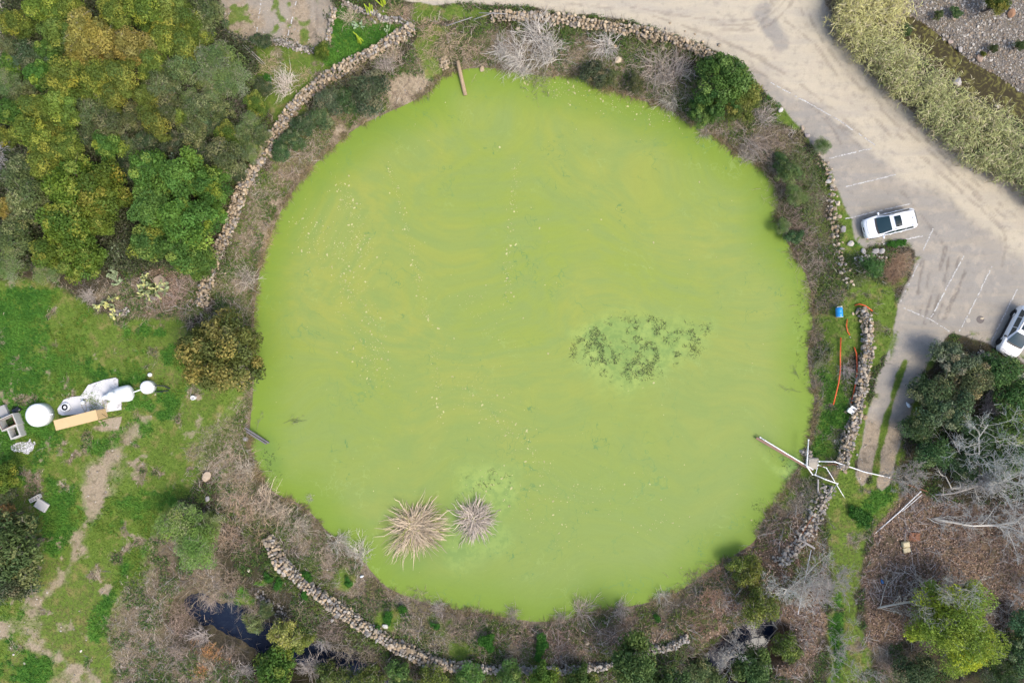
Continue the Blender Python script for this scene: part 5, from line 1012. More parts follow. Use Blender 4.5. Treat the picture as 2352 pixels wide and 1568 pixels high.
def pondweed(pts, n, seed, label, thr=.5, sc=1.1, pal=((.035,.06,.03), (.07,.065,.045), (.05,.10,.04), (.10,.085,.065))):
    r = np.random.default_rng(seed); x, y = in_poly(n, pts, seed); nz = fnoise(x, y, sc*.55, seed, 4); ed = -poly_sd(x, y, atv(pts, WZ)); k = r.random(len(x)) < sstep(thr-.04, thr+.16, nz)*sstep(-.1, 1.1, ed+(fnoise(x, y, 1.2, seed+5)-.5)*1.4)*.8; x, y = x[k], y[k]; m = len(x)
    az = r.uniform(0, 6.28, m); D = unit(np.stack([np.cos(az), np.sin(az), r.uniform(0, .35, m)], 1)); P = shoots(np.stack([x, y, np.full(m, WZ+.004)], 1), D, r.uniform(.05, .2, m), 3, .3, .25, r); P[:, :, 2] = np.maximum(P[:, :, 2], WZ+.006)
    a = Acc(); tubes(a, P, np.repeat(np.array([[.013, .011, .006]]), m, 0), np.array(pal)[r.integers(len(pal), size=m)]*r.uniform(.7, 1.3, (m, 1)))
    tag(obj('pond_weed', a.mesh('pond_weed'), TWIG), label, 'pond weed', None, 'stuff')
pondweed([(1310,770),(1350,745),(1430,712),(1480,718),(1530,735),(1650,740),(1620,810),(1530,860),(1470,885),(1420,895),(1390,880),(1370,850),(1310,830)], 26000, 3, 'dark tufts of weed on the pale patch right of the pond centre', .50)
pondweed([(1050,1085),(1100,1060),(1180,1085),(1200,1130),(1150,1120),(1080,1140),(1030,1160)], 2600, 4, 'sparse dark weed tufts above the two dead reed clumps', .52)
pondweed([(1735,995),(1770,1010),(1850,1060),(1840,1110),(1790,1080),(1735,1030)], 2200, 5, 'dark weed tufts beside the rusty beam', .48)
pondweed([(1810,660),(1850,660),(1858,760),(1855,890),(1815,880),(1820,760)], 2600, 6, 'thin weed tufts along the right shore', .55, .7)
pondweed([(570,990),(640,1000),(660,1090),(620,1120),(590,1070)], 1800, 7, 'dark weed tufts by the fallen posts at the left shore', .53)
pondweed([(1720,1140),(1770,1130),(1760,1200),(1735,1240)], 900, 8, 'dark weed at the lower right shore', .5)
def flecks():
    r = np.random.default_rng(77); a = Acc(); V0 = []; segs = [([(690,520),(760,560),(830,700),(860,840),(880,880)], 500, 26), ([(780,420),(810,500),(840,600)], 200, 14), ([(890,380),(930,500),(960,640),(985,760)], 170, 6), ([(1190,370),(1175,480),(1165,620),(1160,720)], 170, 7), ([(1000,800),(1010,960)], 60, 6),
            ([(1290,190),(1400,215),(1480,250),(1560,275)], 260, 20), ([(1200,195),(1260,215),(1330,200)], 90, 12), ([(1090,1100),(1250,1150),(1400,1130),(1460,1140)], 170, 30), ([(1060,900),(1160,980),(1250,1070),(1280,1090)], 160, 14), ([(1460,1220),(1560,1190)], 30, 10), ([(1060,660),(1120,760),(1180,800)], 60, 20), ([(1180,1170),(1340,1260)], 40, 14),([(1040,860),(1120,900),(1200,1000)], 120, 30)]
    pts = []
    for q, n, w in segs:
        p = smooth_poly(atv(q, WZ), 2, False); L = np.concatenate([[0], np.cumsum(np.hypot(*np.diff(p, axis=0).T))]); t = r.uniform(0, L[-1], n); pts.append(np.stack([np.interp(t, L, p[:, 0])+r.normal(size=n)*w*S, np.interp(t, L, p[:, 1])+r.normal(size=n)*w*S], 1))
    pts.append(np.stack([r.uniform(-21, 24, 260), r.uniform(-21, 21, 260)], 1)); pts = np.vstack(pts); pts = pts[poly_sd(pts[:, 0], pts[:, 1], SHORE) < -.5]
    for x, y in pts:
        s_ = .017*math.exp(r.exponential(.42)); s_ = min(s_, .08); k = 7; an = np.linspace(0, 6.283, k, endpoint=False); rr = s_*r.uniform(.6, 1.2, k); el = r.uniform(.8, 2.); ro = r.uniform(0, 3.14)
        X = rr*np.cos(an)*el; Y = rr*np.sin(an); X, Y = X*math.cos(ro)-Y*math.sin(ro), X*math.sin(ro)+Y*math.cos(ro)
        T = np.column_stack([x+X, y+Y, np.full(k, WZ+.016)]); Bt = np.column_stack([x+X*1.1, y+Y*1.1, np.full(k, WZ-.01)])
        a.add(np.vstack([T, Bt]), [[list(range(k))], [[i, k+i, k+(i+1) % k, (i+1) % k] for i in range(k)]], np.array((.44,.42,.20))*r.uniform(.75, 1.15))
    tag(obj('scum_flecks', a.mesh('scum_flecks'), M_attr('scum', .8, .1)), 'cream flecks of scum drifting in streaks over the green water', 'scum', None, 'stuff')
flecks()
def reed_clump(px, py, rpx, n, seed, label, lobes, col, green=.1):
    """flattened bundles of dead blades: lobes = (angle, reach)"""
    r = np.random.default_rng(seed); x, y = at(px, py, WZ+.3); a = Acc(); q = r.integers(len(lobes), size=n); la = np.array([l[0] for l in lobes]); lr = np.array([l[1] for l in lobes])
    az = la[q]+r.normal(size=n)*.42; brk = r.random(n) < .28; azp = az; az = np.where(brk, r.uniform(0, 6.28, n), az); el = np.clip(np.abs(r.normal(.22, .22, n)), .04, 1.3); D = np.stack([np.cos(el)*np.cos(az), np.cos(el)*np.sin(az), np.sin(el)], 1)
    L = rpx*S*lr[q]*np.where(brk, .45, 1.)*r.uniform(.35, 1.05, n); t0 = r.random(n)*.62*L; B = np.stack([r.normal(size=n)*.26+np.cos(azp)*t0, r.normal(size=n)*.26+np.sin(azp)*t0, r.uniform(0, .4, n)], 1); L = L-t0*.8; K = 5; P = shoots(B, D, L, K, .10, .30, r); P[:, 2:, 2] -= .12*np.array([0, .6, 1])[None]*L[:, None]*(r.random((n, 1)) < .4); P[:, :, 2] = np.maximum(P[:, :, 2], .012)
    wd_ = r.uniform(.025, .065, n); sdv = unit(np.cross(P[:, -1]-P[:, 0], [0, 0, 1.])+rdir(n, r)*.3)
    wk = wd_[:, None]*np.array([1, 1, .9, .7, .2]); A = P+sdv[:, None]*wk[:, :, None]*.5; Bb = P-sdv[:, None]*wk[:, :, None]*.5
    V = np.concatenate([A, Bb], 1); idx = (np.arange(n)*10)[:, None]; F = np.concatenate([np.stack([idx[:, 0]+k, idx[:, 0]+k+1, idx[:, 0]+6+k, idx[:, 0]+5+k], 1) for k in range(4)])
    c = np.array(col)*r.uniform(.45, 1.25, (n, 1)); c = np.where(r.random((n, 1)) < green, np.array([.24,.26,.07]), c); a.add(V.reshape(-1, 3), [F], np.repeat(c, 10, 0))
    o = obj('dead_reed_clump', a.mesh('dead_reed_clump'), TWIG); o.location = (x, y, WZ); tag(o, label, 'reed clump', 'dead reed clumps in the pond')
reed_clump(948,1208,84,1500,1,'larger straw coloured dead reed clump standing in the green water',[(.25,1.05),(.1,1.0),(-.15,1.),(.5,.85),(-.5,.85),(-.3,.95),(-.8,.8),(-1.3,.7),(-1.95,1.05),(-2.05,1.1),(2.5,.75),(3.1,.7),(1.2,.5),(1.9,.55),(.8,.6)],(.58,.46,.32),.08)
reed_clump(1088,1193,56,850,2,'smaller grey brown dead reed clump in the green water',[(.3,1.0),(0,1.0),(.9,.9),(1.4,1.),(-1.3,1.),(-1.8,1.05),(-.8,.6),(2.3,.9),(3.1,.75)],(.50,.42,.34),.03)
for px, py, n, nm in [(600,1000,1,'x'),]: pass
def snag(px, py, az, L, label, seed):
    r = np.random.default_rng(seed); x, y = at(px, py, WZ); a = Acc(); P = shoots(np.array([[0, 0, .03]]), unit(np.array([[math.cos(az), math.sin(az), .10]])), np.array([L]), 5, .1, .1, r); R = .015*np.linspace(1, .4, 5)[None]; tubes(a, P, R, (.20,.22,.12)); 
    Q, RR = grow(P, R, 9, .4, .6, .6, .2, .05, r=r); tubes(a, Q, RR, (.22,.25,.13)); Q, RR = grow(Q, RR, 5, .6, .7, .7, r=r); Q[:, :, 2] = np.maximum(Q[:, :, 2], .0); tubes(a, Q, np.maximum(RR, .006), (.25,.28,.15))
    o = obj('floating_branch', a.mesh('floating_branch'), TWIG); o.location = (x, y, WZ); tag(o, label, 'branch', None)
snag(652,972,.3,1.6,'thin bare branch lying in the water near the left shore',1); snag(705,965,3.4,1.0,'forked dark twig in the water right of the thin branch',2); snag(590,985,1.2,1.2,'grey twigs fanning over the fallen dark posts',3); snag(1840,900,2.9,1.5,'pale sunken branch at the right shore',4); snag(1835,870,2.,1.1,'second sunken branch at the right shore',5)
snag(1200,575+0,0,.01,'x',6) if False else None

# ---------------------------------------------------------------- PRICKLY PEARS AND COLUMN CACTI
CAC = M_attr('cactus_skin', .55, .3, None, 8, False, .12)
def prickly(px, py, rpx, npad, col, tip, label, seed, h=1.3):
    r = np.random.default_rng(seed); x, y = at(px, py, .6); a = Acc(); z0 = Hs(x, y); R = rpx*S; gen = [(np.array([r.normal()*R*.3, r.normal()*R*.3, 0.]), unit(np.array([r.normal()*.4, r.normal()*.4, 1.])), 0) for _ in range(max(3, npad//9))]; k = 0
    while gen and k < npad:
        p, d, g = gen.pop(0); L = r.uniform(.26, .42); w = L*.30; n = unit(np.cross(d, rdir(1, r)[0])); b = np.cross(n, d); c0 = p+d*L*.5
        th = np.linspace(0, 2*math.pi, 10, endpoint=False); V = []; 
        for e, q in ((-1, .78), (0, 1.), (1, .78)): V += [c0+d*L*.5*math.cos(t)*q+b*w*math.sin(t)*q*(1-.25*(-math.cos(t) > .3))+n*e*.028 for t in th]
        F = [[i*10+j, i*10+(j+1) % 10, (i+1)*10+(j+1) % 10, (i+1)*10+j] for i in range(2) for j in range(10)]
        cc = np.array(tip if (g >= 2 and r.random() < .55) else col)*r.uniform(.8, 1.15); a.add(np.array(V), [F, [list(range(9, -1, -1)), list(range(20, 30))]], cc); k += 1
        if g < 4:
            for _ in range(r.integers(1, 4)):
                dd = unit(d*.5+rdir(1, r)[0]*.9+np.array([0, 0, .25])); q = p+d*L*.95
                if np.hypot(q[0], q[1]) < R*1.05 and q[2] > .05: gen.append((q, dd, g+1))
        if not gen: gen = [(np.array([r.normal()*R*.5, r.normal()*R*.5, 0.]), unit(np.array([r.normal()*.5, r.normal()*.5, 1.])), 0)]
    o = obj('prickly_pear', a.mesh('prickly_pear'), CAC); o.location = (x, y, z0-.05); tag(o, label, 'cactus')
GG, YG, BG2 = (.21,.28,.15), (.50,.50,.20), (.19,.27,.20)
prickly(270,575,40,190,(.27,.34,.20),(.36,.42,.25),'big pale green prickly pear between two leafy tree clumps',1); prickly(257,622,22,50,(.25,.31,.17),(.33,.38,.22),'small pale green prickly pear under the big one',2); prickly(270,645,12,18,(.25,.32,.17),(.3,.36,.2),'few pads of prickly pear at the shrub foot',8)
prickly(345,665,32,95,(.27,.32,.15),(.55,.55,.22),'yellow tipped prickly pear beside the large tan boulder',3); prickly(372,665,20,40,(.24,.28,.14),(.5,.5,.22),'greyer prickly pear under the large tan boulder',9); prickly(255,698,36,80,(.27,.31,.15),(.58,.56,.20),'yellow padded prickly pear by the pile of grey stones',4)
prickly(400,370,40,150,BG2,(.27,.36,.27),'blue green prickly pear inside the wood, right part',5); prickly(320,352,22,50,BG2,(.27,.36,.27),'blue green prickly pear inside the wood, left part',6); prickly(8,205,14,20,(.25,.34,.18),(.3,.4,.22),'prickly pear at the left edge of the wood',7)
prickly(828,54,16,16,(.25,.34,.20),(.33,.42,.27),'prickly pear on the green garden patch, left',10); prickly(888,72,13,14,(.28,.38,.20),(.45,.5,.25),'prickly pear on the green garden patch, right',11)
def column_cactus(px, py, n, spread, h, label, seed, col=(.36,.46,.04)):
    r = np.random.default_rng(seed); x, y = at(px, py, .4); a = Acc()
    for i in range(n):
        an = r.uniform(0, 6.28); b = np.array([math.cos(an)*spread*r.random(), math.sin(an)*spread*r.random(), 0]); hh = h*r.uniform(.5, 1.1); rr = .05; V = []; prof = [(1, 0), (1, .5), (1, .85), (.6, .97), (.1, 1.)]
        le = np.array([r.normal()*.15-.05, r.normal()*.15+.12, 1]); 
        for q, t in prof:
            for k in range(12): V.append(b+le*hh*t+np.array([math.cos(k*.5236), math.sin(k*.5236), 0])*rr*q*(1 if k % 2 else .72))
        F = [[i2*12+k, i2*12+(k+1) % 12, (i2+1)*12+(k+1) % 12, (i2+1)*12+k] for i2 in range(4) for k in range(12)]; a.add(np.array(V), [F, [list(range(48, 60))]], np.array(col)*r.uniform(.8, 1.3))
    o = obj('column_cactus', a.mesh('column_cactus', False), CAC); o.location = (x, y, Hs(x, y)-.05); tag(o, label, 'cactus')
column_cactus(829,96,7,.30,1.2,'yellow green column cactus low on the garden patch',1); column_cactus(849,30,9,.3,1.3,'yellow green column cactus beside the stone border',2); column_cactus(880,8,7,.3,1.9,'tall yellow green column cactus cut by the top edge',3)
# ---------------------------------------------------------------- CARS
PAINT = M_flat('white_car_paint', (.80, .81, .83), .18, .5, 0, .8, 3, .02); GLASS = M_flat('car_glass', (.012, .035, .042), .05, .8, 0, 0, 3, .1)
BLKP = M_flat('black_plastic', (.018, .018, .020), .5, .4); TYRE = M_flat('tyre_rubber', (.02, .02, .021), .85, .2); ALU = M_flat('alloy', (.42, .43, .45), .3, .5, .8); LAMP = M_flat('lamp_glass', (.55, .58, .62), .08, .8); RED = M_flat('red_lamp', (.30, .02, .02), .15, .6); ORG = M_flat('orange_marker', (.7, .18, .03), .3, .5); PLATE = M_flat('number_plate', (.60, .62, .62), .4, .4)
def patch(c00, c10, c11, c01, nu=6, nv=4, bulge=0., offs=.0, inset=0.):
    c = [np.array(q, float) for q in (c00, c10, c11, c01)]; V = []
    us = np.linspace(inset, 1-inset, nu+1); vs_ = np.linspace(inset, 1-inset, nv+1); nrm = unit(np.cross(c[1]-c[0], c[3]-c[0]))
    for v in vs_:
        for u in us: V.append((c[0]*(1-u)+c[1]*u)*(1-v)+(c[3]*(1-u)+c[2]*u)*v+nrm*(offs+bulge*(1-(2*u-1)**2)*(1-(2*v-1)**2*.5)))
    F = [[j*(nu+1)+i, j*(nu+1)+i+1, (j+1)*(nu+1)+i+1, (j+1)*(nu+1)+i] for j in range(nv) for i in range(nu)]
    return np.array(V), F
def car(px, py, heading, label, L=4.4, W=1.84, black_trim=False, mir_blk=False):
    x, y = at(px, py, .75); z = Hs(x, y); t = thing('parked_car', (x, y, z), label, 'car', 'white cars on the parking lot', heading)
    hw = W/2
    # lower body loft: x, half width factor, hood/boot height, sill height
    st = [(2.19,.50,.66,.34),(2.14,.74,.74,.28),(2.02,.88,.82,.25),(1.80,.95,.90,.24),(1.45,.985,.97,.24),(1.05,1.,1.02,.24),(.5,1.,1.04,.24),(0,1.,1.05,.24),(-.6,1.,1.05,.24),(-1.2,1.,1.06,.24),(-1.7,.98,1.07,.25),(-1.98,.93,1.06,.28),(-2.13,.84,1.02,.34),(-2.19,.68,.95,.42)]
    V = []; 
    for X, wf, zt, zs in st:
        w = hw*wf; half = [(w*.80, zs), (w*.97, zs+.06), (w, zs+.25), (w*.995, zt-.18), (w*.96, zt-.06), (w*.86, zt), (w*.45, zt+.035), (0, zt+.045)]
        ring = [(-a_, b_) for a_, b_ in half[:-1]]+[half[-1]]+[(a_, b_) for a_, b_ in half[:-1][::-1]]
        V += [[X, q[0], q[1]] for q in ring]
    n = 15; F = [[i*n+k, (i+1)*n+k, (i+1)*n+k+1, i*n+k+1] for i in range(len(st)-1) for k in range(n-1)]
    F += [[i*n+n-1, (i+1)*n+n-1, (i+1)*n, i*n] for i in range(len(st)-1)]
    a = Acc(); a.add(np.array(V), [F, [list(range(n))], [list(range((len(st)-1)*n, len(st)*n))[::-1]]])
    # cabin shell (pillars and roof)
    cs = [(1.02,.72,1.03,.0),(.30,.66,1.52,.02),(.05,.66,1.585,.03),(-.6,.66,1.62,.04),(-1.3,.65,1.60,.04),(-1.75,.62,1.53,.03),(-2.08,.66,1.06,.0)]; V2 = []
    for X, wr, zr, cr in cs:
        wb = hw*(.90 if X > -1.9 else .80); ring = [(-wb, 1.02), (-wr*1.03, max(zr-.10, 1.02)), (-wr*.93, zr-.01), (-wr*.5, zr+cr), (0, zr+cr*1.3), (wr*.5, zr+cr), (wr*.93, zr-.01), (wr*1.03, max(zr-.10, 1.02)), (wb, 1.02)]
        V2 += [[X+(.12*(1-abs(q[0])/wb) if X > .9 else 0), q[0], q[1]] for q in ring]
    m = 9; F2 = [[i*m+k, (i+1)*m+k, (i+1)*m+k+1, i*m+k+1] for i in range(len(cs)-1) for k in range(m-1)]; a.add(np.array(V2), [F2])
    bo = obj('body', a.mesh('body', True), PAINT, t)
    try:
        md = bo.modifiers.new('edge', 'EDGE_SPLIT'); md.split_angle = math.radians(38)
    except Exception: pass
    def part(name, geo, mat, parent=None, sm=True):
        q = Acc(); [q.add(*g) for g in geo]; return obj(name, q.mesh(name, sm), mat, parent or t)
    V_, F_ = patch((1.16,-.70,1.045), (1.16,.70,1.045), (.32,.60,1.53), (.32,-.60,1.53), 8, 5, .05, .012); V_[:, 0] += .07*(1-(V_[:, 1]/.7)**2)*np.clip((1.55-V_[:, 2])*2, 0, 1)
    part('windscreen', [(V_, [F_])], GLASS); 
    V_, F_ = patch((1.30,-.68,1.035), (1.30,.68,1.035), (1.15,.71,1.055), (1.15,-.71,1.055), 8, 1, .0, .006); V_[:, 0] += .08*(1-(V_[:, 1]/.7)**2); part('wiper_cowl', [(V_, [F_])], BLKP)
    V_, F_ = patch((-2.10,.60,1.13), (-2.10,-.60,1.13), (-1.80,-.54,1.50), (-1.80,.54,1.50), 6, 3, .03, .02); part('rear_window', [(V_, [F_])], GLASS)
    for s_ in (-1, 1):
        lo = hw*.905; hi = .690
        for a0, b0, a1, b1 in ((.92, -.02, .30, .02), (-.08, -.98, -.04, -.92), (-1.04, -1.72, -.98, -1.50)):
            V_, F_ = patch((a0,s_*lo,1.06), (b0,s_*lo,1.06), (b1,s_*hi,1.46), (a1,s_*hi,1.45 if a0 > .5 else 1.47), 4, 3, 0, 0); V_[:, 1] += s_*.014
            part('side_window', [(V_, [F_ if s_ > 0 else [f[::-1] for f in F_]])], GLASS)
        q = Acc(); pipe(q, [(.15,s_*.60,1.60),(-.1,s_*.615,1.635),(-.8,s_*.62,1.66),(-1.4,s_*.60,1.64),(-1.62,s_*.585,1.585)], .020); obj('roof_rail', q.mesh('roof_rail', True), BLKP if black_trim else ALU, t)
        q = Acc(); V3 = np.array(SH_BIG[0][0])*0; lathe(q, [(.02,-.11),(.07,-.09),(.085,0),(.07,.09),(.02,.11)], (.92, s_*(hw+.11), 1.06), 12, ax=(0.15, s_, .1)); box(q, (.90, s_*(hw-.01), 1.01), (.06, .12, .05)); mo = obj('mirror', q.mesh('mirror', True), BLKP if mir_blk else PAINT, t)
        V_, F_ = patch((2.155,s_*.45,.73), (1.93,s_*.80,.76), (1.66,s_*.865,.905), (1.95,s_*.62,.86), 4, 2, .01, .012 if s_ > 0 else -.012); part('headlight', [(V_, [F_])], LAMP)
        V_, F_ = patch((-2.165,s_*.45,.86), (-2.02,s_*.80,.84), (-1.98,s_*.82,.98), (-2.12,s_*.52,1.0), 4, 2, 0, -.012*s_); V_[:, 0] -= .02; V_[:, 1] += s_*.01; part('tail_light', [(V_, [F_])], RED)
        q = Acc(); box(q, (1.98, s_*.80, .48), (.10, .10, .05)); obj('fog_light', q.mesh('fog_light'), ORG if s_ > 0 else LAMP, t)
        for dx in (.45, -.45):
            q = Acc(); box(q, (dx-.25, s_*(hw+.004), .86), (.16, .03, .025)); obj('door_handle', q.mesh('door_handle'), PAINT, t)
        q = Acc(); box(q, (0, s_*(hw-.005), .30), (2.1, .035, .12)); obj('sill_trim', q.mesh('sill_trim'), BLKP, t)
        for wx in (1.32, -1.32):
            w = thing('wheel', (wx, s_*(hw-.115), .34), None, None); w.parent = t
            q = Acc(); lathe(q, [(.22,-.11),(.32,-.11),(.345,-.07),(.345,.07),(.32,.11),(.22,.11),(.20,.08)], n=28, ax=(0, 1, 0)); obj('tyre', q.mesh('tyre', True), TYRE, w)
            q = Acc(); lathe(q, [(.225,s_*.06),(.225,s_*.105),(.205,s_*.108),(.20,s_*.05)], n=28, ax=(0, 1, 0)); lathe(q, [(.055,s_*.04),(.05,s_*.10),(.0,s_*.11)], n=12, ax=(0, 1, 0))
            for k in range(5):
                an = k*1.2566+.3; c_, s2 = math.cos(an), math.sin(an); V4 = np.array([[c_*.04-s2*.03, s_*.098, s2*.04+c_*.03], [c_*.21-s2*.02, s_*.104, s2*.21+c_*.02], [c_*.21+s2*.02, s_*.104, s2*.21-c_*.02], [c_*.04+s2*.03, s_*.098, s2*.04-c_*.03]])
                q.add(np.vstack([V4, V4-np.array([0, s_*.03, 0])]), [[[0, 1, 2, 3], [7, 6, 5, 4], [0, 4, 5, 1], [1, 5, 6, 2], [2, 6, 7, 3], [3, 7, 4, 0]]])
            obj('rim', q.mesh('rim'), ALU, w)
            q = Acc(); an = np.linspace(-.25, math.pi+.25, 16); V5 = []
            for k in an: V5 += [[wx+.40*math.cos(k), s_*(hw+.006), .34+.40*math.sin(k)], [wx+.345*math.cos(k), s_*(hw+.006), .34+.35*math.sin(k)], [wx+.345*math.cos(k), s_*(hw-.10), .34+.35*math.sin(k)], [wx+.40*math.cos(k), s_*(hw-.10), .34+.40*math.sin(k)]]
            q.add(np.array(V5), [[[4*i+k, 4*i+4+k, 4*i+4+(k+1) % 4, 4*i+(k+1) % 4] for i in range(15) for k in range(4)]]); obj('wheel_arch', q.mesh('wheel_arch'), BLKP, t)
    V_, F_ = patch((.02,.46,1.668), (.02,-.46,1.668), (-.52,-.46,1.680), (-.52,.46,1.680), 4, 2, 0, 0); V_[:, 2] = 1.692-.045*(V_[:, 1]/.46)**2
    q = Acc(); V6 = np.vstack([V_, V_-np.array([0, 0, .03])]); q.add(V6, [[f[::-1] for f in F_]]); q.add(V_, [F_]); obj('sunroof', q.mesh('sunroof'), GLASS, t)
    q = Acc(); q.add(np.array([[-1.42,-.03,1.64],[-1.42,.03,1.64],[-1.60,.03,1.62],[-1.60,-.03,1.62],[-1.56,-.008,1.71],[-1.56,.008,1.71]]), [[[0, 1, 5, 4], [2, 3, 4, 5]], [[1, 2, 5], [3, 0, 4]]]); obj('antenna', q.mesh('antenna'), BLKP, t)
    V_, F_ = patch((2.19,-.42,.50), (2.19,.42,.50), (2.16,.46,.71), (2.16,-.46,.71), 8, 2, .02, .035); V_[:, 0] -= .16*(V_[:, 1]/.5)**2; part('grille', [(V_, [F_])], BLKP)
    V_, F_ = patch((2.20,-.62,.30), (2.20,.62,.30), (2.19,.55,.42), (2.19,-.55,.42), 8, 1, .0, .03); V_[:, 0] -= .20*(V_[:, 1]/.62)**2-.01; part('lower_intake', [(V_, [F_])], BLKP)
    q = Acc(); box(q, (2.245, 0, .56), (.02, .50, .11)); obj('number_plate', q.mesh('number_plate'), PLATE, t)
    for nm, X0 in (('bonnet_seam', 1.95),):
        q = Acc(); pipe(q, [(1.92,-.62,.885),(2.0,-.3,.88),(2.02,0,.885),(2.0,.3,.88),(1.92,.62,.885)], .007); obj(nm, q.mesh(nm), BLKP, t)
    if black_trim:
        V_, F_ = patch((2.17,-.60,.44), (2.17,.60,.44), (2.12,.66,.80), (2.12,-.66,.80), 8, 2, .02, .05); V_[:, 0] -= .16*(V_[:, 1]/.6)**2; part('front_fascia', [(V_, [F_])], BLKP)
        for s_ in (-1, 1):
            q = Acc(); box(q, (0, s_*(hw+.006), .45), (2.0, .02, .22)); obj('door_cladding', q.mesh('door_cladding'), BLKP, t)
    return t
car(2041, 514, math.radians(193.5), 'white car with dark sunroof parked nose to the grass in the upper bay')
car(2337, 762, math.radians(-117.5), 'white car with black trim cut by the right edge of the lot', L=4.4, black_trim=True, mir_blk=True)

# ---------------------------------------------------------------- PIPES, BEAMS AND LITTER BY THE POND
WPVC = M_flat('white_plastic_pipe', (.78, .78, .77), .4, .4, dirt=(.45, .42, .36), damt=.35); RUST = M_flat('rusty_steel', (.20, .095, .055), .8, .2, nz=9, var=.25, dirt=(.10, .05, .03)); WOODM = M_flat('weathered_wood', (.34, .25, .16), .85, .15, nz=7, var=.3, dirt=(.16, .12, .08)); GWOOD = M_flat('grey_wood', (.30, .28, .27), .85, .15, nz=8, var=.3)
def px3(px, py, z): X, Y = at(px, py, z); return (X, Y, z)
def pip(name, pts, r, mat, label, cat, joints=True, n=10, group=None):
    a = Acc(); P = [px3(*p) for p in pts]; o0 = np.array(P[0]); P = [tuple(np.array(p)-o0) for p in P]; pipe(a, P, r, n=n)
    o = obj(name, a.mesh(name, True), mat); o.location = o0; tag(o, label, cat, group)
    if joints and r > .02:
        for i, p in enumerate(P):
            d = unit(np.array([np.array(P[min(i+1, len(P)-1)])-np.array(P[max(i-1, 0)])]))[0]; b = Acc(); pipe(b, [tuple(np.array(p)-d*.07), tuple(np.array(p)+d*.07)], r*1.3, n=n); obj('pipe_joint', b.mesh('pipe_joint', True), mat, o)
    return o
def beam(name, p0, p1, w, h, mat, label, cat):
    A, B = np.array(px3(*p0)), np.array(px3(*p1)); d = B-A; L = np.linalg.norm(d); a = Acc(); box(a, (0, 0, 0), (L, w, h), bev=.008); o = obj(name, a.mesh(name), mat); o.location = tuple((A+B)/2); o.rotation_euler = Vector(d).to_track_quat('X', 'Z').to_euler(); return tag(o, label, cat)
beam('wooden_beam', (1737,1005,-.62), (1864,1079,.10), .20, .14, M_flat('brown_timber', (.26, .16, .12), .85, .15, nz=8, var=.25, dirt=(.36, .26, .18)), 'long brown timber reaching from the right bank into the pond', 'beam')
pip('plastic_pipe', [(1746,1004,-.50),(1757,1011,-.45),(1866,1077,.26)], .05, WPVC, 'white pipe lying along the brown timber in the pond', 'pipe')
pip('plastic_pipe', [(1857,1010,.30),(1854,1055,.34),(1853,1070,.36),(1866,1089,.28)], .05, WPVC, 'white pipe standing up from the timber along the shore', 'pipe')
pip('plastic_pipe', [(1881,1059,.75),(1917,1060,.85),(1985,1083,.8),(2042,1096,.7)], .05, WPVC, 'long white pipe crossing over the thick wall and the track', 'pipe')
pip('rusty_pipe', [(1878,1073,.45),(1914,1065,.72),(1985,1081,.70),(2050,1100,.55),(2130,1128,.4)], .035, RUST, 'long thin rusty pipe under the white one across the track', 'pipe', False)
pip('plastic_pipe', [(1873,1090,.30),(1879,1067,.42),(1898,1074,.45),(1905,1085,.42),(1940,1143,.1)], .035, WPVC, 'bent thin white pipe ending in the grass below the wall', 'pipe')
pip('plastic_pipe', [(1872,1090,.36),(1895,1100,.4),(1923,1110,.42)], .05, WPVC, 'short thick white pipe below the pale concrete block', 'pipe')
pip('grey_pipe', [(1923,1110,.40),(1900,1146,.45),(1888,1162,.45)], .03, M_flat('grey_metal', (.36, .37, .40), .4, .5, .3), 'grey rod lying on the collapsed rubble wall', 'pipe', False)
pip('plastic_pipe', [(2114,1129,.7),(2066,1175,.3),(2011,1223,.1)], .045, WPVC, 'long straight white pipe beside the grey bare tree', 'pipe'); pip('plastic_pipe', [(2118,1135,.6),(2072,1174,.25)], .03, WPVC, 'thin white pipe parallel to the long straight one', 'pipe', False)
pip('green_hose', [(2018,1216,.12),(2010,1224,.08),(1995,1227,.08),(1980,1223,.08)], .025, M_flat('green_hose', (.04, .16, .11), .5, .4), 'dark green hose curled at the end of the white pipe', 'hose', False); pip('plastic_pipe', [(1984,1219,.08),(1990,1220,.08)], .04, WPVC, 'tiny white pipe stub above the green hose', 'pipe', False)
pip('metal_pole', [(1863,1262,1.3),(1852,1315,1.2),(1840,1375,1.2),(1833,1410,1.2)], .03, M_flat('pale_metal', (.62, .62, .64), .4, .5, .2), 'thin pale pole lying through the bare branches at the lower right', 'pole', False)
pip('rusty_pipe', [(1872,1176,.55),(1834,1237,.45)], .05, RUST, 'rusty pipe lying on the rubble wall', 'pipe', False); beam('wooden_plank', (1834,1237,.45), (1872,1259,.40), .16, .05, GWOOD, 'grey plank at the end of the rusty pipe', 'plank')
beam('wooden_plank', (1687,1493,-1.3), (1669,1517,-1.3), .24, .05, M_flat('pale_plank', (.45, .42, .38), .8, .2, nz=9, var=.2), 'pale plank lying across the dark pool', 'plank'); beam('wooden_post', (1879,1100,.15), (1879,1132,.15), .12, .1, GWOOD, 'grey post lying above the rubble wall', 'post')
beam('metal_post', (77,1506,.08), (117,1534,.08), .26, .10, M_flat('grey_painted_steel', (.20, .21, .24), .5, .4, dirt=(.35, .28, .2)), 'grey steel post lying in the lower left meadow', 'post')
for k, (a0, b0) in enumerate([((563,982,-.2),(618,1017,-.75)),((566,990,-.3),(612,1019,-.8))]): beam('fallen_post', a0, b0, .13, .12, M_flat('dark_wood%s' % ('' if k else ''), (.14, .13, .14), .8, .2, nz=8, var=.3), ['upper dark post sliding into the pond at the left shore', 'lower dark post sliding into the pond at the left shore'][k], 'post')
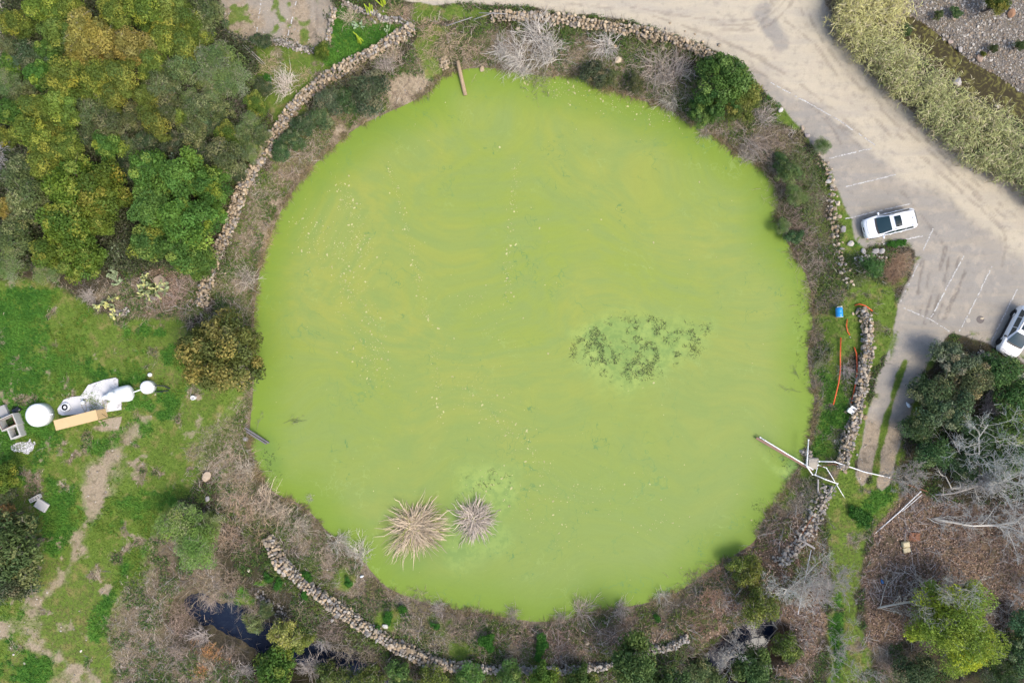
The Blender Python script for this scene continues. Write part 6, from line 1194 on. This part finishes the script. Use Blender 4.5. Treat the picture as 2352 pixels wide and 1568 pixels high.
pip('wooden_log', [(1051,140,-.15),(1058,172,-.55),(1069,219,-.80)], [.17, .17, .17], WOODM, 'tan round log lying in the top of the pond', 'log', False, 14)
pip('dead_pole', [(1025,60,.5),(1085,40,.7)], .03, GWOOD, 'pale dead pole left of the upper wall end', 'pole', False); pip('dead_pole', [(1088,45,.6),(1135,29,.8)], .03, GWOOD, 'pale dead pole meeting the upper wall end', 'pole', False); pip('dead_pole', [(1100,30,.9),(1165,32,1.0)], .03, GWOOD, 'pale dead pole lying over the upper wall end', 'pole', False)
for lb, x0 in (('left pale dry pole leaning into the wood by the lot', 575), ('right pale dry pole leaning into the wood by the lot', 581)): pip('dead_pole', [(x0-18,104,1.2),(x0+28,148,.2)], .025, GWOOD, lb, 'pole', False)
OR = M_flat('orange_hose', (.62, .10, .025), .5, .4)
pip('orange_hose', [(1931,775,.25),(1930,815,.28),(1930,850,.28),(1926,880,.25),(1920,905,.25),(1914,929,.15)], .055, OR, 'long orange pipe on the bank left of the thick wall', 'pipe', False)
pip('orange_hose', [(1962,797,.3),(1967,812,.32),(1969,845,.32),(1967,870,.3),(1961,900,.3),(1953,936,.25)], .06, OR, 'long orange pipe pressed against the thick wall', 'pipe', False)
pip('orange_hose', [(1946,733,.25),(1944,748,.3),(1947,762,.25),(1952,769,.2)], .045, OR, 'short bent orange pipe right of the blue barrel', 'pipe', False)
pip('orange_hose', [(1963,701,.2),(1974,698,.35),(1988,702,.4),(2004,714,.25)], .05, OR, 'arched orange pipe over the head of the thick wall', 'pipe', False)
# blue barrel on its side, torn open
x, y = at(1929, 717, .3); t = thing('blue_barrel', (x, y, Hs(x, y)+.28), 'bright blue plastic barrel lying on its side near the thick wall', 'barrel', None, math.radians(93)); BL = M_flat('blue_plastic', (.015, .26, .62), .35, .5, var=.08)
a = Acc(); lathe(a, [(.26,-.42),(.285,-.40),(.29,-.2),(.30,-.17),(.29,-.14),(.29,.12),(.30,.15),(.29,.18),(.285,.34),(.27,.40),(.25,.40),(.25,.30),(.0,.30)], n=28, ax=(1, 0, 0)); obj('drum', a.mesh('drum', True), BL, t)
a = Acc(); lathe(a, [(.268,-.43),(.294,-.43),(.294,-.39),(.268,-.39)], n=28, ax=(1, 0, 0)); obj('rim_band', a.mesh('rim_band'), M_flat('pale_band', (.5, .52, .5), .5, .3), t); a = Acc(); V_, F_ = patch((.36,-.25,.12), (.52,-.2,.16), (.50,.22,.15), (.37,.26,.10), 4, 3, .03, 0); V_[:, 2] += rng.normal(size=len(V_))*.03; a.add(V_, [F_]); a.add(V_-np.array([0, 0, .01]), [[f[::-1] for f in F_]]); obj('torn_liner', a.mesh('torn_liner'), M_flat('grey_liner', (.45, .47, .48), .5, .3), t)
# white cases on the wall
for nm, px, py, s_, lb in (('meter_box', 1955, 944, (.52, .36, .25), 'white box on the left face of the thick wall, front one'), ('meter_box', 1961, 937, (.5, .17, .2), 'narrow white box behind the front white box on the wall')):
    x, y = at(px, py, .7); t = thing(nm, (x, y, Hs(x, y)+.45), lb, 'box', None, math.radians(-32)); a = Acc(); box(a, (0, 0, 0), s_, bev=.02); obj('case', a.mesh('case'), WPVC, t); a = Acc(); box(a, (0, 0, s_[2]/2+.014), (s_[0]+.03, s_[1]+.03, .025), bev=.008); obj('lid', a.mesh('lid'), WPVC, t)
CONC = M_flat('pale_concrete', (.40, .36, .30), .85, .2, nz=5, var=.2, dirt=(.18, .16, .13)); x, y = at(1874, 1066, .2); a = Acc(); box(a, (0, 0, 0), (1.05, 1.0, .5), math.radians(-4), bev=.10, top=.94); a.V[-1] = a.V[-1]+rng.normal(size=a.V[-1].shape)*.02
o = obj('concrete_block', a.mesh('concrete_block'), CONC); o.location = (x, y, Hs(x, y)+.15); tag(o, 'pale square concrete block at the foot of the white pipes', 'concrete block')
# beige tub, rusty sheet
x, y = at(2081, 1254, .3); t = thing('plastic_container', (x, y, Hs(x, y)+.02), 'cream plastic container lying in the brown leaves', 'container', None, math.radians(-80)); CR = M_flat('cream_plastic', (.52, .43, .25), .5, .4, dirt=(.2, .14, .08)); a = Acc(); box(a, (-.18, 0, .16), (.5, .66, .32), bev=.06, top=.9); obj('case', a.mesh('case'), CR, t); a = Acc(); box(a, (.33, .02, .1), (.46, .62, .18), .12, bev=.05); obj('lid', a.mesh('lid'), CR, t)
x, y = at(2098, 1231, .1); a = Acc(); V_, F_ = patch((-.5,-.3,.05), (.4,-.35,.2), (.5,.3,.1), (-.4,.4,.15), 5, 4, .12, 0); V_ += rng.normal(size=V_.shape)*.03; a.add(V_, [F_]); a.add(V_-np.array([0, 0, .02]), [[f[::-1] for f in F_]]); o = obj('rusty_sheet', a.mesh('rusty_sheet'), RUST); o.location = (x, y, Hs(x, y)); tag(o, 'crumpled rusty red metal sheet above the cream container', 'metal sheet')
def bottle(px, py, col, label, rz, L=.28, r_=.05, name='plastic_bottle'):
    x, y = at(px, py, .05); a = Acc(); lathe(a, [(r_*.8,0),(r_,.02),(r_,L*.6),(r_*.4,L*.82),(r_*.35,L),(0.001,L)], n=12, ax=(1, 0, 0)); o = obj(name, a.mesh(name, True), M_flat('bottle_plastic', col, .2, .5)); o.location = (x, y, Hs(x, y)+r_); o.rotation_euler = (0, 0, rz); tag(o, label, 'bottle')
bottle(2086, 934, (.62, .70, .76), 'pale blue white jug lying beside the right wheel track', 2.2, .5, .13, 'plastic_jug'); bottle(916, 1403, (.03, .25, .6), 'small blue litter bottle on the bottom left bank', .5, .34, .09); bottle(824, 1329, (.62, .66, .68), 'small white litter can on the bank of the lower wall', .3, .34, .10, 'drink_can'); bottle(2025, 1337, (.03, .12, .28), 'dark blue bottle in the leaves beside the grass strip', 2.0, .4, .12)
# manhole lids on the lot
for px, py, w, lb in ((2249, 734, .32, 'dark round drain lid on the grey parking bays'), (2221, 736, .2, 'small pale stone set flat on the parking bays')):
    x, y = at(px, py); a = Acc(); lathe(a, [(w*1.05,-.02),(w,.018),(w*.9,.02),(w*.88,.012),(.0001,.014)], n=24); o = obj('drain_lid', a.mesh('drain_lid'), M_flat('lid_iron', (.15, .13, .12), .8, .2) if w > .3 else CONC); o.location = (x, y, Hs(x, y)+.004); tag(o, lb, 'lid')
boulder(2253, 731, 4.5, 'small tan stone sitting on the drain lid', (.5, .42, .3), 90, 'stone', squash=.3, elong=1.5, rz=.1)

# ---------------------------------------------------------------- UTILITY CORNER (left)
def u(zx, zy): return (zx*.1709, 849.8+zy*.1709)
def slab(name, pts, z0, th, mat, label, cat):
    p = atv(pts, z0+th); c = p.mean(0); bz = Hs(*c); q = p-c; k = len(q); V = np.vstack([np.column_stack([q, np.full(k, -.15)]), np.column_stack([q, np.full(k, th-.02)]), np.column_stack([q*.985, np.full(k, th)])]); a = Acc()
    a.add(V, [[[i+j*k, (i+1) % k+j*k, (i+1) % k+(j+1)*k, i+(j+1)*k] for j in range(2) for i in range(k)], [list(range(2*k, 3*k))]]); o = obj(name, a.mesh(name), mat); o.location = (c[0], c[1], bz); return tag(o, label, cat)
CW = M_flat('whitewashed_concrete', (.60, .59, .59), .85, .2, nz=1.7, var=.12, dirt=(.12, .11, .10), damt=.75)
slab('concrete_pad', [u(*q) for q in [(785,520),(830,450),(870,395),(960,360),(1095,345),(1150,270),(1200,195),(1400,130),(1560,98),(1595,120),(1600,210),(1640,430),(1640,530),(1450,558),(1200,590),(1100,590),(850,605),(800,580)]][::-1], 0, .14, CW, 'irregular whitewashed concrete pad under the white tanks', 'concrete pad')
slab('concrete_patch', [u(*q) for q in [(1330,680),(1500,640),(1650,620),(1640,700),(1600,790),(1400,760)]][::-1], 0, .03, M_flat('sandy_concrete', (.33, .27, .20), .9, .15, nz=3, var=.2, dirt=(.12, .13, .05), damt=.6), 'sandy concrete patch beside the tan cabinet', 'concrete pad')
slab('concrete_slab', [u(*q) for q in [(-10,490),(70,462),(100,520),(135,600),(30,640),(-10,600)]][::-1], 0, .35, M_flat('grey_concrete', (.34, .33, .32), .85, .2, nz=5, var=.2, dirt=(.12, .12, .10)), 'flat grey concrete slab at the left edge above the open boxes', 'concrete slab')
def open_box(zx, zy, w, d, h, rz, label, rim=None):
    px, py = u(zx, zy); x, y = at(px, py, h); z = Hs(x, y); t = thing('concrete_box', (x, y, z), label, 'concrete box', 'open concrete boxes', rz); a = Acc(); th = .12
    for cx, cy, sx, sy in ((0, (d-th)/2, w, th), (0, -(d-th)/2, w, th), ((w-th)/2, 0, th, d-2*th), (-(w-th)/2, 0, th, d-2*th)): box(a, (cx, cy, h/2), (sx-.001*(sy > th), sy, h))
    obj('walls', a.mesh('walls'), M_flat('light_concrete', (.46, .45, .42), .85, .2, nz=6, var=.15, dirt=(.22, .2, .17)), t); b = Acc(); box(b, (0, 0, .06), (w-2*th, d-2*th, .1)); obj('floor', b.mesh('floor'), M_flat('dark_floor', (.03, .028, .022), .9, .1), t)
    if rim:
        c = Acc(); 
        for cx, cy, sx, sy in ((0, (d-th)/2-.05, w-.1, .03), (0, -(d-th)/2+.05, w-.1, .03), ((w-th)/2-.05, 0, .03, d-.2), (-(w-th)/2+.05, 0, .03, d-.2)): box(c, (cx, cy, h+.01), (sx, sy, .04))
        obj('rusty_frame', c.mesh('rusty_frame'), RUST, t)
open_box(115, 700, 1.45, 1.05, .9, math.radians(24), 'larger open concrete box with rusty rim at the left edge', True); open_box(203, 828, .95, 1.05, .8, math.radians(22), 'smaller open concrete box joined below the larger one')
WT = M_flat('white_tank_plastic', (.80, .81, .82), .35, .4, var=.03, dirt=(.6, .58, .55), damt=.2)
def lidthing(name, zx, zy, rpx, h, label, cat, dome=.3, z0=0.):
    px, py = u(zx, zy); x, y = at(px, py, h); r_ = rpx*S; a = Acc(); lathe(a, [(r_,-.1),(r_,h*.7),(r_*.97,h*.85),(r_*.8,h*(1-dome*.25)),(r_*.45,h*.98),(.0001,h)], n=40); t = thing(name, (x, y, Hs(x, y)+z0), label, cat); obj('tank_shell', a.mesh('tank_shell', True), WT, t); return t
t = lidthing('water_tank', 490, 607, 26.5, 1.0, 'large round white tank half hidden by grass at the left', 'tank'); a = Acc(); lathe(a, [(.2,.96),(.2,1.03),(.17,1.05),(.0001,1.05)], n=24); obj('manhole_cap', a.mesh('manhole_cap', True), WT, t); a = Acc(); pipe(a, [(.9,.05,.5),(1.15,.05,.5)], .05); obj('outlet', a.mesh('outlet'), WT, t)
t = lidthing('access_lid', 890, 495, 10.2, .35, 'small round white lid at the left end of the concrete pad', 'lid', z0=.05); a = Acc(); lathe(a, [(.30,.345),(.31,.37),(.27,.37),(.27,.345)], n=32); obj('raised_ring', a.mesh('raised_ring'), WT, t)
t = lidthing('water_tank', 1970, 231, 15, .8, 'round white lidded tank with black pipes, right of the pad', 'tank')
BP = M_flat('black_pipe', (.015, .02, .022), .5, .4); a = Acc(); pipe(a, [(.5,.1,.55),(.85,.15,.5),(1.3,.1,.3),(1.75,-.15,.1)], .055); obj('black_pipe', a.mesh('black_pipe'), BP, t); a = Acc(); pipe(a, [(.5,-.35,.3),(.8,-.42,.2),(1.6,-.3,.12)], .05); obj('black_pipe', a.mesh('black_pipe'), BP, t); a = Acc(); lathe(a, [(.07,-.03),(.07,.06),(.0001,.07)], (.58, .1, .56), 12); obj('valve', a.mesh('valve'), WT, t)
for i, (zx, zy, rr) in enumerate([(2090, 285, 3.8), (2105, 322, 4)]):
    px, py = u(zx, zy); boulder(px, py, rr, ['pale stone next to the black pipes, upper', 'pale stone next to the black pipes, lower'][i], (.45, .38, .28), 95+i, 'stone')
x, y = at(*u(2015, 62), .3); a = Acc(); lathe(a, [(.14,0),(.17,.1),(.17,.22),(.12,.32),(.0001,.34)], n=20); o = obj('vent_cap', a.mesh('vent_cap', True), WT); o.location = (x, y, Hs(x, y)); tag(o, 'small white round cap in grass above the lidded tank', 'cap')
x, y = at(444, 913, .35); a = Acc(); lathe(a, [(.19,-.1),(.19,.36),(.14,.36),(.14,.1),(.0001,.1)], n=24); o = obj('pipe_stub', a.mesh('pipe_stub'), WT); o.location = (x, y, Hs(x, y)); tag(o, 'hollow white pipe stub standing in grass left of the pond', 'pipe')
# white pressure tank lying on the pad, its neck to the left
c0 = np.array(px3(*u(1745, 305), .75)); c1 = np.array(px3(*u(1400, 366), .45)); zb = Hs(c0[0], c0[1])+.12; t = thing('filter_tank', (c0[0], c0[1], zb), 'big white tapered tank lying on the right half of the pad', 'tank'); d = c1-c0; Ln = np.linalg.norm(d); a = Acc(); lathe(a, [(.0001,-.28),(.45,-.26),(.66,-.1),(.70,.1),(.66,.6),(.52,1.2),(.36,1.7),(.20,2.0),(.14,Ln-.1),(.0001,Ln)], (0, 0, .62), 32, ax=(d[0], d[1], d[2]*.2)); a.V[-1][:, 2] = .62+(a.V[-1][:, 2]-.62)*.85; obj('tank_shell', a.mesh('tank_shell', True), WT, t)
dd = unit(d*np.array([1, 1, 0])); a = Acc(); lathe(a, [(.36,.5),(.38,1.0),(.36,1.32),(.28,1.42),(.0001,1.45)], (dd[0]*1.15, dd[1]*1.15, 0), 28); obj('round_hatch', a.mesh('round_hatch', True), WT, t); a = Acc(); lathe(a, [(.15,.1),(.17,.5),(.15,.75),(.0001,.8)], (dd[0]*2.15, dd[1]*2.15, 0), 18); obj('end_cap', a.mesh('end_cap', True), WT, t); a = Acc(); pipe(a, [tuple(-dd*.5+np.array([0, 0, .8])), tuple(-dd*1.05+np.array([0, .1, .75]))], .05); obj('inlet', a.mesh('inlet'), WT, t)
x, y = at(*u(1140, 430), .35); a = Acc(); lathe(a, [(.12,0),(.14,.3),(.17,.34),(.17,.42),(.10,.48),(.0001,.5)], n=20); o = obj('valve_cap', a.mesh('valve_cap', True), WT); o.location = (x, y, Hs(x, y)+.12); tag(o, 'small white valve cap in the middle of the concrete pad', 'cap')
HO = M_flat('tan_hose', (.40, .33, .20), .6, .3)
for i, q in enumerate([[(1100,420),(1095,480),(1130,540),(1150,580)], [(1150,450),(1160,520),(1145,575)], [(1375,400),(1400,480),(1415,555)], [(1455,380),(1435,480),(1420,560)], [(1115,400),(1150,380),(1165,420)]]):
    pip('thin_hose', [(*u(*p), .32) for p in q], .02, HO, ['outer thin tan hose from the valve cap to the cabinet', 'inner thin tan hose from the valve cap to the cabinet', 'left thin hose from the big tapered tank to the cabinet', 'right thin hose from the big tapered tank to the cabinet', 'small loop of hose around the valve cap'][i], 'hose', False, 6)
# tan cabinet, open to the front
TANC = M_flat('tan_sheet_metal', (.60, .42, .22), .6, .3, nz=2, var=.05, dirt=(.45, .28, .12), damt=.3); hc = 1.55
A0 = np.array(at(*u(753, 675), hc)); A1 = np.array(at(*u(1302, 535), hc)); A2 = np.array(at(*u(1325, 662), hc)); ctr = (A0+A2)/2; Lc = np.linalg.norm(A1-A0); Wc = np.linalg.norm(A2-A1); az = math.atan2(*(A1-A0)[::-1]); t = thing('tan_cabinet', (ctr[0], ctr[1], Hs(*ctr)), 'long tan metal cabinet open at the front, beside the concrete pad', 'cabinet', None, az)
a = Acc(); box(a, (0, 0, hc), (Lc+.1, Wc+.06, .05)); obj('roof', a.mesh('roof'), TANC, t); a = Acc(); box(a, (0, Wc/2-.02, (hc-.03)/2), (Lc, .04, hc-.05)); obj('back_panel', a.mesh('back_panel'), TANC, t)
for s_ in (-1, 1): a = Acc(); box(a, (s_*(Lc/2-.02), -.02, (hc-.03)/2), (.04, Wc-.06, hc-.055)); obj('side_panel', a.mesh('side_panel'), TANC, t)
a = Acc(); box(a, (0, -Wc/2+.03, .18), (Lc-.1, .03, .3)); obj('front_sill', a.mesh('front_sill'), TANC, t); a = Acc(); box(a, (0, .02, .05), (Lc-.1, Wc-.1, .06)); obj('base', a.mesh('base'), CONC, t); a = Acc()
for k in range(4): lathe(a, [(.0001,0),(.12,.02),(.13,.5),(.08,.7),(.0001,.72)], (-1.1+k*.7, .1, .1), 14)
obj('pump', a.mesh('pump', True), M_flat('green_pump', (.03, .22, .18), .4, .5), t); a = Acc(); pipe(a, [(-1.3,-.1,.5),(-.6,-.25,.6),(0,-.1,.45),(.6,-.25,.55),(1.2,-.1,.5)], .025); obj('cable', a.mesh('cable'), BP, t)
pip('black_cable', [(*u(1370, 585), 1.6), (*u(1430, 625), 1.55), (*u(1510, 632), 1.2), (*u(1590, 600), .6), (*u(1640, 568), .15)], .02, BP, 'black cable running off the right end of the tan cabinet', 'cable', False, 6); pip('rusty_rod', [(*u(790, 785), 1.62), (*u(908, 688), 1.62)], .014, RUST, 'thin rusty rod lying on the cabinet roof', 'rod', False, 6)
# black sack, white rubble, broken block
x, y = at(*u(235, 540), .2); V, F = SH_BIG[2]; V = V*np.array([.42, .36, .26])*(1+.18*rng.normal(size=(len(V), 1))); o = obj('black_sack', mk('black_sack', V, [F], None, True), M_flat('black_plastic_bag', (.012, .013, .015), .25, .6)); o.location = (x, y, Hs(x, y)+.15); tag(o, 'crumpled black plastic sack above the larger concrete box', 'sack')
r = np.random.default_rng(9); a = Acc(); xs, ys = in_poly(1500, [u(175, 1010), u(260, 970), u(400, 960), u(460, 900), u(500, 960), u(470, 1060), u(390, 1120), u(300, 1090), u(200, 1080)], 9, 0); k = fnoise(xs, ys, .5, 3) > .42; xs, ys = xs[k], ys[k]; put_stones(a, np.stack([xs, ys, H(xs, ys)+.05+r.random(len(xs))*.08], 1), r.uniform(.04, .10, len(xs)), np.array([(.55, .54, .55), (.42, .41, .42), (.68, .67, .68)]), SH_ANG, r); tag(obj('white_rubble', a.mesh('white_rubble'), STONE), 'patch of broken white rubble below the open concrete boxes', 'rubble', None, 'stuff')
x, y = at(96, 1156, .3); t = thing('broken_block', (x, y, Hs(x, y)+.1), 'broken white concrete piece with hollow blocks by the left trees', 'concrete block', None, math.radians(-32)); BC = M_flat('bleached_concrete', (.52, .50, .47), .85, .2, nz=5, var=.15); a = Acc(); box(a, (.1, -.1, .1), (1.1, .8, .2), bev=.03); obj('slab', a.mesh('slab'), BC, t)
x, y = at(84, 1143, .3); t = thing('hollow_block', (x, y, Hs(x, y)+.25), 'pale hollow block leaning on the broken white piece', 'concrete block', None, math.radians(28)); a = Acc(); box(a, (0, 0, -.06), (1.0, .34, .06)); 
for cy in (-.15, .15): box(a, (0, cy, .06), (1.0, .05, .18))
for k in range(5): box(a, (-.475+k*.2375, 0, .06), (.045, .25, .18))
obj('shell', a.mesh('shell'), BC, t)
for i, (px, py) in enumerate([(100, 1518-0), (35, 1500), (60, 1520), (103, 1533), (189, 1492)]):
    if i in (1, 2, 4): boulder(px, py, 4, ['', 'tan stone in the bottom left meadow', 'white stone in the bottom left meadow', '', 'white stone by the lower left path'][i], (.5, .46, .4), 120+i, 'stone')
pip('thin_pole', [(1861,1262,.4),(1861,1290,.3)], .02, GWOOD, 'short stick near the pale pole end', 'pole', False) if False else None
